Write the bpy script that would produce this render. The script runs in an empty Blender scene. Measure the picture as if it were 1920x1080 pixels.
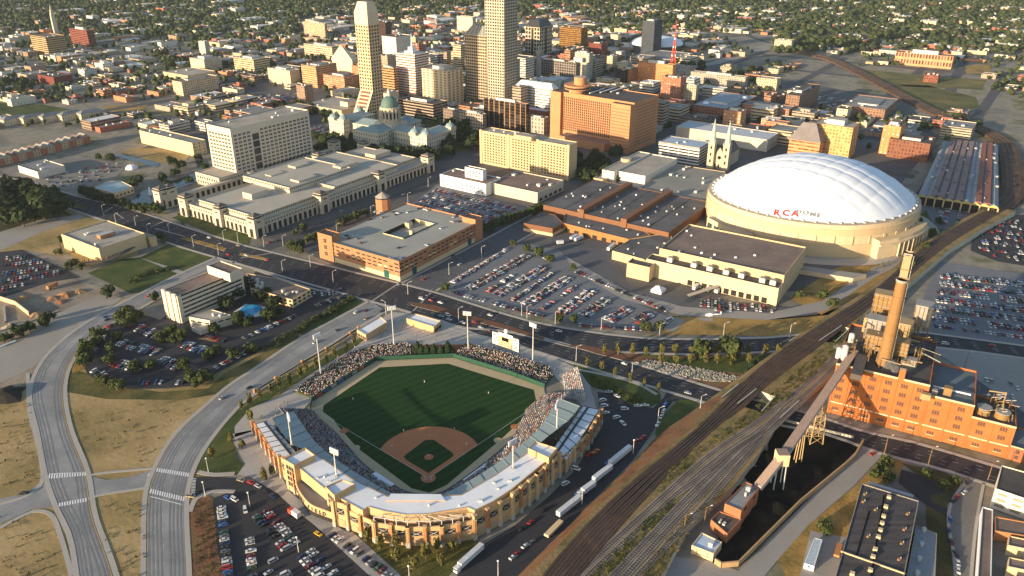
# Aerial view of a downtown at low evening sun: ballpark, domed stadium, power plant, rail yard
SKY_STR, SUN_STR, EXPO = .125, 4.8, 1.0
HAZE = .000028
import bpy, math, random
import numpy as np
from mathutils import Vector, Matrix
rnd = random.Random(7)
col = bpy.context.scene.collection
FL, PITCH, CH = 1500.0, math.radians(25.2), 274.0
GA = math.radians(55.5)                     # direction of the downtown street grid
CG, SG = math.cos(GA), math.sin(GA)
def gp(x, y, z=0.0):
    """world point at height z that lies along the survey sight line (x, y)"""
    dx = (x-960)/FL; dy = (540-y)/FL
    fy = math.cos(PITCH)+dy*math.sin(PITCH); fz = -math.sin(PITCH)+dy*math.cos(PITCH)
    t = (z-CH)/fz
    return (dx*t, fy*t)
def ht(bx, by, ty):
    X, Y = gp(bx, by); k = (540-ty)/FL
    return CH+(k*Y*math.cos(PITCH)-Y*math.sin(PITCH))/(math.cos(PITCH)+k*math.sin(PITCH))
def pj(X, Y, Z=0.0):
    z = Y*math.cos(PITCH)-(Z-CH)*math.sin(PITCH); u = Y*math.sin(PITCH)+(Z-CH)*math.cos(PITCH)
    return 960+FL*X/z, 540-FL*u/z
def pts(L, z=0.0): return [gp(x, y, z) for x, y in L]
def g2w(a, b): return (a*CG-b*SG, a*SG+b*CG)
def w2g(X, Y): return (X*CG+Y*SG, -X*SG+Y*CG)
def area(P): return 0.5*sum(P[i][0]*P[(i+1) % len(P)][1]-P[(i+1) % len(P)][0]*P[i][1] for i in range(len(P)))
def ccw(P): return list(P) if area(P) > 0 else list(P)[::-1]
def inside(P, x, y):
    c = False; j = len(P)-1
    for i in range(len(P)):
        xi, yi = P[i][0], P[i][1]; xj, yj = P[j][0], P[j][1]
        if (yi > y) != (yj > y) and x < (xj-xi)*(y-yi)/(yj-yi)+xi: c = not c
        j = i
    return c
# ---------------------------------------------------------------- materials
_M = {}
def _nt(name):
    m = bpy.data.materials.new(name); m.use_nodes = True
    nt = m.node_tree; b = nt.nodes['Principled BSDF']; return m, nt, b
def _math(nt, op, a, b=None, c=None):
    n = nt.nodes.new('ShaderNodeMath'); n.operation = op
    for i, v in enumerate((a, b, c)):
        if v is None: continue
        if isinstance(v, (int, float)): n.inputs[i].default_value = v
        else: nt.links.new(v, n.inputs[i])
    return n.outputs[0]
def _mix(nt, f, a, b, mode='MIX'):
    n = nt.nodes.new('ShaderNodeMix'); n.data_type = 'RGBA'; n.blend_type = mode
    for k, v in ((0, f), (6, a), (7, b)):
        if isinstance(v, (int, float)): n.inputs[k].default_value = v
        elif isinstance(v, tuple): n.inputs[k].default_value = v if len(v) == 4 else (*v, 1)
        else: nt.links.new(v, n.inputs[k])
    return n.outputs[2]
def _noise(nt, scale, detail=3, rough=.55, stretch=None, rot=0):
    g = nt.nodes.new('ShaderNodeNewGeometry'); src = g.outputs['Position']
    if stretch or rot:
        mp = nt.nodes.new('ShaderNodeMapping'); mp.inputs['Rotation'].default_value = (0, 0, rot)
        mp.inputs['Scale'].default_value = stretch or (1, 1, 1); mp.vector_type = 'POINT'
        nt.links.new(src, mp.inputs[0]); src = mp.outputs[0]
    n = nt.nodes.new('ShaderNodeTexNoise'); n.inputs['Scale'].default_value = scale
    n.inputs['Detail'].default_value = detail; n.inputs['Roughness'].default_value = rough
    nt.links.new(src, n.inputs['Vector']); return n.outputs['Fac']
def _ramp(nt, f, stops):
    r = nt.nodes.new('ShaderNodeValToRGB'); e = r.color_ramp.elements
    while len(e) < len(stops): e.new(.5)
    for k, (p, c) in enumerate(stops):
        e[k].position = p; e[k].color = (*c, 1)
    nt.links.new(f, r.inputs[0]); return r.outputs[0]
def mat(c, rough=.85, s1=.05, a1=.35, s2=.9, a2=.3, metal=0, spec=.3, bump=0):
    """weathered paint / stone / asphalt: base colour with broad stains and fine mottling"""
    k = ('m', c, rough, s1, a1, s2, a2, metal, bump)
    if k in _M: return _M[k]
    m, nt, b = _nt('surface')
    n1 = _noise(nt, s1, 4); n2 = _noise(nt, s2, 3)
    f = _math(nt, 'ADD', _math(nt, 'MULTIPLY_ADD', n1, a1*2, 1-a1), _math(nt, 'MULTIPLY_ADD', n2, a2*2, -a2))
    v = nt.nodes.new('ShaderNodeCombineColor')
    for i in range(3): nt.links.new(f, v.inputs[i])
    nt.links.new(_mix(nt, 1.0, c, v.outputs[0], 'MULTIPLY'), b.inputs['Base Color'])
    b.inputs['Roughness'].default_value = rough; b.inputs['Metallic'].default_value = metal
    b.inputs['Specular IOR Level'].default_value = spec
    if bump:
        bn = nt.nodes.new('ShaderNodeBump'); bn.inputs['Distance'].default_value = bump; nt.links.new(n2, bn.inputs['Height'])
        nt.links.new(bn.outputs[0], b.inputs['Normal'])
    _M[k] = m; return m
def ramp_mat(stops, scale, rough=.95, detail=6, scale2=None, amt2=.3, stretch=None, rot=0, rgh=.6, bump=0):
    k = ('r', tuple(stops), scale, scale2, amt2, stretch, rot)
    if k in _M: return _M[k]
    m, nt, b = _nt('surface')
    n = _noise(nt, scale, detail, rgh, stretch, rot); c = _ramp(nt, n, stops)
    if scale2:
        n2 = _noise(nt, scale2, 3); v = _math(nt, 'MULTIPLY_ADD', n2, amt2*2, 1-amt2)
        w = nt.nodes.new('ShaderNodeCombineColor')
        for i in range(3): nt.links.new(v, w.inputs[i])
        c = _mix(nt, 1.0, c, w.outputs[0], 'MULTIPLY')
    nt.links.new(c, b.inputs['Base Color']); b.inputs['Roughness'].default_value = rough
    b.inputs['Specular IOR Level'].default_value = .2
    if bump:
        bn = nt.nodes.new('ShaderNodeBump'); bn.inputs['Distance'].default_value = bump; bn.inputs['Strength'].default_value = .7
        nt.links.new(_noise(nt, scale2 or 1, 4), bn.inputs['Height']); nt.links.new(bn.outputs[0], b.inputs['Normal'])
    _M[k] = m; return m
def glass(c=(.02, .025, .03), rough=.12, metal=0.0):
    k = ('g', c, rough, metal)
    if k in _M: return _M[k]
    m, nt, b = _nt('glass')
    b.inputs['Base Color'].default_value = (*c, 1); b.inputs['Roughness'].default_value = rough
    b.inputs['Metallic'].default_value = metal; b.inputs['Specular IOR Level'].default_value = .6
    _M[k] = m; return m
def fac(wall, gl=(.03, .035, .04), px=4.0, pz=3.6, fx=.5, fz=.5, rg=.25, base=0.0, pair=False, amt=.22, mt=0.0):
    """wall with rows of windows, measured in metres along the wall (u) and up (v)"""
    k = ('f', wall, gl, px, pz, fx, fz, rg, base, pair, mt)
    if k in _M: return _M[k]
    m, nt, b = _nt('facade')
    uv = nt.nodes.new('ShaderNodeUVMap'); sp = nt.nodes.new('ShaderNodeSeparateXYZ'); nt.links.new(uv.outputs[0], sp.inputs[0])
    U, V = sp.outputs[0], sp.outputs[1]
    cu = _math(nt, 'DIVIDE', U, px); cv = _math(nt, 'DIVIDE', _math(nt, 'SUBTRACT', V, base), pz)
    fu = _math(nt, 'FRACT', cu); fv = _math(nt, 'FRACT', cv)
    def band(x, w): return _math(nt, 'LESS_THAN', _math(nt, 'ABSOLUTE', _math(nt, 'SUBTRACT', x, .5)), w/2)
    mk = _math(nt, 'MULTIPLY', band(fu, fx) if fx < 1 else 1.0, band(fv, fz) if fz < 1 else 1.0)
    if pair: mk = _math(nt, 'MULTIPLY', mk, _math(nt, 'GREATER_THAN', _math(nt, 'ABSOLUTE', _math(nt, 'SUBTRACT', fu, .5)), fx*.09))
    mk = _math(nt, 'MULTIPLY', mk, _math(nt, 'GREATER_THAN', cv, 0))
    wn = nt.nodes.new('ShaderNodeTexWhiteNoise'); wn.noise_dimensions = '2D'
    cb = nt.nodes.new('ShaderNodeCombineXYZ'); nt.links.new(_math(nt, 'FLOOR', cu), cb.inputs[0]); nt.links.new(_math(nt, 'FLOOR', cv), cb.inputs[1])
    nt.links.new(cb.outputs[0], wn.inputs['Vector'])
    gv = _math(nt, 'MULTIPLY_ADD', _math(nt, 'POWER', wn.outputs['Value'], 3), 2.2, .6)
    w = nt.nodes.new('ShaderNodeCombineColor')
    for i in range(3): nt.links.new(gv, w.inputs[i])
    gcol = _mix(nt, 1.0, gl, w.outputs[0], 'MULTIPLY')
    n1 = _noise(nt, .08, 4); v = _math(nt, 'MULTIPLY_ADD', n1, amt*2, 1-amt)
    n2 = _noise(nt, 1.2, 2); v = _math(nt, 'MULTIPLY', v, _math(nt, 'MULTIPLY_ADD', n2, .3, .85))
    w2 = nt.nodes.new('ShaderNodeCombineColor')
    for i in range(3): nt.links.new(v, w2.inputs[i])
    wc = _mix(nt, 1.0, wall, w2.outputs[0], 'MULTIPLY')
    nt.links.new(_mix(nt, mk, wc, gcol), b.inputs['Base Color'])
    nt.links.new(_math(nt, 'MULTIPLY_ADD', mk, rg-.8, .8), b.inputs['Roughness'])
    if mt: nt.links.new(_math(nt, 'MULTIPLY', mk, mt), b.inputs['Metallic'])
    b.inputs['Specular IOR Level'].default_value = .35
    m['px'] = px; m['pz'] = pz
    _M[k] = m; return m
def vcol(rough=.8, spec=.3):
    k = ('v', rough, spec)
    if k in _M: return _M[k]
    m, nt, b = _nt('painted')
    a = nt.nodes.new('ShaderNodeVertexColor'); a.layer_name = 'Col'
    nt.links.new(a.outputs[0], b.inputs['Base Color']); b.inputs['Roughness'].default_value = rough
    b.inputs['Specular IOR Level'].default_value = spec
    _M[k] = m; return m
# ---------------------------------------------------------------- mesh builder
class MB:
    def __init__(s): s.v = []; s.f = []; s.m = []; s.uv = []; s.c = []; s.mats = []
    def mi(s, m):
        if m not in s.mats: s.mats.append(m)
        return s.mats.index(m)
    def face(s, P, m, uv=None, c=None):
        n = len(s.v); s.v += [tuple(p) for p in P]; s.f.append(list(range(n, n+len(P)))); s.m.append(s.mi(m))
        s.uv.append(uv or [(p[0], p[1]) for p in P]); s.c.append(c)
        return s
    def prism(s, P, z0, z1, ms, mt=None, top=True, bot=False, c=None):
        P = ccw(P); n = len(P); px = ms.get('px', 0) if ms else 0; pz = ms.get('pz', 0) if ms else 0
        H = z1-z0 if not callable(z1) else 0
        vh = max(1, round(H/pz))*pz if pz else H
        for i in range(n):
            a, b = P[i], P[(i+1) % n]; L = math.hypot(b[0]-a[0], b[1]-a[1])
            if L < 1e-6: continue
            u = max(1, round(L/px))*px if px else L
            s.face([(a[0], a[1], z0), (b[0], b[1], z0), (b[0], b[1], z1), (a[0], a[1], z1)], ms, [(0, 0), (u, 0), (u, vh), (0, vh)], c)
        if top: s.face([(p[0], p[1], z1) for p in P], mt or ms, None, c)
        if bot: s.face([(p[0], p[1], z0) for p in P[::-1]], mt or ms, None, c)
        return s
    def rect(s, cx, cy, z0, l, w, h, ang, ms, mt=None, c=None, bot=False):
        ca, sa = math.cos(ang), math.sin(ang)
        P = [(cx+ca*x*l/2-sa*y*w/2, cy+sa*x*l/2+ca*y*w/2) for x, y in ((-1, -1), (1, -1), (1, 1), (-1, 1))]
        return s.prism(P, z0, z0+h, ms, mt, c=c, bot=bot)
    def sheet(s, P, z, m, c=None):
        P = ccw(P); return s.face([(p[0], p[1], z) for p in P], m, None, c)
    def beam(s, p, q, w, m, h=None, n=4, c=None):
        p, q = Vector(p), Vector(q); d = (q-p).normalized(); h = h or w
        r = d.cross(Vector((0, 0, 1)));
        if r.length < 1e-3: r = Vector((1, 0, 0))
        r.normalize(); u = r.cross(d)
        if n == 4: o = [(-w/2, -h/2), (w/2, -h/2), (w/2, h/2), (-w/2, h/2)]
        else: o = [(w/2*math.cos(2*math.pi*i/n), h/2*math.sin(2*math.pi*i/n)) for i in range(n)]
        A = [p+r*x+u*y for x, y in o]; B = [q+r*x+u*y for x, y in o]
        for i in range(n):
            j = (i+1) % n; s.face([A[i], A[j], B[j], B[i]], m, None, c)
        s.face(A[::-1], m, None, c); s.face(B, m, None, c); return s
    def cyl(s, x, y, z0, z1, r0, r1, m, n=12, top=None, c=None, cap=True, e=1.0, ang=0):
        px = m.get('px', 0); ca, sa = math.cos(ang), math.sin(ang)
        U = 2*math.pi*r0; U = max(1, round(U/px))*px if px else U
        def q(r, i):
            t = 2*math.pi*i/n; X, Y = r*math.cos(t), r*math.sin(t)*e; return (x+X*ca-Y*sa, y+X*sa+Y*ca)
        for i in range(n):
            a, b = q(r0, i), q(r0, i+1)
            if r1 > 1e-4:
                d, e_ = q(r1, i), q(r1, i+1)
                s.face([(*a, z0), (*b, z0), (*e_, z1), (*d, z1)], m, [(U*i/n, 0), (U*(i+1)/n, 0), (U*(i+1)/n, z1-z0), (U*i/n, z1-z0)], c)
            else: s.face([(*a, z0), (*b, z0), (x, y, z1)], m, None, c)
        if cap and r1 > 1e-4: s.face([(*q(r1, i), z1) for i in range(n)], top or m, None, c)
        return s
    def dome(s, x, y, z, r, h, m, n=16, k=6, c=None, p=1.0):
        for j in range(k):
            t0, t1 = math.pi/2*j/k, math.pi/2*(j+1)/k
            s.cyl(x, y, z+h*math.sin(t0)**p, z+h*math.sin(t1)**p, r*math.cos(t0), r*math.cos(t1) if j < k-1 else 0, m, n, cap=False, c=c)
        return s
    def ridge(s, P, z0, z1, m, inset=None):
        """hip / gable roof over a rectangle P (4 points, ccw), ridge along the longer side"""
        P = ccw(P)
        if math.dist(P[0], P[1]) < math.dist(P[1], P[2]): P = P[1:]+P[:1]
        a = Vector((*P[0], z0)); b = Vector((*P[1], z0)); c = Vector((*P[2], z0)); d = Vector((*P[3], z0))
        w = (d-a).length; L = (b-a).length; ins = (w/2 if inset is None else inset)/L
        e = (a+d)/2; f = (b+c)/2; r0 = e.lerp(f, ins); r1 = e.lerp(f, 1-ins); r0.z = r1.z = z1
        for F in ((a, b, r1, r0), (c, d, r0, r1), (b, c, r1), (d, a, r0)): s.face(F, m)
        return s
    def build(s, name, parent=None, origin=None, smooth=False, link=True):
        me = bpy.data.meshes.new(name); o = origin or (0, 0, 0)
        if parent is not None and origin is None: o = tuple(parent.get('_o', parent.matrix_basis.translation))
        nv = len(s.v)
        if nv == 0: raise ValueError('empty '+name)
        V = np.array(s.v, dtype=np.float64)-np.array(o)
        me.vertices.add(nv); me.vertices.foreach_set('co', V.astype(np.float32).ravel())
        ls = np.array([len(f) for f in s.f]); nl = int(ls.sum())
        me.loops.add(nl); me.loops.foreach_set('vertex_index', np.concatenate([np.array(f) for f in s.f]))
        me.polygons.add(len(ls)); me.polygons.foreach_set('loop_start', np.concatenate([[0], np.cumsum(ls)[:-1]]))
        me.polygons.foreach_set('loop_total', ls); me.polygons.foreach_set('material_index', np.array(s.m))
        if smooth: me.polygons.foreach_set('use_smooth', np.ones(len(ls), dtype=bool))
        uv = me.uv_layers.new(name='UVMap'); uv.data.foreach_set('uv', np.array([q for f in s.uv for q in f], dtype=np.float32).ravel())
        if any(c is not None for c in s.c):
            ca = me.color_attributes.new('Col', 'FLOAT_COLOR', 'CORNER')
            A = np.concatenate([np.tile(np.array([*(c or (.5, .5, .5)), 1.0]), (l, 1)) for c, l in zip(s.c, ls)])
            ca.data.foreach_set('color', A.astype(np.float32).ravel())
        for m in s.mats: me.materials.append(m)
        me.update(calc_edges=True)
        if smooth: me.validate()
        ob = bpy.data.objects.new(name, me)
        if link: col.objects.link(ob)
        if parent is not None: ob.parent = parent
        else: ob.location = o
        return ob
def tag(o, label=None, cat=None, group=None, kind=None):
    if label: o['label'] = label
    if cat: o['category'] = cat
    if group: o['group'] = group
    if kind: o['kind'] = kind
    return o
def thing(name, label, cat, loc=(0, 0, 0), rz=0, group=None):
    o = bpy.data.objects.new(name, None); col.objects.link(o); o.empty_display_size = .5
    o.location = loc if len(loc) == 3 else (*loc, 0); o.rotation_euler = (0, 0, rz)
    return tag(o, label, cat, group)
def struct(o): o['kind'] = 'structure'; return o
def copytree(o, parent=None):
    c = o.copy(); col.objects.link(c)
    if parent is not None: c.parent = parent
    for ch in list(o.children): copytree(ch, c)
    return c
# labels that must single out: things registered here get an ordinal from left to right among equals
_auto = []
ORD = ('leftmost second third fourth fifth sixth seventh eighth ninth tenth eleventh twelfth thirteenth fourteenth fifteenth sixteenth '
       'seventeenth eighteenth nineteenth').split()
TENS = 'twent thirt fort fift sixt sevent eight ninet'.split()
def ordinal(i):
    if i < 19: return ORD[i] if i == 0 else ORD[i]+' from left'
    n = i+1; t = TENS[n//10-2]
    return (t+'ieth' if n % 10 == 0 else t+'y-'+('first' if n % 10 == 1 else ORD[n % 10-1]))+' from left'
def auto(o, base, x, y): _auto.append((o, base, pj(x, y)[0])); return o
def finish_labels():
    d = {}
    for o, b, x in _auto: d.setdefault(b, []).append((x, o))
    for b, L in d.items():
        L.sort(key=lambda t: t[0])
        if len(L) == 1: L[0][1]['label'] = b; continue
        for i, (x, o) in enumerate(L): o['label'] = b+', '+ordinal(i)
# occupied footprints in grid coordinates
OCC = []
def occ(P, pad=2):
    G = [w2g(*p[:2]) for p in P]; OCC.append((min(g[0] for g in G)-pad, max(g[0] for g in G)+pad, min(g[1] for g in G)-pad, max(g[1] for g in G)+pad))
def free(P, pad=2):
    G = [w2g(*p[:2]) for p in P]; a0, a1, b0, b1 = min(g[0] for g in G)-pad, max(g[0] for g in G)+pad, min(g[1] for g in G)-pad, max(g[1] for g in G)+pad
    return not any(a0 < o[1] and a1 > o[0] and b0 < o[3] and b1 > o[2] for o in OCC)
# ---------------------------------------------------------------- palette
C_CONC = mat((.30, .285, .26), s1=.03, a1=.2, s2=.5, a2=.15)
C_WALK = mat((.40, .375, .335), s1=.05, a1=.15, s2=.7, a2=.12)
C_ASPH = mat((.035, .036, .042), s1=.04, a1=.3, s2=.6, a2=.2)
C_ASPH2 = mat((.095, .10, .11), s1=.03, a1=.3, s2=.5, a2=.2)
C_ROAD = ramp_mat([(.3, (.19, .195, .20)), (.5, (.26, .265, .265)), (.7, (.34, .34, .33))], .04, scale2=.6, amt2=.15)
C_LOT = mat((.155, .165, .18), s1=.02, a1=.3, s2=.3, a2=.18)
C_WHITE = mat((.75, .75, .73), s1=.5, a1=.15, s2=2, a2=.1)
C_YEL = mat((.65, .42, .05))
C_LAWN = ramp_mat([(.3, (.035, .055, .014)), (.5, (.06, .085, .022)), (.68, (.13, .125, .04))], .05, scale2=.9, amt2=.35, bump=.3)
C_DRY = ramp_mat([(.28, (.12, .115, .045)), (.42, (.28, .205, .085)), (.55, (.37, .265, .12)), (.72, (.44, .335, .17))], .022, scale2=.35, amt2=.25, bump=.3)
C_OCHRE = ramp_mat([(.3, (.10, .095, .03)), (.5, (.32, .20, .06)), (.7, (.42, .28, .09))], .05, scale2=.5, amt2=.35, bump=.4)
C_MULCH = ramp_mat([(.3, (.09, .055, .03)), (.5, (.20, .10, .05)), (.7, (.16, .13, .06))], .08, scale2=.9, amt2=.4, bump=.4)
C_DIRT = ramp_mat([(.3, (.16, .13, .10)), (.5, (.27, .225, .17)), (.7, (.36, .31, .24))], .03, scale2=.4, amt2=.3, bump=.3)
C_BALL = ramp_mat([(.3, (.045, .028, .022)), (.55, (.10, .06, .04)), (.75, (.17, .105, .07))], .12, scale2=1.2, amt2=.4)
C_BALL2 = ramp_mat([(.3, (.17, .15, .13)), (.5, (.25, .215, .18)), (.7, (.36, .31, .26))], .1, scale2=1.2, amt2=.4)
C_STEEL = mat((.22, .16, .13), rough=.5, metal=.5)
C_COAL = ramp_mat([(.3, (.006, .006, .006)), (.6, (.014, .013, .012)), (.8, (.035, .028, .02))], .05, scale2=.5, amt2=.5, bump=.8)
C_COAL.node_tree.nodes['Principled BSDF'].inputs['Specular IOR Level'].default_value = 0
def smooth(L, n=4, closed=False):
    if len(L) < 3: return L
    out = []; N = len(L)
    for i in range(N if closed else N-1):
        p0 = L[(i-1) % N] if closed or i > 0 else L[0]; p1 = L[i]; p2 = L[(i+1) % N]; p3 = L[(i+2) % N] if closed or i+2 < N else L[-1]
        for k in range(n):
            t = k/n
            out.append(tuple(.5*((2*p1[d])+(-p0[d]+p2[d])*t+(2*p0[d]-5*p1[d]+4*p2[d]-p3[d])*t*t+(-p0[d]+3*p1[d]-3*p2[d]+p3[d])*t**3) for d in (0, 1)))
    if not closed: out.append(L[-1])
    return out
def offs(L, o):
    out = []
    for i, p in enumerate(L):
        a = L[max(0, i-1)]; b = L[min(len(L)-1, i+1)]; d = (b[0]-a[0], b[1]-a[1]); l = math.hypot(*d) or 1
        out.append((p[0]-d[1]/l*o, p[1]+d[0]/l*o))
    return out
def ribbon(mb, L, o0, o1, z, m, z0=None, c=None):
    A, B = offs(L, o0), offs(L, o1)
    for i in range(len(L)-1):
        mb.face([(*A[i], z), (*B[i], z), (*B[i+1], z), (*A[i+1], z)] if o1 < o0 else [(*B[i], z), (*A[i], z), (*A[i+1], z), (*B[i+1], z)], m, None, c)
        if z0 is not None:
            for E in (A, B): mb.face([(*E[i], z0), (*E[i+1], z0), (*E[i+1], z), (*E[i], z)], m, None, c)
def between(mb, A, B, z, m):
    """sheet between two edge lines of equal length"""
    for i in range(len(A)-1): mb.face([(*A[i], z), (*B[i], z), (*B[i+1], z), (*A[i+1], z)], m)
def resample(L, n):
    d = [0]
    for a, b in zip(L, L[1:]): d.append(d[-1]+math.dist(a, b))
    out = []; j = 0
    for k in range(n):
        t = d[-1]*k/(n-1)
        while j < len(d)-2 and d[j+1] < t: j += 1
        u = (t-d[j])/max(1e-9, d[j+1]-d[j]); out.append(tuple(L[j][q]+(L[j+1][q]-L[j][q])*u for q in range(len(L[0]))))
    return out
def sheet_obj(name, Pl, z, m, n=0):
    W = pts(Pl); W = smooth(W, n, True) if n else W
    return struct(MB().sheet(W, z, m).build(name))
def road(name, Lp, Rp, z, m, walks=True, ns=4, ww=2.6):
    A = resample(smooth(pts(Lp), ns), 40); B = resample(smooth(pts(Rp), ns), 40)
    mb = MB(); between(mb, A, B, z, m); struct(mb.build(name))
    if walks:
        w = MB(); ribbon(w, A, .15, ww, .14, C_WALK, 0); ribbon(w, B, -.15, -ww, .14, C_WALK, 0); struct(w.build('sidewalk'))
    return A, B
MARK = MB()
def dashes(L, o, z, on=3, off=9, w=.13, m=None, solid=False):
    L = offs(L, o); D = [0]
    for a, b in zip(L, L[1:]): D.append(D[-1]+math.dist(a, b))
    def at(t):
        for i in range(len(D)-1):
            if D[i+1] >= t:
                u = (t-D[i])/max(1e-6, D[i+1]-D[i]); return (L[i][0]+(L[i+1][0]-L[i][0])*u, L[i][1]+(L[i+1][1]-L[i][1])*u)
        return L[-1]
    t = 0
    while t < D[-1]:
        e = min(D[-1], t+(on if not solid else 8)); ribbon(MARK, [at(t), at(e)], -w/2, w/2, z, m or C_WHITE); t += on+off if not solid else 8
def lerp2(A, B, t): return [(a[0]+(b[0]-a[0])*t, a[1]+(b[1]-a[1])*t) for a, b in zip(A, B)]
# ---------------------------------------------------------------- ground sheets
C_CITY = ramp_mat([(.3, (.10, .10, .09)), (.44, (.19, .18, .15)), (.54, (.27, .24, .19)), (.62, (.15, .15, .08)), (.75, (.08, .09, .035))], .012, scale2=.12, amt2=.4)
C_SUB = ramp_mat([(.3, (.025, .038, .014)), (.5, (.05, .062, .025)), (.64, (.10, .10, .05)), (.8, (.18, .16, .11))], .006, scale2=.05, amt2=.5)
mb = MB(); N = 24; X0, X1, Y0, Y1 = -9000, 9000, -600, 16000
mb.face([(X0, Y0, -.3), (X1, Y0, -.3), (X1, Y1, -.3), (X0, Y1, -.3)], C_SUB); struct(mb.build('ground'))
sheet_obj('city_ground', [(-600, 1400), (-260, 300), (-160, 110), (300, 70), (620, 30), (1000, 22), (1500, 30), (2200, 30), (2300, 300), (2100, 1400)], -.2, C_CITY)
DT = [(380, 385), (520, 320), (300, 250), (420, 150), (640, 95), (1000, 40), (1290, 70), (1420, 140), (1700, 190), (1760, 260), (1700, 330), (1560, 540), (1300, 560), (740, 545), (470, 430)]
sheet_obj('downtown_pavement', DT, -.12, mat((.10, .10, .10), s1=.02, a1=.4, s2=.3, a2=.3))
sheet_obj('dry_field', [(-300, 1300), (-500, 700), (-120, 560), (60, 560), (250, 560), (330, 640), (560, 600), (640, 640), (500, 800), (380, 900), (420, 1000), (520, 1300)], -.1, C_DRY)
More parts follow.
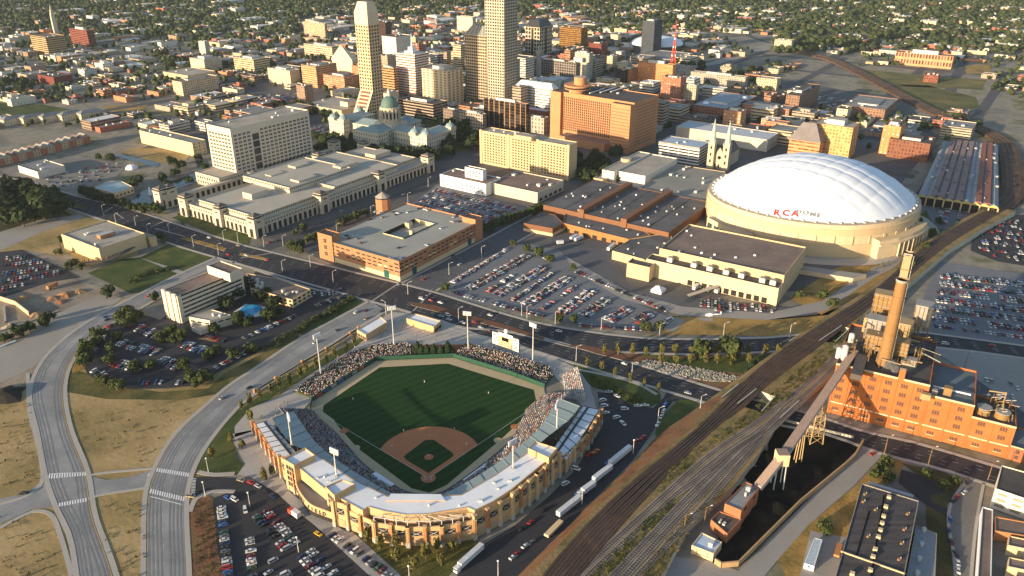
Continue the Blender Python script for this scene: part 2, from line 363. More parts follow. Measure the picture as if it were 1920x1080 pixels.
# green and brown patches
for nm, P_, z, m, n in [
    ('lawn', [(1075, 680), (1120, 690), (1185, 712), (1225, 728), (1238, 740), (1235, 755), (1205, 765), (1180, 758), (1150, 735), (1110, 725), (1090, 700)], .1, C_LAWN, 3),
    ('lawn', [(1275, 750), (1300, 752), (1310, 765), (1275, 792), (1245, 812), (1228, 815), (1240, 785), (1262, 760)], .1, C_LAWN, 3),
    ('lawn', [(400, 812), (440, 775), (500, 735), (520, 735), (480, 770), (450, 800), (440, 850), (455, 870), (450, 888), (385, 887), (370, 878), (378, 850)], .06, C_LAWN, 2),
    ('lawn', [(505, 725), (560, 700), (640, 652), (680, 632), (690, 640), (640, 672), (560, 715), (520, 735)], .06, C_LAWN, 0),
    ('lawn', [(470, 880), (490, 858), (515, 862), (533, 898), (545, 912), (500, 908)], .06, C_LAWN, 0),
    ('lawn', [(640, 985), (700, 1010), (760, 1025), (830, 1022), (895, 1012), (900, 1025), (850, 1068), (820, 1100), (760, 1100), (700, 1040)], .06, ramp_mat([(.3, (.05, .06, .015)), (.5, (.10, .10, .025)), (.7, (.20, .15, .04))], .06, scale2=.9, amt2=.35, bump=.3), 0),
    ('lawn', [(165, 512), (230, 485), (262, 483), (345, 512), (290, 545), (245, 550)], .03, C_LAWN, 0),
    ('lawn', [(262, 483), (315, 458), (360, 470), (405, 483), (345, 508)], .03, C_LAWN, 0),
    ('lawn', [(130, 690), (165, 700), (215, 722), (300, 735), (390, 728), (420, 700), (480, 668), (560, 628), (562, 640), (480, 692), (430, 735), (340, 750), (200, 748), (125, 735)], -.04, ramp_mat([(.3, (.04, .05, .015)), (.5, (.10, .095, .03)), (.7, (.22, .16, .06))], .05, scale2=.6, amt2=.4, bump=.3), 0),
    ('lawn', [(130, 640), (165, 625), (180, 640), (165, 690), (135, 700)], .0, C_OCHRE, 0),
    ('grass_strip', [(560, 610), (600, 590), (660, 560), (680, 565), (640, 592), (590, 625), (565, 628)], .02, C_LAWN, 0),
    ('grass_bank', [(1245, 610), (1260, 592), (1330, 596), (1440, 598), (1530, 590), (1580, 575), (1590, 590), (1510, 636), (1440, 630), (1330, 628), (1215, 628)], .0, C_OCHRE, 0),
    ('grass_bank', [(1080, 652), (1160, 662), (1300, 668), (1440, 662), (1480, 655), (1420, 700), (1355, 735), (1185, 680)], .0, C_MULCH, 0),
    ('lawn', [(1190, 662), (1300, 672), (1440, 664), (1475, 656), (1430, 692), (1390, 700), (1300, 690)], .04, C_LAWN, 0),
    ('grass_bank', [(355, 940), (392, 930), (408, 940), (402, 975), (410, 1030), (425, 1100), (362, 1100)], .02, C_MULCH, 0),
    ('lawn', [(380, 520), (332, 400), (410, 388), (400, 420), (345, 415)], -.05, C_LAWN, 0),
    ('lawn', [(322, 408), (345, 400), (420, 418), (470, 440), (465, 462), (400, 440)], .03, C_LAWN, 0),
    ('lawn', [(225, 285), (255, 276), (360, 285), (350, 300), (300, 305)], .0, C_DRY, 0),
    ('bare_earth', [(-80, 560), (0, 520), (80, 500), (130, 520), (235, 552), (160, 600), (120, 640), (70, 700), (-80, 740)], -.02, C_DIRT, 0),
    ('bare_earth', [(-80, 470), (60, 430), (110, 445), (115, 480), (40, 468), (-80, 482)], .0, C_DRY, 0),
    ('bare_earth', [(0, 350), (120, 392), (240, 430), (260, 478), (160, 500), (100, 450), (-60, 440)], -.06, C_DRY, 0),
    ('lawn', [(55, 710), (0, 760), (-60, 700), (-60, 540), (0, 550), (60, 560), (100, 560), (120, 590)], .0, C_DIRT, 0),
    ('wooded_ground', [(-100, 330), (30, 345), (120, 395), (150, 410), (0, 460), (-150, 500)], .0, ramp_mat([(.3, (.03, .04, .015)), (.5, (.07, .06, .03)), (.7, (.14, .11, .06))], .03, scale2=.4, amt2=.3), 0),
    ('meadow', [(1600, 128), (1700, 138), (1850, 150), (1840, 168), (1700, 162), (1630, 150)], -.03, ramp_mat([(.3, (.06, .065, .02)), (.5, (.14, .13, .045)), (.7, (.28, .20, .07))], .02, scale2=.3, amt2=.3), 0),
    ('meadow', [(1640, 158), (1740, 160), (1830, 182), (1838, 203), (1760, 207), (1700, 192)], -.03, ramp_mat([(.3, (.05, .06, .02)), (.5, (.11, .11, .035)), (.7, (.20, .15, .06))], .02, scale2=.3, amt2=.3), 0),
    ('meadow', [(1810, 122), (1860, 122), (1855, 138), (1812, 138)], -.03, C_OCHRE, 0),
    ('meadow', [(-60, 190), (80, 196), (130, 205), (60, 218), (-60, 212)], -.03, C_LAWN, 0),
    ('meadow', [(190, 200), (280, 193), (270, 205), (210, 210)], -.03, C_OCHRE, 0),
    ('coal_yard', [(1462, 786), (1530, 800), (1600, 818), (1613, 838), (1385, 1064), (1346, 1060), (1330, 1050), (1350, 1000), (1440, 870), (1440, 830)], .05, C_COAL, 0),
    ('alley', [(1615, 836), (1660, 848), (1602, 910), (1515, 985), (1465, 1042), (1400, 1120), (1200, 1120), (1240, 1040), (1330, 1052), (1385, 1070)], .04, C_CONC, 0),
    ('grass_bank', [(1660, 850), (1700, 862), (1680, 900), (1645, 915), (1600, 1000), (1560, 1120), (1495, 1120), (1455, 1045), (1515, 985), (1605, 910)], .02, C_OCHRE, 0),
    ('yard_pavement', [(1520, 995), (1600, 1010), (1560, 1120), (1490, 1120)], .06, C_CONC, 0),
    ('grass_bank', [(1690, 868), (1770, 885), (1808, 905), (1800, 930), (1775, 945), (1790, 1100), (1740, 1100), (1735, 900)], .02, ramp_mat([(.3, (.03, .035, .012)), (.5, (.08, .07, .025)), (.7, (.14, .10, .04))], .06, scale2=.6, amt2=.4), 0),
    ('parking_lot', [(1690, 880), (1770, 905), (1770, 925), (1745, 928), (1745, 940), (1780, 955), (1775, 970), (1735, 945), (1685, 905)], .05, C_ASPH, 0),
    ('parking_lot', [(1820, 470), (1825, 425), (1870, 405), (1960, 400), (1960, 505), (1870, 490)], .03, C_ASPH, 0),
    ('parking_lot', [(1715, 600), (1730, 560), (1762, 490), (1960, 520), (1960, 660), (1810, 632), (1740, 622)], .02, C_LOT, 0),
    ('yard_pavement', [(1740, 650), (1960, 672), (1960, 800), (1850, 740), (1800, 690)], .02, C_CONC, 0),
    ('yard_pavement', [(1715, 680), (1800, 690), (1960, 800), (1960, 860), (1760, 830)], .03, C_ASPH2, 0),
    ('parking_lot', [(826, 552), (838, 528), (955, 458), (1000, 458), (1050, 470), (1090, 512), (1180, 562), (1258, 596), (1240, 627), (1150, 618), (1060, 606), (960, 584)], .03, C_LOT, 0),
    ('parking_lot', [(770, 385), (820, 345), (905, 368), (1000, 395), (960, 430), (910, 432)], .03, C_LOT, 0),
    ('parking_lot', [(230, 597), (262, 590), (300, 600), (360, 632), (440, 640), (540, 600), (640, 548), (660, 558), (600, 592), (480, 662), (395, 705), (372, 722), (250, 730), (180, 712), (158, 690), (168, 660), (200, 620)], .03, C_ASPH, 2),
    ('parking_lot', [(480, 508), (560, 520), (640, 545), (540, 600), (440, 640), (360, 632), (300, 600), (330, 575), (460, 530)], .02, C_ASPH, 0),
    ('parking_lot', [(-60, 480), (40, 468), (110, 500), (150, 520), (90, 530), (0, 560), (-60, 570)], .03, C_ASPH, 0),
    ('parking_lot', [(398, 935), (430, 922), (470, 925), (560, 945), (610, 990), (640, 985), (760, 1110), (425, 1110), (408, 1030)], .03, C_ASPH, 0),
    ('parking_lot', [(900, 1090), (960, 1058), (1010, 1005), (1030, 1030), (960, 1100)], .05, C_ASPH, 0),
    ('service_drive', [(1120, 735), (1150, 738), (1190, 762), (1225, 765), (1245, 745), (1252, 732), (1310, 750), (1262, 752), (1240, 780), (1222, 812), (1185, 865), (1100, 950), (1040, 1012), (960, 1070), (920, 1120), (830, 1120), (890, 1030), (960, 990), (1030, 930), (1080, 880), (1110, 830), (1130, 800)], .04, C_ASPH, 0),
    ('service_drive', [(352, 897), (392, 893), (440, 897), (490, 907), (533, 930), (562, 955), (640, 1040), (700, 1110), (640, 1110), (560, 1000), (500, 950), (440, 922), (390, 918), (360, 935)], .045, C_ASPH, 0),
    ('loading_yard', [(1160, 500), (1180, 540), (1240, 555), (1300, 560), (1480, 575), (1560, 560), (1580, 480), (1700, 470), (1560, 590), (1440, 600), (1330, 588), (1230, 572), (1150, 540), (1090, 500), (1040, 462), (1150, 452)], .0, C_ASPH2, 0),
    ('service_road', [(1060, 480), (1095, 500), (1180, 548), (1280, 575), (1440, 587), (1540, 565), (1640, 500), (1720, 470), (1725, 478), (1640, 520), (1550, 582), (1440, 600), (1280, 592), (1170, 562), (1080, 510)], .06, C_CONC, 0),
    ('plaza', [(520, 745), (600, 690), (660, 655), (700, 625), (690, 612), (735, 585), (790, 590), (830, 600), (900, 628), (960, 640), (1060, 680), (1100, 700), (1125, 790), (1090, 760), (1035, 700), (960, 690), (850, 665), (705, 672), (585, 750), (540, 800), (470, 810), (440, 820), (440, 800), (470, 765)], .08, C_WALK, 0),
    ('forecourt', [(430, 815), (480, 805), (545, 925), (640, 992), (660, 1000), (740, 1078), (715, 1100), (590, 985), (552, 955), (520, 925), (470, 895), (445, 890), (460, 870)], .08, mat((.36, .35, .33), s1=.06, a1=.2), 0),
    ('footpath', [(0, 435), (75, 412), (150, 402), (158, 408), (90, 430), (0, 470), (-50, 490), (-50, 460)], .06, C_CONC, 0),
    ('footpath', [(250, 478), (262, 483), (355, 512), (345, 518)], .06, C_CONC, 0),
    ('footpath', [(430, 485), (290, 548), (282, 552), (270, 552), (300, 535), (418, 482)], .07, C_CONC, 0),
    ('dirt_track', [(-50, 670), (40, 640), (110, 585), (200, 548), (230, 560), (160, 610), (120, 640), (60, 690), (-50, 740)], .04, mat((.30, .28, .245), s1=.05, a1=.2), 0),
    ('parking_lot', [(0, 320), (60, 300), (170, 295), (240, 310), (200, 350), (130, 358), (40, 340)], .0, mat((.20, .19, .17), s1=.02, a1=.3), 0),
    ('parking_lot', [(575, 235), (640, 225), (665, 255), (640, 285), (590, 268)], .03, C_ASPH2, 0),
    ('parking_lot', [(1730, 380), (1790, 375), (1825, 395), (1800, 425), (1755, 430)], .03, C_LOT, 0),
    ('grass_bank', [(1700, 420), (1740, 392), (1775, 440), (1735, 475), (1700, 490)], .01, C_LAWN, 0),
    ('grass_bank', [(1480, 560), (1560, 505), (1640, 480), (1720, 470), (1690, 500), (1600, 560), (1540, 590)], .01, C_OCHRE, 0),
    ('statehouse_lawn', [(610, 262), (640, 290), (780, 300), (880, 280), (900, 240), (840, 215)], .0, C_LAWN, 0)]:
    sheet_obj(nm, P_, z, m, n)
# ---------------------------------------------------------------- water
WATER = glass((.03, .05, .055), .08)
struct(MB().sheet(smooth(pts([(236, 388), (250, 372), (268, 358), (300, 348), (350, 330), (372, 318), (365, 300), (380, 296), (392, 312), (380, 335), (330, 355), (300, 366), (285, 382), (255, 390)]), 3, True), .05, WATER).build('canal_water'))
struct(MB().sheet(pts([(215, 292), (225, 289), (300, 306), (293, 314)]), .05, WATER).build('canal_water'))
# ---------------------------------------------------------------- roads
R1 = road('road', [(160, 1140), (150, 1080), (137, 1005), (111, 950), (91, 892), (75, 810), (61, 750), (66, 710), (88, 670), (130, 630), (180, 596), (240, 564), (330, 518), (410, 482)],
          [(225, 1140), (212, 1080), (197, 1035), (172, 965), (160, 887), (130, 810), (118, 750), (120, 710), (133, 676), (160, 640), (195, 613), (262, 577), (345, 532), (440, 490)], .05, C_ROAD)
R2 = road('road', [(275, 1140), (275, 1080), (277, 930), (297, 872), (320, 830), (350, 795), (390, 760), (430, 725), (480, 692), (562, 637), (630, 600), (695, 565)],
          [(349, 1140), (349, 1080), (344, 952), (354, 892), (375, 848), (400, 812), (425, 782), (452, 755), (512, 712), (590, 662), (655, 622), (722, 582)], .05, C_ROAD)
sheet_obj('road', [(155, 915), (160, 890), (200, 900), (240, 895), (298, 878), (290, 905), (282, 916), (240, 922), (180, 930)], .04, C_ROAD, 0)
sheet_obj('road', [(-60, 985), (0, 983), (60, 955), (100, 950), (105, 900), (80, 900), (50, 925), (0, 935), (-60, 940)], .04, C_ROAD, 0)
RM = road('road', [(746, 536), (905, 453), (1000, 402), (1060, 372), (1110, 345)], [(815, 545), (838, 530), (955, 460), (1020, 424), (1060, 400)], .05, C_ASPH2, ns=1)
RW = road('road', [(-80, 322), (0, 332), (75, 347), (147, 370), (240, 392), (325, 420), (452, 460), (512, 475), (745, 532), (807, 547), (960, 595), (1060, 617), (1210, 636), (1330, 637), (1440, 635), (1530, 626), (1620, 618), (1740, 626), (1810, 635), (1920, 650), (2000, 660)],
          [(-80, 352), (0, 352), (60, 366), (110, 383), (175, 405), (245, 428), (340, 462), (412, 483), (655, 552), (775, 585), (860, 612), (960, 620), (1067, 648), (1160, 658), (1310, 663), (1440, 658), (1530, 650), (1620, 643), (1737, 648), (1810, 655), (1920, 670), (2000, 680)], .07, C_ASPH, ns=3)
RL = road('road', [(800, 578), (850, 588), (960, 618), (1022, 637), (1070, 650), (1185, 682), (1360, 737), (1450, 760), (1545, 786), (1622, 812), (1715, 832), (1865, 876), (2000, 915)],
          [(775, 585), (830, 608), (900, 630), (960, 643), (1080, 680), (1235, 727), (1330, 755), (1440, 790), (1550, 812), (1652, 848), (1765, 877), (1845, 903), (2000, 950)], .06, C_ASPH, ns=3)
RS = road('road', [(1812, 895), (1780, 942), (1775, 985), (1785, 1040), (1790, 1120)], [(1848, 907), (1838, 960), (1830, 1020), (1822, 1120)], .05, mat((.17, .165, .155), s1=.06, a1=.25, s2=.6), ww=1.6)
# crossing concrete gutters and zebra crossings
def bar(p, q, w, z, m=None):
    a, b = gp(*p), gp(*q); ribbon(MARK, [a, b], -w/2, w/2, z, m or C_WHITE)
def zebra(p, q, along, n, w=.75):
    """n bars from p to q, each reaching to p+along"""
    a, b = Vector(gp(*p)), Vector(gp(*q)); d = Vector(gp(p[0]+along[0], p[1]+along[1]))-a
    for i in range(n):
        c = a.lerp(b, i/(n-1)); ribbon(MARK, [tuple(c), tuple(c+d)], -w/2, w/2, .12, C_WHITE)
zebra((92, 898), (160, 892), (1, -8), 15); bar((92, 889), (160, 885), .5, .12)
zebra((112, 950), (161, 941), (0, -7), 11)
zebra((290, 884), (352, 894), (2, -7), 16); zebra((282, 925), (348, 941), (2, -8), 16); bar((282, 931), (340, 946), .5, .12)
zebra((357, 932), (360, 898), (8, 0), 13, .5); bar((275, 908), (279, 888), .5, .12)
for p, q in [((196, 398), (212, 388)), ((282, 426), (310, 414)), ((452, 484), (514, 474)), ((697, 565), (745, 533)), ((775, 583), (808, 549)), ((290, 428), (345, 443)), ((215, 398), (232, 410))]: bar(p, q, 1.6, .12, C_CONC)
C_TYR = mat((.19, .195, .20), s1=.08, a1=.3)
for Rr, os_ in ((R1, (1.2, 2.9, 4.8)), (R2, (1.2, 2.9, 4.8, 6.5))):
    for o in os_: ribbon(MARK, Rr[0], -o-.4, -o+.4, .075, C_TYR); ribbon(MARK, Rr[1], o-.4, o+.4, .083, C_TYR)
dashes(R1[0], -3.8, .1, w=.1)
for o in (3.8, 7.4): dashes(R2[0], -o, .1, w=.1)
for o in (3.7, 7.4, 11.1): dashes(RW[0], -o, .12); dashes(RW[1], o, .12)
for o in (3.5, 7): dashes(RL[0], -o, .12); dashes(RL[1], o, .12)
for o in (3.5, 7): dashes(RM[0], -o, .1); dashes(RM[1], o, .1)
dashes(R1[1], .5, .1, solid=True, w=.25, m=C_YEL); dashes(R2[0], -.5, .1, solid=True, w=.2, m=C_YEL)
# planted and paved medians
med = MB()
for P_ in ([(768, 566), (812, 572), (900, 596), (960, 613), (1022, 634), (1018, 638), (955, 620), (890, 603), (800, 580), (770, 572)],
           [(1067, 647), (1085, 646), (1160, 659), (1185, 680), (1120, 664)]):
    med.prism(pts(P_), 0, .2, C_WALK, mat((.16, .075, .04), s1=.2, a1=.3))
med.prism(pts([(452, 474), (505, 485), (500, 489), (448, 478)]), 0, .2, C_WALK, C_OCHRE)
med.prism(pts([(345, 443), (425, 466), (420, 471), (340, 448)]), 0, .2, C_WALK, C_OCHRE)
med.prism(pts([(120, 378), (165, 388), (160, 393), (118, 383)]), 0, .2, C_WALK, C_LAWN)
struct(med.build('road_median'))
# sidewalks round the blocks
sw = MB()
for L, w in [([(478, 506), (600, 545), (640, 540)], 2), ([(0, 945), (50, 930), (78, 905), (78, 870), (68, 820), (55, 770), (52, 700)], 2.2), ([(0, 990), (60, 960), (95, 965), (112, 1000), (135, 1080)], 2.2),
             ([(166, 892), (200, 886), (290, 878)], 1.8), ([(166, 935), (200, 926), (275, 915)], 1.8), ([(356, 960), (368, 935), (400, 922), (440, 922)], 2.6),
             ([(372, 885), (400, 890), (440, 888)], 3), ([(655, 1000), (700, 1040), (760, 1095)], 3), ([(1060, 690), (1120, 700), (1190, 718), (1232, 740)], 2.4)]:
    ribbon(sw, smooth(pts(L), 4), -w/2, w/2, .15, C_WALK, 0)
struct(sw.build('sidewalk'))
# downtown streets on the grid
st = MB(); SA = [398, 560, 690, 830, 985, 1140, 1290, 1440, 1590, 1740]; SB = [-480, -330, -180, -40, 100, 240, 395, 560, 745, 880, 1030, 1180, 1330, 1480]
C_ST = mat((.075, .075, .08), s1=.03, a1=.3)
for a in SA:
    if a in (398,): continue
    b0, b1 = (395, 745) if a == 560 else (560, 745) if a == 690 else (120, 1500)
    if a in (560, 690): continue
    P_ = [g2w(a-8, b0), g2w(a+8, b0), g2w(a+8, b1), g2w(a-8, b1)]; st.sheet(P_, -.08, C_ST)
for b in SB:
    a0 = 560 if b in (395,) else 410 if b in (560,) else 690 if b == 745 else 620 if b > 745 else 830
    if b < 240: a0 = 900
    st.sheet([g2w(a0, b-7.5), g2w(1800, b-7.5), g2w(1800, b+7.5), g2w(a0, b+7.5)], -.085, C_ST)
struct(st.build('street'))
# wide arteries across the outer city
hw = MB(); C_HW = mat((.27, .26, .235), s1=.02, a1=.15)
for L, w in [([(-100, 96), (60, 92), (180, 78), (300, 62), (420, 45), (560, 42), (660, 35)], 26), ([(690, 20), (900, 32), (1100, 40), (1300, 52), (1500, 74), (1640, 84)], 34),
             ([(1500, 95), (1400, 60), (1560, 40), (1600, -8)], 16), ([(1160, 155), (1330, 110), (1440, 85), (1560, 40), (1600, 5)], 22), ([(1780, 175), (1800, 130), (1830, 90), (1900, 60)], 18),
             ([(1100, 132), (1300, 125), (1420, 95), (1500, 75)], 24), ([(1560, 112), (1600, 80), (1690, 30), (1710, 0)], 20), ([(0, 235), (150, 215), (330, 185), (420, 170)], 16), ([(-60, 145), (200, 125), (330, 110)], 14),
             ([(200, 300), (330, 262), (480, 225), (560, 210)], 14)]:
    hz = globals().get("hz", -.06)+.004; ribbon(hw, smooth(pts(L), 4), -w/2, w/2, hz, C_HW if w > 20 else C_ST)
struct(hw.build('highway'))
# ---------------------------------------------------------------- railway embankment and tracks
PZ = 5.0
Lt = [(1000, 1110), (1030, 1062), (1135, 948), (1255, 848), (1310, 803), (1375, 735), (1440, 675), (1532, 612), (1645, 540), (1735, 460), (1815, 412), (1868, 385)]
Rt = [(1065, 1110), (1100, 1065), (1197, 950), (1327, 812), (1397, 762), (1440, 722), (1560, 632), (1672, 545), (1765, 468), (1840, 420), (1888, 392)]
EL = [(960, 1110), (1005, 1064), (1122, 948), (1245, 843), (1298, 803), (1362, 737), (1430, 675), (1522, 610), (1635, 538), (1725, 458), (1805, 410), (1862, 384)]
G0 = [(940, 1110), (972, 1078), (1100, 950), (1188, 866), (1236, 812), (1330, 748), (1425, 685), (1515, 622), (1628, 548), (1720, 468), (1800, 418), (1858, 390)]
ER = [(1225, 1110), (1290, 985), (1372, 913), (1424, 849), (1455, 795), (1500, 752), (1560, 700), (1590, 655), (1625, 605), (1672, 560), (1780, 468), (1850, 425), (1905, 396)]
E5 = pts(EL, PZ); R5 = pts(ER, PZ); g0 = pts(G0)
C_SCRUB = ramp_mat([(.3, (.09, .08, .025)), (.45, (.19, .15, .06)), (.6, (.28, .19, .09)), (.75, (.2, .16, .11))], .06, scale2=.6, amt2=.4, bump=.5)
top = [*E5, *R5[::-1]]
hole1 = pts([(1385, 760), (1420, 731), (1452, 743), (1428, 773)], PZ); hole2 = pts([(1537, 640), (1578, 611), (1594, 616), (1566, 643)], PZ)
import bmesh
from mathutils.geometry import tessellate_polygon
def poly_with_holes(outer, holes, z, m, name):
    loops = [[Vector((*p, 0)) for p in ccw(outer)]]+[[Vector((*p, 0)) for p in ccw(h)[::-1]] for h in holes]
    tri = tessellate_polygon(loops); V = [p for l in loops for p in l]; mb = MB()
    for t in tri:
        P_ = [(V[i].x, V[i].y) for i in t]; mb.face([(*p, z) for p in ccw(P_)], m)
    return mb
mb = poly_with_holes(top, [hole1, hole2], PZ, C_SCRUB, 'embankment')
C_RETW = mat((.50, .47, .38), s1=.1, a1=.2)
for i in range(len(E5)-1): mb.face([(*g0[i], -.1), (*g0[i+1], -.1), (*E5[i+1], PZ), (*E5[i], PZ)], C_MULCH if i < 5 else C_SCRUB)
for i in range(len(R5)-1):
    mb.face([(*R5[i], -.1), (*R5[i+1], -.1), (*R5[i+1], PZ), (*R5[i], PZ)], C_RETW)
for h in (hole1, hole2):
    for i in range(4):
        a, b = h[i], h[(i+1) % 4]
        if i in (1, 3): mb.face([(*a, -.1), (*b, -.1), (*b, PZ), (*a, PZ)], C_RETW)
        else: mb.face([(*a, 3.6), (*b, 3.6), (*b, PZ), (*a, PZ)], C_RETW)
struct(mb.build('railway_embankment'))
def parapet(p, q, nm='concrete bridge parapet wall'):
    a, b = gp(*p, PZ), gp(*q, PZ); m = MB(); ribbon(m, [a, b], -.25, .25, PZ+1.1, C_RETW, PZ-.9); o = m.build('bridge_parapet', origin=(*a, PZ)); return o
for k, (p, q, l) in enumerate([((1352, 748), (1384, 722), 'pale concrete parapet of the rail bridge over the road beside the ballpark lawn'), ((1382, 759), (1418, 731), 'pale green parapet between the two rail bridges near the ballpark'),
                               ((1427, 774), (1453, 745), 'pale parapet at the open edge of the second rail bridge'), ((1462, 786), (1498, 753), 'long pale parapet above the coal yard road'),
                               ((1535, 641), (1578, 612), 'green parapet of the rail bridge left of the power plant'), ((1565, 643), (1597, 614), 'parapet closest to the power plant roof tanks'),
                               ((1478, 642), (1492, 634), 'short white bridge abutment wall beside the dark road')]):
    tag(parapet(p, q), l, 'parapet')
C_TIE = mat((.06, .045, .035), s1=.3, a1=.3)
def track(Lw, z, label, ball=C_BALL, w=3.6, ties=True):
    t = thing('railway_track', label, 'track', (*Lw[0], z), 0, 'railway tracks'); t['_o'] = (*Lw[0], z)
    b = MB(); ribbon(b, Lw, -w/2, w/2, z+.12, ball, z-.02); b.build('ballast', t, (*Lw[0], z))
    if ties:
        tm = MB(); D = resample(Lw, int(sum(math.dist(a, b_) for a, b_ in zip(Lw, Lw[1:]))/1.6)+2)
        for a, b_ in zip(D, D[1:]):
            d = Vector((b_[0]-a[0], b_[1]-a[1])).normalized(); ribbon(tm, [a, (a[0]+d.x*.5, a[1]+d.y*.5)], -1.3, 1.3, z+.17, C_TIE)
        s = tm.build('sleepers', t, (*Lw[0], z)); s['kind'] = 'stuff'
    for o in (-.75, .75):
        r = MB(); ribbon(r, Lw, o-.09, o+.09, z+.32, C_STEEL, z+.12); r.build('rail', t, (*Lw[0], z))
Lw, Rw = resample(smooth(pts(Lt, PZ), 3), 60), resample(smooth(pts(Rt, PZ), 3), 60)
bed = MB(); between(bed, Lw, Rw, PZ+.06, C_BALL); struct(bed.build('ballast_bed'))
for k, t in enumerate((.12, .37, .62, .87)): track(lerp2(Lw, Rw, t), PZ+.05, ['first main line track beside the ballpark slope', 'second main line track from the ballpark slope', 'third main line track from the ballpark slope', 'fourth main line track beside the brushy strip'][k])
S2 = [[(1050, 1110), (1080, 1080), (1252, 922), (1335, 850), (1400, 806), (1462, 760), (1535, 700), (1590, 640), (1630, 585), (1690, 530)],
      [(1075, 1110), (1102, 1080), (1264, 930), (1347, 858), (1412, 814), (1474, 768), (1545, 708), (1598, 648), (1637, 594), (1695, 536)],
      [(1150, 1110), (1172, 1080), (1300, 942), (1335, 905), (1393, 848), (1440, 803), (1482, 765)],
      [(1172, 1110), (1195, 1080), (1316, 952), (1352, 910), (1398, 858), (1436, 815), (1476, 776)],
      [(1120, 1110), (1150, 1080), (1290, 932), (1330, 893), (1380, 845), (1425, 812), (1468, 768)],
      [(1264, 930), (1330, 882), (1375, 845), (1400, 828), (1440, 806)]]
for k, L in enumerate(S2):
    track(resample(smooth(pts(L, PZ), 3), 50), PZ+.035*k, ['pale gravel siding track beside the brushy strip', 'second pale gravel siding track right of the brushy strip', 'siding track curving past the coal yard wall',
          'outermost siding track against the coal yard buildings', 'siding track left of the coal yard group', 'short crossover track between the pale sidings'][k], C_BALL2)
# far line sweeping round behind the train shed
FLn = smooth(pts([(1868, 386), (1893, 360), (1893, 320), (1882, 270), (1840, 242), (1760, 213), (1690, 178), (1610, 135), (1555, 110), (1500, 96)], 3), 4)
fm = MB(); ribbon(fm, FLn, -14, 9, 3, C_BALL, -.1); struct(fm.build('railway_bed'))
for o in (-9, -3, 3): track(offs(FLn, o), 3, 'far railway track curving round the train shed, '+{-9: 'innermost', -3: 'middle', 3: 'outermost'}[o], C_BALL, ties=False)
# rough stone bank between the roads
rb = MB()
STN = pts([(1190, 682), (1215, 674), (1300, 688), (1385, 706), (1384, 716), (1330, 715), (1250, 700)])
xs = [p[0] for p in STN]; ys = [p[1] for p in STN]; G_ = (.29, .28, .24)
for _ in range(2600):
    x, y = rnd.uniform(min(xs), max(xs)), rnd.uniform(min(ys), max(ys))
    if inside(STN, x, y):
        r = rnd.uniform(.35, .9); k = rnd.uniform(.7, 1.25); a = rnd.random()*6
        rb.cyl(x, y, 0, r*.7, r, r*.35, vcol(.95), 5, c=tuple(v*k for v in G_), ang=a)
tag(rb.build('boulders'), 'band of pale grey riprap stones on the bank between the two dark roads', 'stones', kind='stuff')
# ---------------------------------------------------------------- building helpers
def zt(Y, ty):
    k = (540-ty)/FL
    return CH+(k*Y*math.cos(PITCH)-Y*math.sin(PITCH))/(math.cos(PITCH)+k*math.sin(PITCH))
_wm = {}
def win_obj(parent, po, x, y, z, w, h, ang, m, name='window', d=.16):
    """one window: shared unit pane scaled to size, set a hand's breadth proud of the wall; ang = direction of the wall"""
    k = (id(m), name)
    if k not in _wm:
        mb = MB(); mb.rect(0, 0, -.5, 1, 1, 1, 0, m, bot=True); ob = mb.build(name, link=False); _wm[k] = ob.data
    o = bpy.data.objects.new(name, _wm[k]); col.objects.link(o); o.parent = parent
    o.location = (x-po[0], y-po[1], z-po[2]); o.rotation_euler = (0, 0, ang); o.scale = (w, d, h); return o
def windows(parent, po, a, ang, L, m, name='window', cap=100, frame=None):
    """L: (u, z, w, h) of window centres along a wall that starts at a and runs in direction ang (outside on its right)"""
    ca, sa = math.cos(ang), math.sin(ang); L = list(L)
    n0 = parent.get('_nw_'+name, 0); extra = []
    for u, z, w, h in L:
        x, y = a[0]+ca*u, a[1]+sa*u
        if n0 < cap: win_obj(parent, po, x, y, z, w, h, ang, m, name); n0 += 1
        else: extra.append((x, y, z, w, h))
    parent['_nw_'+name] = n0
    if extra:
        mb = MB()
        for x, y, z, w, h in extra: mb.rect(x, y, z-h/2, w, .16, h, ang, m, bot=True)
        o = mb.build('window_field', parent, po); o['kind'] = 'stuff'
def prect(A, L, R, z, g=True):
    """footprint from roof-level sight points: near corner A, left corner L, right corner R; squared to the street grid"""
    a, l, r = gp(*A, z), gp(*L, z), gp(*R, z)
    if g is True:
        U = (CG, SG); V = (-SG, CG)
    else:
        d = math.hypot(r[0]-a[0], r[1]-a[1]); U = ((r[0]-a[0])/d, (r[1]-a[1])/d); V = (-U[1], U[0])
    def fit(D, T):
        best = (1e9, 3)
        for k in range(6, 900):
            q = k*.5; x, y = pj(a[0]+D[0]*q, a[1]+D[1]*q, z); e = (x-T[0])**2+(y-T[1])**2
            if e < best[0]: best = (e, q)
        return best[1]
    ru, lv = fit(U, R), fit(V, L)
    return [a, (a[0]+U[0]*ru, a[1]+U[1]*ru), (a[0]+U[0]*ru+V[0]*lv, a[1]+U[1]*ru+V[1]*lv), (a[0]+V[0]*lv, a[1]+V[1]*lv)]
C_ROOFG = mat((.22, .225, .225), s1=.05, a1=.5, s2=.25, a2=.3); C_ROOFT = mat((.36, .33, .28), s1=.05, a1=.45, s2=.25, a2=.28)
C_ROOFD = mat((.085, .075, .07), s1=.05, a1=.5, s2=.25, a2=.3); C_ROOFW = mat((.62, .62, .62), s1=.06, a1=.2, s2=.5, a2=.12)
C_ROOFB = mat((.20, .15, .125), s1=.05, a1=.5, s2=.25, a2=.3); C_AC = mat((.55, .54, .50), s1=.3, a1=.2)
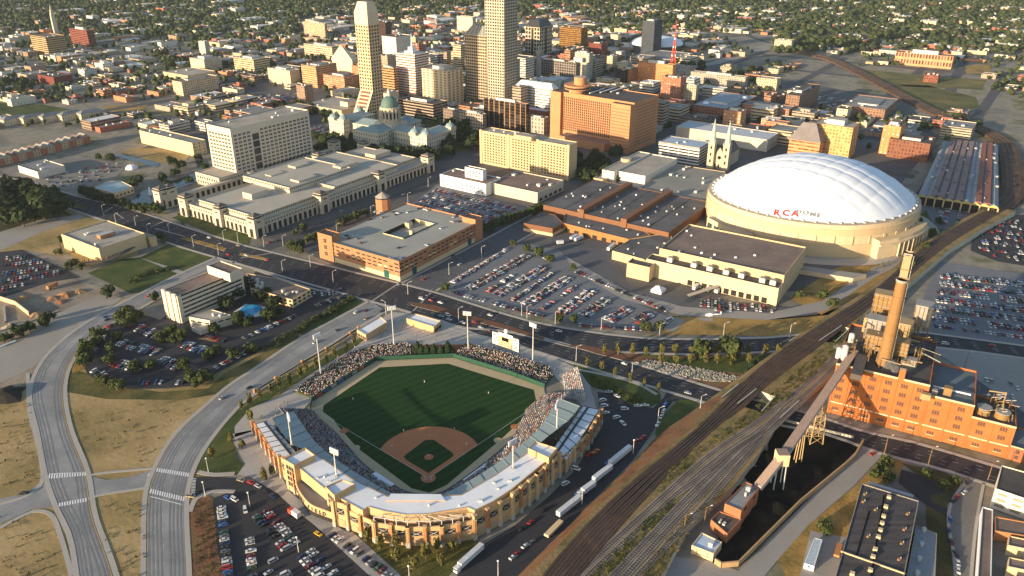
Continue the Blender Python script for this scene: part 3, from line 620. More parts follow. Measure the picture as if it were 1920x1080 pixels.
ROOFS = {'g': C_ROOFG, 't': C_ROOFT, 'd': C_ROOFD, 'w': C_ROOFW, 'b': C_ROOFB}
def inset(P, d):
    P = ccw(P); n = len(P); out = []
    for i in range(n):
        a, b, c = Vector(P[i-1][:2]), Vector(P[i][:2]), Vector(P[(i+1) % n][:2]); e, f = (b-a).normalized(), (c-b).normalized()
        ne, nf = Vector((-e.y, e.x)), Vector((-f.y, f.x)); s = ne+nf; s = s/max(.3, s.dot(ne)) if s.length > 1e-6 else ne
        out.append((b.x+s.x*d, b.y+s.y*d))
    return out
RO = {}
def block(t, P, z0, z1, wall, roof, par=.9, name='wall', rname='roof', o=None):
    """walls with a parapet and a sunken flat roof as two parts"""
    o = o or t.get('_o') or tuple(t.location); P = ccw(P); I = inset(P, .35)
    w = MB(); w.prism(P, z0, z1, wall, wall, top=False)
    for i in range(len(P)):
        j = (i+1) % len(P); w.face([(*P[i], z1), (*P[j], z1), (*I[j], z1), (*I[i], z1)], wall, [(0, -1)]*4)
        w.face([(*I[j], z1), (*I[i], z1), (*I[i], z1-par), (*I[j], z1-par)][::-1], wall, [(0, -1)]*4)
    ob = w.build(name, t, o); r = MB(); r.face([(*p, z1-par+.02) for p in I], roof); RO[t.name] = r.build(rname, t, o); return ob
def bthing(name, label, cat, P, z=0, group=None):
    c = (sum(p[0] for p in P)/len(P), sum(p[1] for p in P)/len(P), z); t = thing(name, label, cat, c, 0, group); t['_o'] = c; return t
def bump_box(t, cx, cy, z, l, w, h, m, mt=None, name='rooftop_unit', ang=GA):
    return MB().rect(cx, cy, z, l, w, h, ang, m, mt).build(name, t, t['_o'])
def units(t, P, z, n, m=None, s=(2, 5), seed=0, h=(1, 2.4)):
    r = random.Random(seed+int(abs(P[0][0]*7))); xs = [p[0] for p in P]; ys = [p[1] for p in P]; I = inset(P, 3); k = 0; tr = 0
    while k < n and tr < n*12:
        tr += 1; x, y = r.uniform(min(xs), max(xs)), r.uniform(min(ys), max(ys))
        if inside(I, x, y): k += 1; MB().rect(x, y, z, r.uniform(*s), r.uniform(*s)*.8, r.uniform(*h), GA, m or C_AC).build('rooftop_unit', RO.get(t.name, t), t['_o'])
SCR = []
def scr(P, h):
    q = [pj(*p, z) for p in P for z in (0, h)]; SCR.append((min(a[0] for a in q), max(a[0] for a in q), min(a[1] for a in q), max(pj(*p)[1] for p in P), min(p[1] for p in P)))
def hero(name, label, cat, A, L, R, h, wall, roof='g', g=True, z0=0, nu=3, pent=0, group=None, par=.9, us=(2, 5)):
    P = prect(A, L, R, h+z0, g); t = bthing(name, label, cat, P, 0, group); block(t, P, z0, z0+h, wall, ROOFS.get(roof, roof), par)
    if z0 == 0: occ(P); scr(P, h)
    if pent:
        c = Vector((sum(p[0] for p in P)/4, sum(p[1] for p in P)/4)); l, w = math.dist(P[0], P[1]), math.dist(P[1], P[2])
        ang = math.atan2(P[1][1]-P[0][1], P[1][0]-P[0][0]); MB().rect(c.x, c.y, h+z0-par, l*.5, w*.45, pent, ang, wall if not wall.get('px') else C_AC, ROOFS.get(roof, roof)).build('penthouse', t, t['_o'])
    if nu: units(t, P, h+z0-par, nu, s=us)
    t['_P'] = [c for p in P for c in p]; return t, P
# ---------------------------------------------------------------- ballpark
C_TAN = mat((.53, .36, .19), s1=.1, a1=.2, s2=1.5, a2=.12); C_BRK = mat((.42, .19, .08), s1=.2, a1=.2, s2=2, a2=.15)
C_TEAL = mat((.26, .33, .34), rough=.6, s1=.05, a1=.15, s2=.6, a2=.06); C_SWHT = mat((.80, .82, .85), rough=.6, s1=.05, a1=.14, s2=.4, a2=.08)
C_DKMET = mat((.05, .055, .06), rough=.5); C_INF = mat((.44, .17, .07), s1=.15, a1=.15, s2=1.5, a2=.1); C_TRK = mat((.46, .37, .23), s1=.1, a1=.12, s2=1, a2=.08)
HPx, HPy = gp(803, 897); TH = math.radians(94.4); cf = Vector((math.cos(TH), math.sin(TH))); rt = Vector((cf.y, -cf.x))
def F(d, o=0): p = Vector((HPx, HPy))+cf*d+rt*o; return (p.x, p.y)
TRK = [(585, 767), (587, 753), (705, 677), (850, 671), (960, 705), (1020, 727), (1022, 741), (1003, 757), (984, 777), (960, 826), (915, 866), (860, 907), (828, 927), (792, 931), (748, 919), (685, 876), (655, 843), (626, 810), (604, 792)]
struct(MB().sheet(pts(TRK), .11, C_TRK).build('warning_track'))
m_, nt_, b_ = _nt('mown_grass')
g_ = nt_.nodes.new('ShaderNodeNewGeometry'); mp_ = nt_.nodes.new('ShaderNodeMapping'); mp_.inputs['Rotation'].default_value = (0, 0, -math.radians(38)); nt_.links.new(g_.outputs['Position'], mp_.inputs[0])
sp_ = nt_.nodes.new('ShaderNodeSeparateXYZ'); nt_.links.new(mp_.outputs[0], sp_.inputs[0]); s_ = _math(nt_, 'SINE', _math(nt_, 'MULTIPLY', sp_.outputs[1], 1.05))
k_ = _math(nt_, 'MULTIPLY_ADD', s_, 1.2, .5); n_ = nt_.nodes.new('ShaderNodeClamp'); nt_.links.new(k_, n_.inputs[0])
c_ = _mix(nt_, n_.outputs[0], (.013, .044, .010), (.019, .062, .015)); c_ = _mix(nt_, _math(nt_, 'MULTIPLY', _noise(nt_, .15, 4), .6), c_, (.016, .04, .012)); nt_.links.new(c_, b_.inputs['Base Color']); b_.inputs['Roughness'].default_value = .95; b_.inputs['Specular IOR Level'].default_value = .1
C_MOWN = m_
GR = [(607, 760), (712, 689), (840, 682), (960, 719), (1001, 731), (1005, 751), (984, 769), (983, 782), (962, 803), (937, 826), (837, 910), (805, 924), (772, 916), (672, 842), (645, 812), (632, 797), (626, 787), (605, 772)]
struct(MB().sheet(pts(GR), .13, C_MOWN).build('outfield_grass'))
# infield: skin arc, grass diamond, mound, plate circle, base paths
R_ = 28.96; t_ = (18.44+math.sqrt(18.44**2-2*(18.44**2-R_**2)))/2; fd = []
a0_ = math.atan2(t_, t_-18.44); arc = [F(18.44+R_*math.cos(a0_*(-1+2*i/40)), R_*math.sin(a0_*(-1+2*i/40))) for i in range(41)]
s1_ = 19.4; inner = [F(t_-2, t_), F(s1_-2, s1_)]
sk = MB(); sk.face([(*p, .15) for p in ccw([F(0, 0)]+arc)], C_INF)
struct(sk.build('infield_dirt'))
dm = []; q = s1_
for cx_, cy_, a_, b_2 in ((3.2, 0, 0, 0),): pass
D_ = [F(4.5, 0)]+[F(19.4-4.3+0*1, 19.4-0) if False else F(17.6, 13.2), F(19.4-3.9, 19.4-3.9+0)][:0]
corner = lambda d, o: Vector((d, o))
dia = [(4.2, 0), (17.0, 12.6), (19.4, 13.9), (21.6, 12.8), (34.2, 2.6), (34.4, 0), (34.2, -2.6), (21.6, -12.8), (19.4, -13.9), (17.0, -12.6)]
struct(MB().sheet([F(*p) for p in dia], .17, C_MOWN).build('infield_grass'))
for s in (-1, 1):   # grass outside the base paths in foul ground
    struct(MB().sheet([F(-.5, s*4.5), F(1.9, s*4.2), F(t_-.4, s*(t_+2.2)), F(t_-3.5, s*(t_+4.5))], .16, C_MOWN).build('foul_grass'))
mb = MB(); mb.cyl(*F(18.44), .15, .45, 2.7, 1.2, C_INF, 20); tag(mb.build('pitchers_mound', origin=(*F(18.44), .15)), 'round brown dirt mound inside the green infield diamond', 'mound')
struct(MB().cyl(*F(.3), .15, .19, 4.0, 4.0, C_INF, 28).build('home_plate_circle'))
for i, (d, o, l) in enumerate([(19.4, 19.4, 'white square base at the right corner of the infield'), (38.8, 0, 'white square base at the top of the infield'), (19.4, -19.4, 'white square base at the left corner of the infield'), (.2, 0, 'white home plate in the dirt circle')]):
    tag(MB().rect(*F(d, o), .19, .5, .5, .1, TH+.785, C_WHITE).build('base', origin=(*F(d, o), .19)), l, 'base', 'bases of the ball field')
ln = MB()
for s in (-1, 1): ribbon(ln, [F(1, s*1), F(69, s*69)], -.08, .08, .2, C_WHITE)
for s in (-1, 1):
    for p_, q_ in (((-1.2, s*.5), (1.4, s*.5)), ((-1.2, s*1.8), (1.4, s*1.8)), ((1.4, s*.5), (1.4, s*1.8)), ((-1.2, s*.5), (-1.2, s*1.8))): ribbon(ln, [F(*p_), F(*q_)], -.05, .05, .22, C_WHITE)
struct(ln.build('foul_lines'))
dr = MB()
for p in ((667, 840), (934, 826), (645, 808), (965, 800)): dr.cyl(*gp(*p), .12, .2, 2.6, 2.6, C_TRK if p[0] in (667, 934) else C_INF, 16)
struct(dr.build('bullpen_dirt'))
# outfield wall in panels
tf = bthing('outfield_wall', 'long dark green padded outfield wall round the ball field', 'wall', pts([(705, 677), (960, 705)]))
C_GRN = mat((.02, .075, .045), s1=.2, a1=.2)
WL = pts([(583, 768), (586, 752), (705, 676), (850, 670), (960, 704), (1021, 727)])
for i, (a, b) in enumerate(zip(WL, WL[1:])):
    m = MB(); ribbon(m, [a, b], 0, .35, 3.0, C_GRN, .05); m.build('wall_panel', tf, tf['_o'])
sg = [(a, b) for a, b in zip(WL, WL[1:])]
adc = [(.45, .06, .04), (.06, .10, .25), (.35, .35, .33), (.05, .12, .3), (.08, .08, .08), (.3, .3, .28), (.5, .12, .05)]
for k in range(7):
    a, b = Vector(WL[1]), Vector(WL[2]); p = a.lerp(b, .06+k*.11); q = a.lerp(b, .06+k*.11+.08)
    m = MB(); ribbon(m, [tuple(p), tuple(q)], -.12, -.05, 2.5, mat(adc[k], s1=.5), .4); m.build('advert_board', tf, tf['_o'])
# ---- stand building
O = [(478, 812), (531, 895), (557, 925), (630, 985), (655, 992), (705, 1015), (767, 1024), (830, 1022), (890, 1010), (960, 972), (1005, 935), (1047, 895), (1100, 842), (1125, 795)]
OW = pts(O)
S = bthing('baseball_stadium', 'curved tan brick ballpark with white roof and teal canopies around a dark green field', 'stadium', [gp(800, 960)]); SO = S['_o']
inn = resample(smooth(pts([(583, 769), (604, 792), (626, 810), (655, 843), (685, 876), (748, 919), (792, 931), (828, 927), (860, 907), (915, 866), (960, 826), (984, 777), (1003, 757), (1022, 741)]), 3), 60)
NR = 15; DEP = 19.0
bowl = MB(); C_SEAT = mat((.20, .21, .215), s1=.3, a1=.2)
LN = [offs(inn, -DEP*k/NR) for k in range(NR+1)]
sgn = -1
if (Vector(LN[-1][30])-Vector(F(20))).length < (Vector(LN[0][30])-Vector(F(20))).length:
    LN = [offs(inn, DEP*k/NR) for k in range(NR+1)]
for k in range(NR):
    z0, z1 = 1.2+.55*k, 1.2+.55*(k+1)
    for i in range(59):
        a, b, c, d = LN[k][i], LN[k][i+1], LN[k+1][i+1], LN[k+1][i]
        bowl.face([(*a, z0), (*b, z0), (*c, z0), (*d, z0)], C_SEAT); bowl.face([(*d, z0), (*c, z0), (*c, z1), (*d, z1)], C_SEAT)
for i in range(59): bowl.face([(*LN[0][i], .05), (*LN[0][i+1], .05), (*LN[0][i+1], 1.2), (*LN[0][i], 1.2)], C_TEAL)
bowl.build('seating_bowl', S, SO)
rail = MB(); ribbon(rail, LN[0], -.1, .05, 1.6, C_DKMET, 1.1); rail.build('front_rail', S, SO)
# dugout roofs
for L in ([(700, 888), (735, 912)], [(872, 903), (915, 872)]):
    m = MB(); ribbon(m, pts(L, 2.2), -1.8, 1.8, 2.6, C_SWHT, .2); m.build('dugout', S, SO)
def canopy(I, O_, name, m):
    a = resample(smooth(pts(I, 13), 2), 14); b = resample(smooth(pts(O_, 15), 2), 14); mb = MB()
    for i in range(13):
        mb.face([(*a[i], 13), (*a[i+1], 13), (*b[i+1], 15), (*b[i], 15)], m); mb.face([(*a[i], 12.4), (*a[i+1], 12.4), (*a[i+1], 13), (*a[i], 13)], C_SWHT)
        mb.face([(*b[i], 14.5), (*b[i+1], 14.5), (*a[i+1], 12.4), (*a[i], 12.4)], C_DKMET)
    mb.build(name, S, SO)
    for i in range(14):
        d = (Vector(b[i])-Vector(a[i])).normalized(); r = MB(); r.beam((*a[i], 13.06), (*b[i], 15.06), .25, C_DKMET if i % 3 == 0 else m); r.build('canopy_seam', S, SO)
        p = Vector(b[i])-d*2; c = MB(); c.beam((p.x, p.y, 0.1), (p.x, p.y, 14.4), .5, C_DKMET); c.build('canopy_column', S, SO)
    return a, b
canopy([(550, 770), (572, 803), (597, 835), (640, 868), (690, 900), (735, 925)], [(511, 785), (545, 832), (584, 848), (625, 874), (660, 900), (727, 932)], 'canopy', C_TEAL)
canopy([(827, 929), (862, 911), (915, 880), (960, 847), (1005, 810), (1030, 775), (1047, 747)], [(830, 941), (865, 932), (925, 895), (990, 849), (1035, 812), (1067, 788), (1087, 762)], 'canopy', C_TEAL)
WR = [(584, 845), (562, 878), (610, 917), (640, 935), (680, 957), (690, 950), (720, 958), (760, 965), (800, 964), (842, 957), (877, 951), (890, 957), (925, 940), (960, 917), (1017, 870), (1029, 862), (990, 847), (925, 892), (865, 927), (827, 929), (733, 928), (727, 930), (660, 897)]
WRw = pts(WR, 16); m = MB(); I_ = inset(WRw, .4); P_ = ccw(WRw)
m.prism(P_, 9, 16.0, C_TAN, C_TAN, top=False)
for i in range(len(P_)): j = (i+1) % len(P_); m.face([(*P_[i], 16), (*P_[j], 16), (*I_[j], 16), (*I_[i], 16)], C_TAN)
m.build('upper_wall', S, SO); MB().face([(*p, 15.8) for p in I_], C_SWHT).build('main_roof', S, SO)
MB().prism(ccw(pts([(733, 927), (827, 928), (835, 940), (725, 940)], 16)), 16.05, 16.5, C_TAN, C_SWHT).build('press_box_roof', S, SO)
rr = random.Random(5)
for _ in range(26):
    i = rr.randrange(1, 14); a = Vector(P_[i % len(P_)]); c = Vector(gp(*WR[rr.choice([2, 3, 12, 13, 21, 20, 19, 18])], 16)); d = Vector(gp(rr.uniform(600, 990), 0, 16)) if False else c
    px_, py_ = rr.uniform(590, 1010), rr.uniform(880, 955); p = gp(px_, py_, 16)
    if inside(inset(WRw, 1.5), *p): MB().rect(*p, 15.8, rr.uniform(.8, 1.6), rr.uniform(.8, 1.4), rr.uniform(.5, 1.1), rr.random(), C_AC).build('roof_vent', S, SO)
def tower(L, z, h=19.5):
    W = ccw(pts(L, z)); block(S, W, 0, h, C_TAN, C_SWHT, .8, 'corner_tower', 'tower_roof', SO)
    return W
T1 = tower([(531, 860), (572, 839), (591, 853), (551, 872)], 19.5); T2 = tower([(610, 912), (642, 898), (666, 907), (627, 929)], 19.5); T3 = tower([(990, 840), (1004, 827), (1045, 840), (1029, 858)], 19.5)
# outer walls between the piers, each bay a wall with a dark grille opening
HS = {0: 8, 1: 14, 2: 12, 3: 15, 4: 12, 5: 11.5, 6: 11.5, 7: 11.5, 8: 14, 9: 15.5, 10: 15.5, 11: 10, 12: 10}
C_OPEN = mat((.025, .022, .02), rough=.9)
for i in range(len(OW)-1):
    a, b = Vector(OW[i]), Vector(OW[i+1]); L = (b-a).length; ang = math.atan2(b.y-a.y, b.x-a.x); nb = max(1, round(L/7.5)); h = HS[i]
    if i == 2: continue
    d = (b-a).normalized(); nrm = Vector((d.y, -d.x))
    for k in range(nb):
        p, q = a+d*(L*k/nb), a+d*(L*(k+1)/nb); m = MB(); ribbon(m, [tuple(p), tuple(q)], 0, .7, h, C_TAN if i else C_BRK, 0); m.build('outer_wall', S, SO)
        c = (p+q)/2+nrm*.1; wl = L/nb
        op = MB(); op.rect(c.x, c.y, h*.55, wl*.58, .3, h*.22, ang, C_OPEN); ob = op.build('wall_opening', S, SO)
        for sgn_ in (-1, 1, 0):
            g = MB(); cc = c+nrm*.2
            if sgn_: g.beam((*(cc-d*wl*.28), h*.66-sgn_*h*.1), (*(cc+d*wl*.28), h*.66+sgn_*h*.1), .16, C_AC)
            else: g.beam((*(cc-d*wl*.31), h*.54), (*(cc+d*wl*.31), h*.54), .3, C_TAN)
            g2 = g.build('grille_bar', ob, SO); g2.parent = ob; g2.location = (0, 0, 0)
        op = MB(); op.rect(c.x, c.y, h*.06, wl*.5, .24, h*.26, ang, mat((.46, .32, .18), s1=.3)); op.build('lower_panel', S, SO)
        for r in (p,)+((q,) if k == nb-1 else ()):
            m = MB(); c2 = r+nrm*.5; m.rect(c2.x, c2.y, 0, 1.5, 1.6, h+.5, ang, C_BRK if k % 2 or i in (0, 12) else C_TAN); m.rect(c2.x, c2.y, h+.5, 1.9, 2.0, .5, ang, C_TAN); m.rect(c2.x, c2.y, 0, 1.8, 1.9, 3.2, ang, C_WALK); m.build('pier', S, SO)
# terrace floor inside the low front wall and its steel canopy frame
ter = ccw([*OW[5:9], *pts([(877, 951), (842, 957), (800, 964), (760, 965), (720, 958), (690, 950)], 16)])
MB().sheet(ter, 8.5, C_CONC).build('terrace_floor', S, SO)
for i in range(5, 8):
    a, b = Vector(OW[i]), Vector(OW[i+1])
    for k in range(3):
        p = a.lerp(b, k/3); c = Vector(gp(785, 960, 16)); q = p+(c-p).normalized()*7; m = MB(); m.beam((*p, 11.8), (*p, 15), .35, C_AC); m.beam((*p, 15), (*q, 15.6), .3, C_AC); m.build('canopy_frame', S, SO)
    m = MB(); m.beam((*a, 15), (*b, 15), .3, C_AC); m.build('canopy_frame', S, SO)
# glazed towers
for W in (T1, T2, T3):
    G = ccw(W)
    k = min(range(4), key=lambda i: (G[i][1]+G[(i+1) % 4][1])); a, b = Vector(G[k]), Vector(G[(k+1) % 4]); ang = math.atan2(b.y-a.y, b.x-a.x)
    windows(S, SO, G[k], ang, [((b-a).length*u, z, (b-a).length*.2, 2.6) for u in (.3, .55, .8) for z in (5, 8.6, 12.2, 15.6)], glass((.03, .04, .045)))
# curved entrance gallery with its name in letters
ga = smooth(pts([(553, 897), (560, 922), (580, 948), (606, 960), (628, 968)], 7), 5); back = pts([(628, 952), (553, 885)], 7)
m = MB(); m.face([(*p, 7.6) for p in ccw(ga+back)], C_CONC); m.build('gallery_roof', S, SO)
m = MB(); ribbon(m, ga, 0, .4, 8.6, C_TAN, 4.6); m.build('gallery_wall', S, SO)
m = MB(); ribbon(m, ga, .1, .5, 4.6, C_OPEN, 2.0); m.build('gallery_opening', S, SO)
sn = struct(MB().sheet(ccw(pts([(545, 905), (640, 985), (655, 975), (560, 880)])), .1, C_WALK).build('entrance_paving'))
txt = 'VICTORY FIELD'; gl_ = resample(ga, len(txt)*2+7)
for k, chx in enumerate(txt):
    if chx == ' ': continue
    p, q = gl_[3+2*k], gl_[5+2*k]; cu = bpy.data.curves.new('letter', 'FONT'); cu.body = chx; cu.size = 3.0; cu.extrude = .12; cu.align_x = 'CENTER'
    fo_ = bpy.data.objects.new('letter', cu); cu.materials.append(C_DKMET); lo = bpy.data.objects.new('sign_letter', bpy.data.meshes.new_from_object(fo_)); bpy.data.objects.remove(fo_); col.objects.link(lo); lo.parent = S; d = Vector((q[0]-p[0], q[1]-p[1])).normalized(); n = Vector((d.y, -d.x))
    lo.location = (p[0]+n.x*.35-SO[0], p[1]+n.y*.35-SO[1], 5.3); lo.rotation_euler = (math.pi/2, 0, math.atan2(d.y, d.x))
# suite roofs of the two wings
def panels(L, z, n):
    W = pts(L, z); A = resample(W[:2], n+1); B = resample(W[2:], n+1)
    for i in range(n):
        m = MB(); m.face([(*A[i], z), (*B[i], z), (*B[i+1], z), (*A[i+1], z)], C_SWHT); m.beam((*A[i], z+.1), (*B[i], z+.1), .3, C_DKMET); m.build('wing_roof', S, SO)
    m = MB(); a, b = [((A[i][0]*.3+B[i][0]*.7), (A[i][1]*.3+B[i][1]*.7), z+.16) for i in (0, n)]; m.beam(a, b, 1.3, C_DKMET, .3); m.build('roof_gutter', S, SO)
    m = MB(); W2 = ccw([A[0], B[0], B[-1], A[-1]]); m.prism(inset(W2, .3), 0, z-.3, C_TAN, top=False); m.build('wing_wall', S, SO)
panels([(481, 795), (521, 858), (502, 789), (556, 850)], 9, 7); panels([(1123, 768), (1062, 862), (1094, 762), (1040, 838)], 10, 7)
# ---- berms, mulch bed, bleachers
BERM_L = [(552, 735), (580, 713), (655, 664), (705, 648), (770, 645), (771, 667), (705, 674), (587, 749)]; BERM_R = [(855, 666), (872, 645), (960, 668), (1030, 690), (1036, 706), (1020, 724), (960, 701), (880, 677)]
C_BG = mat((.04, .065, .02), s1=.3, a1=.3)
struct(MB().sheet(ccw(pts(BERM_L)), 1.2, C_BG).prism(pts(BERM_L), 0, 1.19, C_BG, top=False).build('lawn_terrace')); struct(MB().sheet(ccw(pts(BERM_R)), 1.2, C_BG).prism(pts(BERM_R), 0, 1.19, C_BG, top=False).build('lawn_terrace'))
struct(MB().sheet(ccw(pts([(771, 668), (772, 648), (868, 647), (856, 668)])), .5, mat((.30, .085, .03), s1=.3, a1=.2)).build('mulch_bed'))
BL = [(1055, 706), (1083, 700), (1097, 752), (1060, 748)]; bw = pts(BL); bt = bthing('bleachers', 'block of sloping bleachers packed with fans right of the outfield corner', 'bleachers', bw)
for k in range(10):
    a, b = Vector(bw[0]).lerp(Vector(bw[3]), 0), 0
    l0, l1 = Vector(bw[0]).lerp(Vector(bw[1]), k/10), Vector(bw[0]).lerp(Vector(bw[1]), (k+1)/10); r0, r1 = Vector(bw[3]).lerp(Vector(bw[2]), k/10), Vector(bw[3]).lerp(Vector(bw[2]), (k+1)/10)
    MB().prism([tuple(l0), tuple(l1), tuple(r1), tuple(r0)], .1, .8+k*.45, C_AC).build('step', bt, bt['_o'])
# ---- crowd: thousands of seated spectators
def spectator(mb, x, y, z, a, r, warm=False):
    c = r.choice(CROWD); s = r.choice(((.55, .36, .25), (.42, .26, .17), (.25, .14, .09), (.6, .42, .3)))
    ca, sa = math.cos(a), math.sin(a); v = vcol(.9)
    mb.rect(x, y, z+.25, .46, .3, .62, a, v, c=c); mb.rect(x+ca*0-sa*-.25, y+ca*-.25, z+.3, .42, .5, .2, a, v, c=r.choice(((.05, .06, .12), (.1, .1, .1), (.35, .3, .22), c)))
    mb.cyl(x, y, z+.88, z+1.12, .13, .1, v, 5, c=s if r.random() < .55 else r.choice(((.7, .7, .7), (.35, .05, .04), (.05, .04, .03), (.08, .05, .03))))
CROWD = [(.75, .74, .7)]*5+[(.5, .5, .52)]*2+[(.35, .04, .03)]*2+[(.05, .07, .2)]*2+[(.06, .06, .06)]*2+[(.15, .25, .45), (.55, .35, .12), (.12, .2, .1), (.45, .25, .25), (.3, .32, .36), (.6, .55, .42)]
r = random.Random(3); cm = MB()
for k in range(NR-1):
    M_ = [((LN[k][i][0]+LN[k+1][i][0])/2, (LN[k][i][1]+LN[k+1][i][1])/2) for i in range(60)]; n = int(sum(math.dist(a, b) for a, b in zip(M_, M_[1:]))/.78); Q = resample(M_, n)
    for i in range(1, n-1):
        x, y = Q[i]; px_, py_ = pj(x, y, 2)
        if 650 < px_ < 950 and k < 2 and r.random() < .8: continue
        if i % 22 < 2: continue
        if r.random() < (.93 if math.sin(i*.13+k*.5)+math.sin(i*.05) > -1.1 else .5): spectator(cm, x, y, 1.2+.55*k, math.atan2(Q[i+1][1]-Q[i-1][1], Q[i+1][0]-Q[i-1][0])+(math.pi if True else 0), r)
tag(cm.build('crowd'), 'thousands of spectators filling the curved seating bowl under the canopies', 'crowd', kind='stuff')
def scatter(Pl, dens, z, slope=None):
    W = ccw(pts(Pl)); xs = [p[0] for p in W]; ys = [p[1] for p in W]; out = []
    for _ in range(int((max(xs)-min(xs))*(max(ys)-min(ys))*dens)):
        x, y = r.uniform(min(xs), max(xs)), r.uniform(min(ys), max(ys))
        if inside(W, x, y): out.append((x, y))
    return out
cm = MB()
for x, y in scatter(BERM_L, .8, 0): spectator(cm, x, y, 1.15, r.uniform(-.5, .5), r)
tag(cm.build('crowd'), 'spectators sitting close together on the lawn terrace beyond the left outfield wall', 'crowd', kind='stuff')
cm = MB()
for x, y in scatter(BERM_R, .75, 0): spectator(cm, x, y, 1.15, r.uniform(-.6, .3), r)
tag(cm.build('crowd'), 'spectators sitting on the lawn terrace beyond the right outfield wall', 'crowd', kind='stuff')
cm = MB()
for k in range(10):
    for j in range(36):
        if r.random() < .9:
            l = Vector(bw[0]).lerp(Vector(bw[1]), (k+.5)/10); q = Vector(bw[3]).lerp(Vector(bw[2]), (k+.5)/10); p = l.lerp(q, (j+.5)/36); spectator(cm, p.x, p.y, .8+k*.45, 2.2, r)
tag(cm.build('crowd'), 'sunlit spectators packed on the bleachers at the right outfield corner', 'crowd', kind='stuff')
# ---- people one can tell apart
def person_mesh(top, leg, skin, cap, pose=0):
    v = vcol(.9); mb = MB()
    def limb(p, q, w0, w1, c):
        p, q = Vector(p), Vector(q); d = (q-p).normalized(); a = d.cross(Vector((0, 1, .01))).normalized(); b = a.cross(d); n = 6
        A = [p+(a*math.cos(6.283*i/n)+b*math.sin(6.283*i/n))*w0 for i in range(n)]; B = [q+(a*math.cos(6.283*i/n)+b*math.sin(6.283*i/n))*w1 for i in range(n)]
        for i in range(n): j = (i+1) % n; mb.face([A[i], A[j], B[j], B[i]], v, None, c)
        mb.face(B, v, None, c); mb.face(A[::-1], v, None, c)
    st = (.16, .28, .1)[pose]
    for s in (-1, 1):
        limb((s*.09, 0, .92), (s*st, .06 if s > 0 else -.06, .48), .1, .075, leg); limb((s*st, .06 if s > 0 else -.06, .48), (s*(st+.02), 0, .06), .07, .045, leg); mb.rect(s*(st+.02), .05, 0, .1, .26, .08, 0, v, c=(.04, .04, .04))
        ex = (.32, .4, .26)[pose]; limb((s*.2, 0, 1.42), (s*ex, .05, 1.14), .06, .045, top); limb((s*ex, .05, 1.14), (s*(ex-.05), .22, .95), .042, .03, skin); mb.rect(s*(ex-.05), .26, .88, .07, .1, .1, 0, v, c=skin)
    limb((0, 0, .88), (0, 0, 1.12), .17, .155, leg); limb((0, 0, 1.1), (0, 0, 1.45), .16, .21, top); limb((0, 0, 1.45), (0, 0, 1.56), .08, .06, skin)
    limb((0, .01, 1.55), (0, .01, 1.72), .09, .105, skin); limb((0, .01, 1.72), (0, .01, 1.81), .108, .06, cap); return mb
PM = {}
def person(x, y, z, a, top, leg, label, group, pose=0, cap=(.04, .04, .06), au=True):
    k = (top, leg, cap, pose)
    if k not in PM: PM[k] = person_mesh(top, leg, (.5, .33, .22), cap, pose).build('person', link=False).data
    o = bpy.data.objects.new('person', PM[k]); col.objects.link(o); o.location = (x, y, z); o.rotation_euler = (0, 0, a); tag(o, label, 'person', group); 
    if au: auto(o, label, x, y)
    return o
for px_, py_, l in [(796, 718, 'fielder in white standing in deep centre field'), (662, 750, 'fielder in white standing in left field'), (916, 739, 'fielder in white standing in right field'), (757, 810, 'fielder in white at the left edge of the infield dirt arc'),
                    (852, 806, 'fielder in white at the right edge of the infield dirt arc'), (735, 839, 'fielder in white beside the left corner base'), (875, 835, 'fielder in white beside the right corner base'), (804, 857, 'pitcher in white standing on the mound')]:
    person(*gp(px_, py_), .2 if py_ != 857 else .45, math.pi, (.8, .8, .78), (.78, .78, .76), l, 'ball players on the field', rnd.choice((0, 1)), (.25, .03, .03), False)
person(*F(.8, -.9), .2, -1.57, (.35, .36, .38), (.35, .36, .38), 'batter in grey beside home plate', 'ball players on the field', 1, au=False)
person(*F(-1.5, .1), .2, 0, (.15, .05, .05), (.78, .78, .76), 'catcher crouching behind home plate', 'ball players on the field', 1, au=False)
person(*F(-2.6, .3), .2, 0, (.03, .03, .04), (.2, .2, .22), 'umpire in dark clothes behind the catcher', 'umpires', 0, au=False)
person(*F(36, 6), .2, 3, (.03, .03, .04), (.2, .2, .22), 'umpire in dark clothes near the top of the infield', 'umpires', 0, au=False)
for _ in range(95):
    Pl = rnd.choice([([(700, 625), (735, 595), (760, 600), (770, 640), (700, 645)], 'on the plaza behind centre field'), ([(770, 620), (860, 628), (870, 640), (772, 642)], 'on the plaza behind the evergreens'), ([(480, 790), (545, 745), (560, 765), (510, 785)], 'on the paving left of the ballpark'),
                     ([(870, 640), (960, 662), (1050, 692), (1045, 700), (960, 670), (870, 645)], 'on the walkway under the scoreboard'), ([(560, 735), (660, 662), (700, 640), (690, 635), (600, 690)], 'above the left lawn terrace')])
    q = scatter(Pl[0], .05, 0)
    if not q: continue
    x, y = q[0]; tc, tn = rnd.choice([((.75, .74, .7), 'white'), ((.35, .04, .03), 'red'), ((.05, .07, .2), 'blue'), ((.06, .06, .06), 'black'), ((.4, .35, .25), 'tan')])
    person(x, y, .15, rnd.random()*6.28, tc, rnd.choice([(.05, .06, .12), (.3, .26, .2)]), f'person in {tn} top '+Pl[1], 'people on the ballpark plaza')
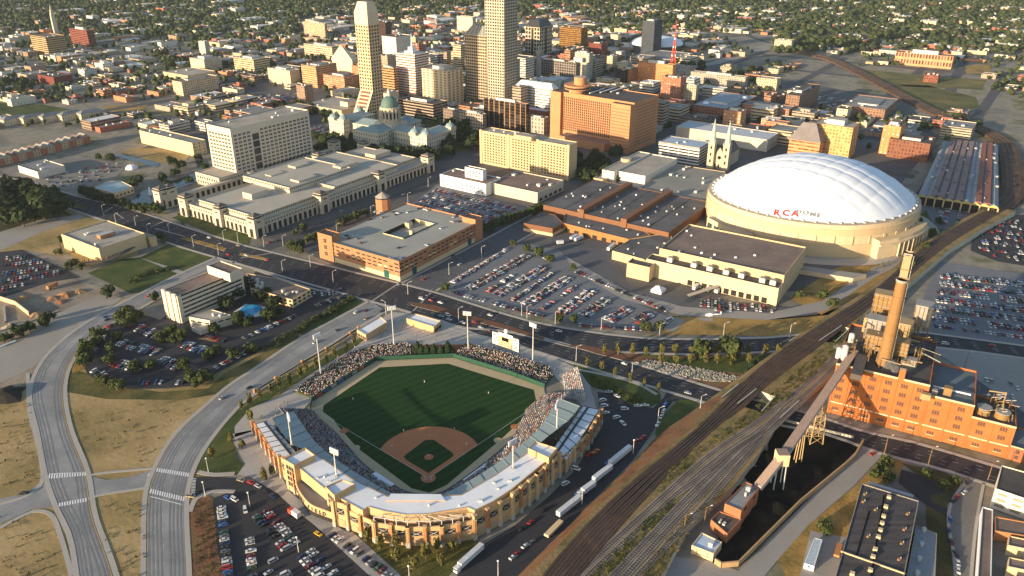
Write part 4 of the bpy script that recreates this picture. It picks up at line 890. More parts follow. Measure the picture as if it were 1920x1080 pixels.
# ---- light towers
def light_tower(px_, py_, z0, ty, label):
    x, y = gp(px_, py_, z0); top = zt(y, ty); t = thing('stadium_light_tower', label, 'light tower', (x, y, z0), 0, 'stadium light towers'); t['_o'] = (x, y, z0); o = t['_o']
    H = max(14, top-z0); MB().cyl(x, y, z0, z0+H, .45, .28, C_AC, 8).build('pole', t, o)
    c = Vector(F(45)); d = (c-Vector((x, y))).normalized(); a = math.atan2(d.y, d.x)+math.pi/2; s = Vector((-d.y, d.x))
    fr = MB(); fr.rect(x, y, z0+H-.4, 5.6, .5, .2, a, C_AC)
    for k in range(3): fr.beam((x-s.x*2.9, y-s.y*2.9, z0+H+k*1.05), (x+s.x*2.9, y+s.y*2.9, z0+H+k*1.05), .16, C_AC)
    fo = fr.build('lamp_frame', t, o)
    for k in range(3):
        for j in range(6):
            q = Vector((x, y))+s*(j-2.5)*1.0+d*.35; MB().cyl(q.x, q.y, z0+H+k*1.05-.42, z0+H+k*1.05+.42, .36, .46, C_SWHT, 8).build('lamp', fo, o)
    MB().rect(x, y, z0, 1.6, 1.6, .6, 0, C_CONC).build('base', t, o)
for a in [(602, 705, 0, 632, 'tall light tower above the left lawn terrace'), (739, 650, 0, 580, 'tall light tower on the plaza behind centre field'), (878, 658, 0, 590, 'tall light tower beside the evergreens and right lawn terrace'), (999, 678, 0, 612, 'tall light tower just right of the scoreboard'),
          (547, 833, 14.6, 785, 'light tower on the teal canopy of the left wing'), (631, 893, 16, 850, 'light tower on the white roof near the entrance towers'), (1044, 803, 14.4, 762, 'light tower on the teal canopy of the right wing'), (962, 878, 16, 833, 'light tower on the white roof right of home plate')]: light_tower(*a)
# ---- scoreboard
a, b = Vector(gp(925, 652)), Vector(gp(974, 668)); L = (b-a).length; d = (b-a).normalized(); ang = math.atan2(d.y, d.x); n = Vector((d.y, -d.x)); sb = bthing('scoreboard', 'large framed scoreboard with white side panels behind the right lawn terrace', 'scoreboard', [tuple(a), tuple(b)]); so_ = sb['_o']
def sbp(u0, u1, z0, z1, m, nm, off=0., th=.5):
    c = a+d*L*(u0+u1)/2+n*off; MB().rect(c.x, c.y, z0, L*(u1-u0), th, z1-z0, ang, m, bot=True).build(nm, sb, so_)
sbp(0, 1, 3.4, 13.6, C_DKMET, 'back_frame', 0, 1.2)
C_PW = mat((.82, .78, .70), s1=.2, a1=.08); C_PO = mat((.75, .55, .28), s1=.3, a1=.1)
sbp(0, .22, 4.2, 13.2, C_PW, 'advert_panel', .8, .3); sbp(.78, 1, 3.6, 13, C_PW, 'advert_panel', .8, .3); sbp(.23, .77, 11.8, 14.4, C_PW, 'header_panel', .8, .3); sbp(.23, .77, 4.0, 11.6, C_PO, 'score_panel', .8, .3)
sbp(.36, .62, 8.6, 11.4, glass((.01, .01, .012)), 'video_screen', 1.05, .2)
for k in range(2):
    sbp(.25, .75, 4.4+k*1.7, 5.5+k*1.7, mat((.16, .09, .05), s1=.4), 'score_row', 1.05, .2)
    for j in range(9): sbp(.27+j*.052, .295+j*.052, 4.6+k*1.7, 5.3+k*1.7, C_PW, 'score_cell', 1.2, .12)
for u, z, c in [(.04, 11, (.5, .08, .05)), (.12, 9, (.1, .2, .1)), (.05, 6, (.6, .3, .1)), (.83, 11.6, (.55, .06, .04)), (.9, 9.4, (.1, .15, .4)), (.84, 6, (.5, .1, .08)), (.92, 4.6, (.2, .2, .2))]: sbp(u, u+.07, z, z+.9, mat(c, s1=.4), 'advert_mark', 1.0, .12)
gc_ = a+d*L*.5; g = MB(); g.dome(gc_.x, gc_.y, 16.0, 1.7, 1.7, C_PW, 14); g.cyl(gc_.x, gc_.y, 14.4, 16.0, .9, 1.7, C_PW, 14); g.build('globe_ornament', sb, so_, smooth=True)
for u in (.02, .25, .5, .75, .98): c = a+d*L*u; MB().beam((*c, 0), (*c, 3.6), .6, C_DKMET).build('leg', sb, so_)
# ---- gate houses and brick fence
for nm, A_, L_, R_2, l in [('ticket_house', (687, 629), (669, 619), (726, 597), 'low tan brick gate house with white roof left of the plaza'), ('ticket_house', (816, 613), (762, 594), (826, 604), 'low tan brick gate house with white roof right of the plaza')]:
    P_ = ccw(pts([A_, R_2, (R_2[0]-16, R_2[1]-9) if R_2[0] < 800 else (772, 587), L_], 5)) if False else None
for l, Pp in [('low tan brick gate house with white roof left of the plaza', [(669, 618), (686, 628), (726, 604), (712, 593)]), ('low tan brick gate house with white roof right of the plaza', [(762, 597), (814, 613), (827, 602), (778, 588)])]:
    W = ccw(pts(Pp, 5)); t = bthing('ticket_house', l, 'gate house', W); block(t, W, 0, 5.2, C_TAN, C_SWHT, .6)
    W2 = ccw(pts(Pp, 5)); k = min(range(4), key=lambda i: W2[i][1]+W2[(i+1) % 4][1]); p, q = Vector(W2[k]), Vector(W2[(k+1) % 4]); an = math.atan2(q.y-p.y, q.x-p.x)
    windows(t, t['_o'], W2[k], an, [((q-p).length*u, 1.5, 1.6, 2.2) for u in (.12, .3, .5, .7, .88)], C_OPEN, 'ticket_window')
fp = [(478, 736), (517, 713), (567, 682), (612, 657), (657, 628), (672, 618)]
fn = bthing('brick_fence', 'low fence with tan brick posts along the road left of the ballpark', 'fence', pts(fp))
Wf = pts(fp)
for k, (p, q) in enumerate(zip(Wf, Wf[1:])):
    m = MB(); ribbon(m, [p, q], -.08, .08, 1.6, C_DKMET, .5); m.build('fence_panel', fn, fn['_o'])
for p in Wf: MB().rect(*p, 0, 1.4, 1.4, 2.8, GA, C_BRK, C_TAN).build('post', fn, fn['_o'])
for k, (px_, py_) in enumerate([(783, 660), (791, 664), (801, 664), (814, 664), (827, 664), (840, 661)]): EVERG = globals().setdefault('EVERG', []); EVERG.append((px_, py_))
# ---------------------------------------------------------------- power plant
P0 = Vector(gp(1550, 772)); PA = math.radians(-29.0); pu = Vector((math.cos(PA), math.sin(PA))); pv = Vector((-pu.y, pu.x))
def pp(u, v): q = P0+pu*u+pv*v; return (q.x, q.y)
C_PBR = mat((.41, .135, .04), s1=.09, a1=.4, s2=1.8, a2=.14); C_CREAM = mat((.66, .50, .30), s1=.2, a1=.12); C_PWIN = mat((.10, .06, .045), rough=.5, s1=1, a1=.4); C_TANK = mat((.36, .26, .13), rough=.6, s1=.2, a1=.25, s2=1.5)
C_MACH = mat((.26, .16, .065), rough=.65, s1=.2, a1=.3, s2=1.2, a2=.25); C_GREYM = mat((.30, .29, .27), rough=.6, s1=.15, a1=.3)
PP = bthing('power_plant', 'orange brick power plant with tall chimney and rows of windows', 'power plant', [pp(45, 20)]); PO = PP['_o']
BL_ = [(0, 50, 0, 58, 34), (50, 73.5, 0, 42, 28), (73.5, 95, 0, 26, 21)]
for k, (u0, u1, v0, v1, h) in enumerate(BL_):
    block(PP, [pp(u0+(.01 if k else 0), v0+.0+k*.05), pp(u1, v0+k*.05), pp(u1, v1), pp(u0+(.01 if k else 0), v1)], 0, h, C_PBR, C_ROOFD if k != 1 else mat((.12, .15, .17), s1=.1, a1=.3), 1.2, o=PO)
    c = MB(); ribbon(c, [pp(u0, k*.05), pp(u1, k*.05)], -.3, .25, h+.15, C_CREAM, h-.9); c.build('cornice', PP, PO)
    c = MB(); ribbon(c, [pp(u0, k*.05), pp(u1, k*.05)], -.35, .2, 8.4, C_CREAM, 7.7); c.build('string_course', PP, PO)
    n = int((u1-u0)/8.2); wd = (u1-u0)/n
    rows = [z for z in (29.5, 23.6, 17.7, 12.2, 3.8) if z < h-3]
    for j in range(n+1):
        u = u0+wd*j+(.5 if j == 0 else -.5 if j == n else 0); m = MB(); m.rect(*pp(u, k*.05-.12), 0, .9, .5, h-.9, PA, C_PBR); m.build('pilaster', PP, PO)
    for z in rows:
        for j in range(n):
            for q in (-1, 0, 1):
                w = win_obj(PP, PO, *pp(u0+wd*(j+.5)+q*1.25, k*.05), z, 1.0, 2.5 if z > 5 else 2.0, PA, C_PWIN)
            MB().rect(*pp(u0+wd*(j+.5), k*.05-.05), z-(1.6 if z > 5 else 1.3), 4.2, .35, .3, PA, C_CREAM if z < 5 else C_PBR).build('sill', PP, PO)
    for z in rows[:4]:
        for j in range(5 if k == 0 else 2):
            x, y = pp(u1, (BL_[k][3])*(j+.5)/(5 if k == 0 else 2)); 
            if k == 2: win_obj(PP, PO, x, y, z, 3.2, 2.4, PA+math.pi/2, C_PWIN)
W = [pp(95.02, 0), pp(140, -3), pp(140, 22), pp(95.02, 22)]; t = bthing('brick_annex', 'low red brick annex at the right end of the power plant', 'annex', W); block(t, W, 0, 9, mat((.36, .13, .06), s1=.15, a1=.2, s2=1.5), mat((.14, .17, .19), s1=.1, a1=.3), 1.0)
windows(t, t['_o'], pp(95, -.0), math.atan2(-3, 45)+PA, [(4+u*5.2, z, 1.8, 2.2) for u in range(8) for z in (2.6, 6)], C_PWIN)
c = MB(); ribbon(c, [pp(95.1, 0), pp(140, -3)], -.3, .2, 9.2, C_CREAM, 8.5); c.build('cornice', t, t['_o'])
def onp(name, mb, par=None): return mb.build(name, par or PP, PO)
# chimneys stand on the roof
def chim(px_, py_, z0, ty, r0, r1, m, label, square=False):
    x, y = gp(px_, py_, z0); zt_ = zt(y, ty); t = thing('chimney', label, 'chimney', (x, y, z0), 0, 'power plant chimneys'); t['_o'] = (x, y, z0); o = t['_o']
    MB().cyl(x, y, z0, zt_, r0, r1, m, 4 if square else 24, cap=False, ang=PA+.785 if square else 0).build('shaft', t, o, smooth=not square)
    MB().cyl(x, y, zt_-1.2, zt_+.3, r1*1.12, r1*1.12, C_GREYM, 4 if square else 24, cap=False, ang=PA+.785 if square else 0).build('rim', t, o)
    MB().cyl(x, y, zt_-.8, zt_-.7, r1*1.1, r1*1.1, C_COAL, 12).build('flue', t, o)
    for f in (.3, .62, .8): z = z0+(zt_-z0)*f; MB().cyl(x, y, z, z+.5, r1*1.22, r1*1.22, C_MACH, 20 if not square else 4, ang=PA+.785 if square else 0).build('band', t, o)
    MB().beam((x+r0*.9, y-r0*.5, z0), (x+r1*.9, y-r1*.5, zt_-1), .5, C_GREYM).build('ladder', t, o); return x, y, zt_
chim(1656, 682, 34, 524, 3.6, 2.9, mat((.28, .15, .055), rough=.7, s1=.1, a1=.15, s2=1), 'tall round tan chimney rising from the middle of the power plant roof')
chim(1671, 618, 34, 474, 3.3, 3.1, mat((.36, .27, .15), rough=.7, s1=.1, a1=.15), 'tall square pale chimney behind the round one on the power plant', True)
# boiler house machinery: precipitators, hoppers, ducts, tanks
def mach(px_, py_, z, l, w, h, m, nm, hop=0, mt=None):
    x, y = gp(px_, py_, z); mb = MB()
    if hop:
        mb.rect(x, y, z+hop, l, w, h, PA, m, mt)
        for i in (-1, 1):
            cx, cy = x+pu.x*l/4*i, y+pu.y*l/4*i; mb.cyl(cx, cy, z+hop*.3, z+hop, .5, min(l/4, w/2)*1.35, m, 4, ang=PA+.785)
        for i in (-1, 1):
            for j in (-1, 1): cx, cy = Vector((x, y))+pu*(l/2-.3)*i+pv*(w/2-.3)*j; mb.beam((cx, cy, z-1), (cx, cy, z+hop), .5, C_GREYM)
    else: mb.rect(x, y, z-1, l, w, h+1, PA, m, mt)
    if l > 7:
        for i in range(4): mb.rect(x, y, z+hop+(h-.6)*i/3.2, l+.5, w+.5, .35, PA, C_GREYM if i % 2 else C_TANK)
        for i in range(5): c = Vector((x, y))+pu*(l*(i/4-.5)*.96)-pv*(w/2+.2); mb.beam((c.x, c.y, z), (c.x, c.y, z+hop+h*.95), .3, C_MACH)
    return onp(nm, mb)
mach(1634, 660, 34, 9, 8, 9, C_MACH, 'precipitator', 4); mach(1684, 672, 34, 8, 8, 8.5, C_MACH, 'precipitator', 4)
mach(1640, 630, 34, 12, 9, 13, C_GREYM, 'boiler_house'); mach(1690, 640, 34, 9, 9, 14, C_TANK, 'boiler_house')
mach(1648, 600, 34, 11, 9, 12, C_MACH, 'dust_hopper', 8, C_TANK); mach(1722, 625, 34, 10, 10, 14, C_GREYM, 'dust_hopper', 7); mach(1628, 618, 34, 7, 6, 9, C_TANK, 'feed_bin')
mach(1610, 690, 34, 6, 26, 2.5, C_ROOFD, 'conveyor_house'); mach(1720, 660, 34, 7, 12, 5, C_ROOFD, 'roof_shed'); mach(1690, 708, 34, 3.2, 2.6, 5.5, C_PBR, 'stair_head', mt=C_CREAM); mach(1705, 680, 34, 8, 5, 3, C_GREYM, 'roof_shed')
for i in range(48):
    x0, y0 = gp(rnd.uniform(1600, 1728), rnd.uniform(640, 690), 34); l = rnd.uniform(3, 11); a = rnd.choice([PA, PA+math.pi/2]); z = 34+rnd.uniform(.5, 14)
    m = MB(); m.beam((x0, y0, z), (x0+math.cos(a)*l, y0+math.sin(a)*l, z+rnd.choice([0, 0, rnd.uniform(-4, 4)])), rnd.uniform(.3, 1.1), rnd.choice([C_MACH, C_TANK, C_GREYM]), n=8); m.beam((x0, y0, 33), (x0, y0, z), .3, C_MACH); onp('duct', m)
for px_, py_, h in [(1593, 652, 9), (1582, 672, 8), (1572, 668, 5)]:
    x, y = gp(px_, py_, 34); m = MB(); m.cyl(x, y, 33, 34+h, 1.7, 1.7, C_AC, 14, cap=False); m.dome(x, y, 34+h, 1.7, 1.1, C_AC, 14, 4); onp('tank', m)
m = MB(); 
for z in (36, 39, 42): m.rect(*gp(1588, 668, 34), z-.2, 7, 5, .25, PA, C_MACH)
for i in (-1, 1):
    for j in (-1, 1): q = Vector(gp(1588, 668, 34))+pu*3.4*i+pv*2.4*j; m.beam((q.x, q.y, 33), (q.x, q.y, 42.5), .3, C_MACH)
onp('tank_platform', m)
# grey roof block details, and the pipework on the third roof
for px_, py_, l, w, h in [(1735, 745, 5, 3, 2.5), (1752, 736, 3, 3, 2), (1776, 737, 4, 4, 4), (1748, 705, 2, 2, 1.5)]: mach(px_, py_, 28, l, w, h, rnd.choice([C_MACH, C_TANK, C_GREYM]), 'rooftop_unit')
m = MB(); m.beam((*pp(52, 10), 28.6), (*pp(71, 10), 28.6), 1.0, C_SWHT, n=8); onp('roof_pipe', m)
for i in range(34):
    u, v = rnd.uniform(75, 93), rnd.uniform(3, 24); z = 21+rnd.uniform(.2, 6); a = rnd.choice([0, math.pi/2]); l = rnd.uniform(2, 8); x0, y0 = pp(u, v)
    m = MB(); m.beam((x0, y0, z), (x0+math.cos(PA+a)*l*.7, y0+math.sin(PA+a)*l*.7, z+rnd.uniform(-1, 2)), rnd.uniform(.2, .8), rnd.choice([C_MACH, C_GREYM, C_TANK]), n=6); m.beam((x0, y0, 20), (x0, y0, z), .25, C_MACH); onp('roof_pipework', m)
for u in (79, 88): m = MB(); m.cyl(*pp(u, 8), 20, 24, 3.6, 3.6, C_MACH, 18); m.cyl(*pp(u, 8), 24, 24.4, 3.9, 3.9, C_GREYM, 18); onp('fan_casing', m)
m = MB(); m.beam((*pp(88, 18), 20), (*pp(88, 18), 31), .5, C_TANK); m.beam((*pp(88, 18), 30.5), (*pp(80, 20), 28.5), .5, C_TANK); onp('crane_boom', m)
# steam
def steam(px_, py_, z, s, label, seed):
    x, y = gp(px_, py_, z); k = ('steam',)
    if k not in _M:
        mm, nt, b = _nt('steam'); nt.nodes.remove(b); vol = nt.nodes.new('ShaderNodeVolumePrincipled'); vol.inputs['Color'].default_value = (1, .97, .93, 1); vol.inputs['Anisotropy'].default_value = .2
        tc = nt.nodes.new('ShaderNodeTexCoord'); nn = nt.nodes.new('ShaderNodeTexNoise'); nn.inputs['Scale'].default_value = 2.2; nn.inputs['Detail'].default_value = 4; nt.links.new(tc.outputs['Object'], nn.inputs[0])
        ln_ = nt.nodes.new('ShaderNodeVectorMath'); ln_.operation = 'LENGTH'; nt.links.new(tc.outputs['Object'], ln_.inputs[0])
        f = _math(nt, 'MULTIPLY', _math(nt, 'MAXIMUM', _math(nt, 'SUBTRACT', 1.0, ln_.outputs['Value']), 0), _math(nt, 'MAXIMUM', _math(nt, 'SUBTRACT', nn.outputs['Fac'], .42), 0))
        nt.links.new(_math(nt, 'MULTIPLY', f, 9.0), vol.inputs['Density']); nt.links.new(vol.outputs[0], nt.nodes['Material Output'].inputs['Volume']); _M[k] = mm
    m = MB(); m.dome(0, 0, 0, 1, 1, _M[k], 12, 4)
    for j in range(4): t0, t1 = math.pi/2*j/4, math.pi/2*(j+1)/4; m.cyl(0, 0, -math.sin(t0), -math.sin(t1), math.cos(t0), math.cos(t1) if j < 3 else 0, _M[k], 12, cap=False)
    o = m.build('steam'); o.location = (x, y, z+s*.5); o.scale = (s*1.5, s*.9, s*.8); o.rotation_euler = (0, 0, seed); tag(o, label, 'steam', kind='stuff')
steam(1668, 690, 35, 4.2, 'white steam drifting at the foot of the round chimney', .6); steam(1676, 696, 35, 3.2, 'thin steam trailing right of the chimney foot', 1.2); steam(1572, 655, 36, 2.6, 'steam puff beside the white tanks on the power plant', 0); steam(1712, 662, 36, 3, 'steam wisps on the right side of the power plant roof', .4)
# ---- coal conveyor
C_GAL = mat((.30, .22, .18), s1=.2, a1=.15); C_GALS = mat((.40, .42, .44), rough=.5, s1=.2, a1=.1)
A_ = Vector((*gp(1602, 660, 36), 36)); XY = gp(1527, 818); zs = zt(XY[1], 772)
B_ = Vector((*gp(1466, 858, 20), 20)); Cc = Vector((*gp(1421, 914, 10), 10))
cv = bthing('coal_conveyor', 'long enclosed conveyor gallery sloping down from the power plant roof over the coal yard', 'conveyor', [(B_.x, B_.y)])
for p, q in ((A_, B_), (B_, Cc)):
    m = MB(); m.beam(p, q, 4.2, C_GALS, 2.6); m.build('gallery', cv, cv['_o']); m = MB(); up = Vector((0, 0, 1.5)); m.beam(p+up, q+up, 4.5, C_GAL, .35); m.build('gallery_roof', cv, cv['_o'])
mb = MB(); mb.rect(B_.x, B_.y, B_.z-3.5, 6, 6, 7, PA+.5, C_CREAM, C_GAL); mb.build('transfer_house', cv, cv['_o'])
for i in (-1, 1):
    for j in (-1, 1): MB().beam((B_.x+2.6*i, B_.y+2.6*j, 0), (B_.x+2.2*i, B_.y+2.2*j, B_.z-3), .5, C_GALS).build('leg', cv, cv['_o'])
def at_gal(t): return A_.lerp(B_, t)
for t0 in (.48, .72):
    c = at_gal(t0); w = 3.4 if t0 < .6 else 1.4; m = MB(); n_ = 5
    for i in (-1, 1):
        for j in (-1, 1): m.beam((c.x+w*i*1.1, c.y+w*j*1.1, 0), (c.x+w*i*.6, c.y+w*j*.6, c.z-1), .5, C_TANK)
    if t0 < .6:
        for k in range(n_):
            z0, z1 = (c.z-1)*k/n_, (c.z-1)*(k+1)/n_; f0, f1 = 1.1-.5*k/n_, 1.1-.5*(k+1)/n_
            for (i, j), (i2, j2) in (((-1, -1), (1, -1)), ((1, -1), (1, 1)), ((1, 1), (-1, 1)), ((-1, 1), (-1, -1))):
                m.beam((c.x+w*i*f0, c.y+w*j*f0, z0), (c.x+w*i2*f1, c.y+w*j2*f1, z1), .25, C_TANK); m.beam((c.x+w*i2*f0, c.y+w*j2*f0, z0), (c.x+w*i*f1, c.y+w*j*f1, z1), .25, C_TANK); m.beam((c.x+w*i*f1, c.y+w*j*f1, z1), (c.x+w*i2*f1, c.y+w*j2*f1, z1), .25, C_TANK)
    m.build('lattice_tower' if t0 < .6 else 'support_leg', cv, cv['_o'])
# ---- coal handling buildings
def simple(name, label, cat, Pl, z, wall, roof, wins=None, par=.5, group=None, z0=0):
    W = ccw(pts(Pl, z)); t = bthing(name, label, cat, W, 0, group); block(t, W, z0, z, wall, roof, par); occ(W)
    for k in range(len(W)):
        p, q = Vector(W[k]), Vector(W[(k+1) % len(W)]); nrm = Vector((q.y-p.y, p.x-q.x)).normalized()
        if wins and nrm.y < .25:
            L = (q-p).length; n = int(L/wins[0])
            windows(t, t['_o'], W[k], math.atan2(q.y-p.y, q.x-p.x), [((i+.5)*L/n, zz, wins[1], wins[2]) for zz in wins[3] for i in range(n)], wins[4] if len(wins) > 4 else glass())
    return t, W
t, W = simple('brick_tower', 'tall brick coal house where the conveyor ends', 'coal house', [(1398, 903), (1424, 914), (1390, 957), (1359, 944)], 11, mat((.38, .15, .07), s1=.2, a1=.2, s2=1.5), C_ROOFG, (9, 3, 1.6, (8.5,))); units(t, W, 10.5, 4, s=(.8, 1.6))
t, W = simple('brick_shed', 'lower brick shed with dark roof below the coal house', 'shed', [(1333, 974), (1349, 958), (1391, 973), (1364, 1001)], 6, mat((.38, .15, .07), s1=.2, a1=.2, s2=1.5), C_ROOFD); units(t, W, 5.5, 3, s=(1, 2.5), h=(.8, 1.5))
t, W = simple('pump_house', 'cream walled shed with pale blue roof at the tip of the coal yard', 'shed', [(1297, 1022), (1316, 998), (1354, 1016), (1338, 1038)], 5, C_CREAM, mat((.45, .55, .68), s1=.2, a1=.15), (5, .3, 3.5, (2.4,), C_PBR)); units(t, W, 4.6, 1, s=(2, 3))
t, W = simple('brick_shed', 'small open topped brick bin beside the outer siding track', 'bin', [(1320, 930), (1356, 905), (1366, 912), (1335, 940)], 3, mat((.34, .15, .08), s1=.2), C_COAL)
t, W = simple('hut', 'tiny brown hut beside the siding tracks', 'hut', [(1370, 888), (1376, 886), (1382, 893), (1374, 896)], 3, C_MACH, C_GAL)
W = pts([(1617, 832), (1600, 862), (1500, 945), (1384, 1061), (1352, 1064), (1340, 1056)]); cw = bthing('retaining_wall', 'long low tan wall along the coal yard and the alley', 'wall', W)
for p, q in zip(W, W[1:]): m = MB(); ribbon(m, [p, q], -.4, .4, 3, mat((.42, .28, .15), s1=.15, a1=.2), 0); m.build('wall_segment', cw, cw['_o'])
W = pts([(1462, 788), (1535, 806), (1600, 822)]); m = MB(); ribbon(m, W, -.25, .25, 1.6, C_RETW, 0); tag(m.build('low_wall', origin=(*W[0], 0)), 'thin pale wall between the coal yard and the road', 'wall')
hp = MB()
for i in range(22):
    x, y = gp(rnd.uniform(1380, 1560), rnd.uniform(850, 990)); 
    if inside(pts([(1462, 800), (1600, 830), (1385, 1040), (1370, 1010)]), x, y): hp.cyl(x, y, 0, rnd.uniform(1, 3.4), rnd.uniform(5, 10), .5, C_COAL, 14)
if hp.v: tag(hp.build('coal_heap'), 'black heaped coal covering the yard under the conveyor', 'coal', kind='stuff')
# ---- factory with dark ribbed roof in the lower right
FW = ccw(pts([(1616, 906), (1723, 939), (1697, 1075), (1686, 1130), (1552, 1130), (1577, 1033)], 9)); ft = bthing('factory', 'large factory with dark grey roof and a row of square skylights', 'factory', FW); FO = ft['_o']
C_FR = ramp_mat([(.35, (.055, .05, .05)), (.5, (.075, .07, .075)), (.65, (.10, .09, .085))], .35, scale2=.8, amt2=.2, stretch=(.2, 1, 1), rot=-.7)
FQ = ccw(pts([(1616, 906), (1723, 939), (1684, 1140), (1549, 1140)], 9)); block(ft, FQ, 0, 9, mat((.30, .27, .24), s1=.1), C_FR, .5, o=FO)
m = MB(); ribbon(m, pts([(1577, 1033), (1697, 1075)], 9), -.3, .3, 9.1, C_CREAM, 8.4); m.build('roof_parapet', ft, FO)
m = MB(); ribbon(m, pts([(1658, 928), (1627, 1120)], 9), -.35, .35, 8.9, C_COAL, 8.5); m.build('roof_gutter', ft, FO); m = MB(); ribbon(m, pts([(1630, 957), (1606, 1040)], 9), -.25, .25, 8.8, C_COAL, 8.5); m.build('roof_gutter', ft, FO)
for px_, py_ in [(1667, 932), (1661, 950), (1657, 968), (1654, 981), (1651, 994), (1647, 1007), (1641, 1030), (1637, 1044), (1632, 1069), (1598, 1076)]:
    MB().rect(*gp(px_, py_, 9), 8.5, 1.9, 1.9, 1.3, PA, C_CREAM, C_CREAM).build('skylight', ft, FO)
for px_, py_ in [(1641, 955), (1627, 1005), (1701, 963), (1695, 992), (1690, 1018), (1685, 1048), (1621, 926), (1618, 940)]:
    x, y = gp(px_, py_, 9); m = MB(); m.rect(x, y, 8.5, 1.4, 1, .9, 1, C_MACH); m.cyl(x+.9, y, 8.5, 10.2, .25, .25, C_GREYM, 8); m.build('roof_vent', ft, FO)
t, W = simple('factory_wing', 'low pale grey roofed wing on the right side of the dark factory', 'wing', [(1718, 985), (1757, 1000), (1752, 1130), (1690, 1130)], 4.5, C_CONC, mat((.25, .28, .30), s1=.1, a1=.12), None)
for px_, py_ in [(1732, 995), (1728, 1022), (1724, 1049), (1720, 1076)]: x, y = gp(px_, py_, 4.5); m = MB(); m.cyl(x, y, 4.1, 6.3, 1.0, 1.0, C_GALS, 12); m.build('roof_fan', t, t['_o'])
m = MB(); ribbon(m, pts([(1628, 904), (1713, 930)], 6), -1, 1, 6, C_GALS, 5.2); o = m.build('canopy', ft, FO)
t, W = simple('site_trailer', 'long white trailer office with pale roof on the dirt yard', 'trailer', [(1527, 1008), (1542, 1012), (1527, 1062), (1508, 1056)], 3.2, C_SWHT, mat((.42, .5, .56), s1=.2, a1=.1), (4, 1.2, .8, (2,)), .1)
t, W = simple('white_office', 'white three storey office with ribbon windows at the right edge', 'office', [(1878, 872), (1867, 916), (1990, 958), (1995, 905)], 12, mat((.78, .70, .55), s1=.1, a1=.12), C_ROOFD, (6.0, 4.4, 1.5, (2.6, 6.2, 9.6), mat((.35, .3, .22), rough=.4)))
t, W = simple('long_shed', 'long narrow brown roofed shed beside the side street', 'shed', [(1842, 950), (1862, 955), (1858, 1120), (1830, 1120)], 6, C_SWHT, C_ROOFB)
t, W = simple('brick_warehouse', 'dark red brick warehouse behind the long narrow shed', 'warehouse', [(1866, 968), (1960, 985), (1960, 1010), (1866, 995)], 6, C_BRK, C_ROOFB)
for k, yy in enumerate((1010, 1050, 1090)): simple('warehouse', ['brown roofed warehouse below the red brick one at the right edge', 'brown roofed warehouse, middle one at the right edge', 'brown roofed warehouse in the bottom right corner'][k], 'warehouse', [(1892, yy-6), (1960, yy+8), (1958, yy+26), (1890, yy+12)], 6, C_CREAM, C_ROOFB)

# poles with wires along the sidings
pw = [gp(x, y, 0) for x, y in ((1290, 985), (1368, 915), (1432, 848), (1500, 780))]; pt = bthing('power_line', 'line of dark wooden poles with wires along the siding tracks', 'power line', pw)
for p in pw: m = MB(); m.cyl(*p, 0, 15, .22, .15, C_TIE, 6); m.beam((p[0]-1.4, p[1]+.5, 13.6), (p[0]+1.4, p[1]-.5, 13.6), .2, C_TIE); m.build('pole', pt, pt['_o'])
for p, q in zip(pw, pw[1:]):
    for s in (-1.2, 0, 1.2):
        m = MB(); L = [(p[0]+(q[0]-p[0])*i/6+s, p[1]+(q[1]-p[1])*i/6-s*.35, 13.7-2.2*(1-(i/3-1)**2)) for i in range(7)]
        for a, b in zip(L, L[1:]): m.beam(a, b, .06, C_DKMET)
        m.build('wire', pt, pt['_o'])
# ---------------------------------------------------------------- domed stadium
C_CRM = mat((.58, .44, .26), s1=.04, a1=.12, s2=.5, a2=.08); C_CRM2 = mat((.63, .50, .32), s1=.04, a1=.1)
dcx, dcy = gp(1526, 388, 30); DA = math.radians(4.0)
DRX, DCX, DCY = 98.0, 288.0, 733.0
DS = bthing('domed_stadium', 'huge stadium with quilted white fabric dome on a cream drum', 'stadium', [(DCX, DCY)]); DO = DS['_o']
DRY = DRX*.90; EXP = 1.88
def sup(t, rx, ry):
    c, s = math.cos(t), math.sin(t); r = (abs(c)**EXP+abs(s)**EXP)**(-1/EXP); x, y = rx*c*r, ry*s*r
    return (DCX+x*math.cos(DA)-y*math.sin(DA), DCY+x*math.sin(DA)+y*math.cos(DA))
def drum(rx, ry, z0, z1, m, name, n=96, rx2=None, top=None, a0=0, a1=2*math.pi):
    mb = MB(); rx2 = rx2 or rx; ry2 = ry*rx2/rx
    for i in range(n):
        t0, t1 = a0+(a1-a0)*i/n, a0+(a1-a0)*(i+1)/n; p, q, r_, s_ = sup(t0, rx, ry), sup(t1, rx, ry), sup(t1, rx2, ry2), sup(t0, rx2, ry2)
        mb.face([(*p, z0), (*q, z0), (*r_, z1), (*s_, z1)], m)
    return mb.build(name, DS, DO)
def ring(rx0, rx1, z0, z1, m, name, n=96):
    mb = MB()
    for i in range(n):
        t0, t1 = 2*math.pi*i/n, 2*math.pi*(i+1)/n; k = DRY/DRX; p, q, r_, s_ = sup(t0, rx0, rx0*k), sup(t1, rx0, rx0*k), sup(t1, rx1, rx1*k), sup(t0, rx1, rx1*k)
        mb.face([(*p, z0), (*q, z0), (*r_, z1), (*s_, z1)], m)
    return mb.build(name, DS, DO)
for z0, z1, rx, m in ((0, 12, DRX+1.2, C_CRM), (12, 20, DRX+.4, C_CRM2), (20, 26, DRX+1.6, C_CRM), (26, 30, DRX+.6, C_CRM2)):
    drum(rx, rx*DRY/DRX, z0, z1, m, 'drum_wall')
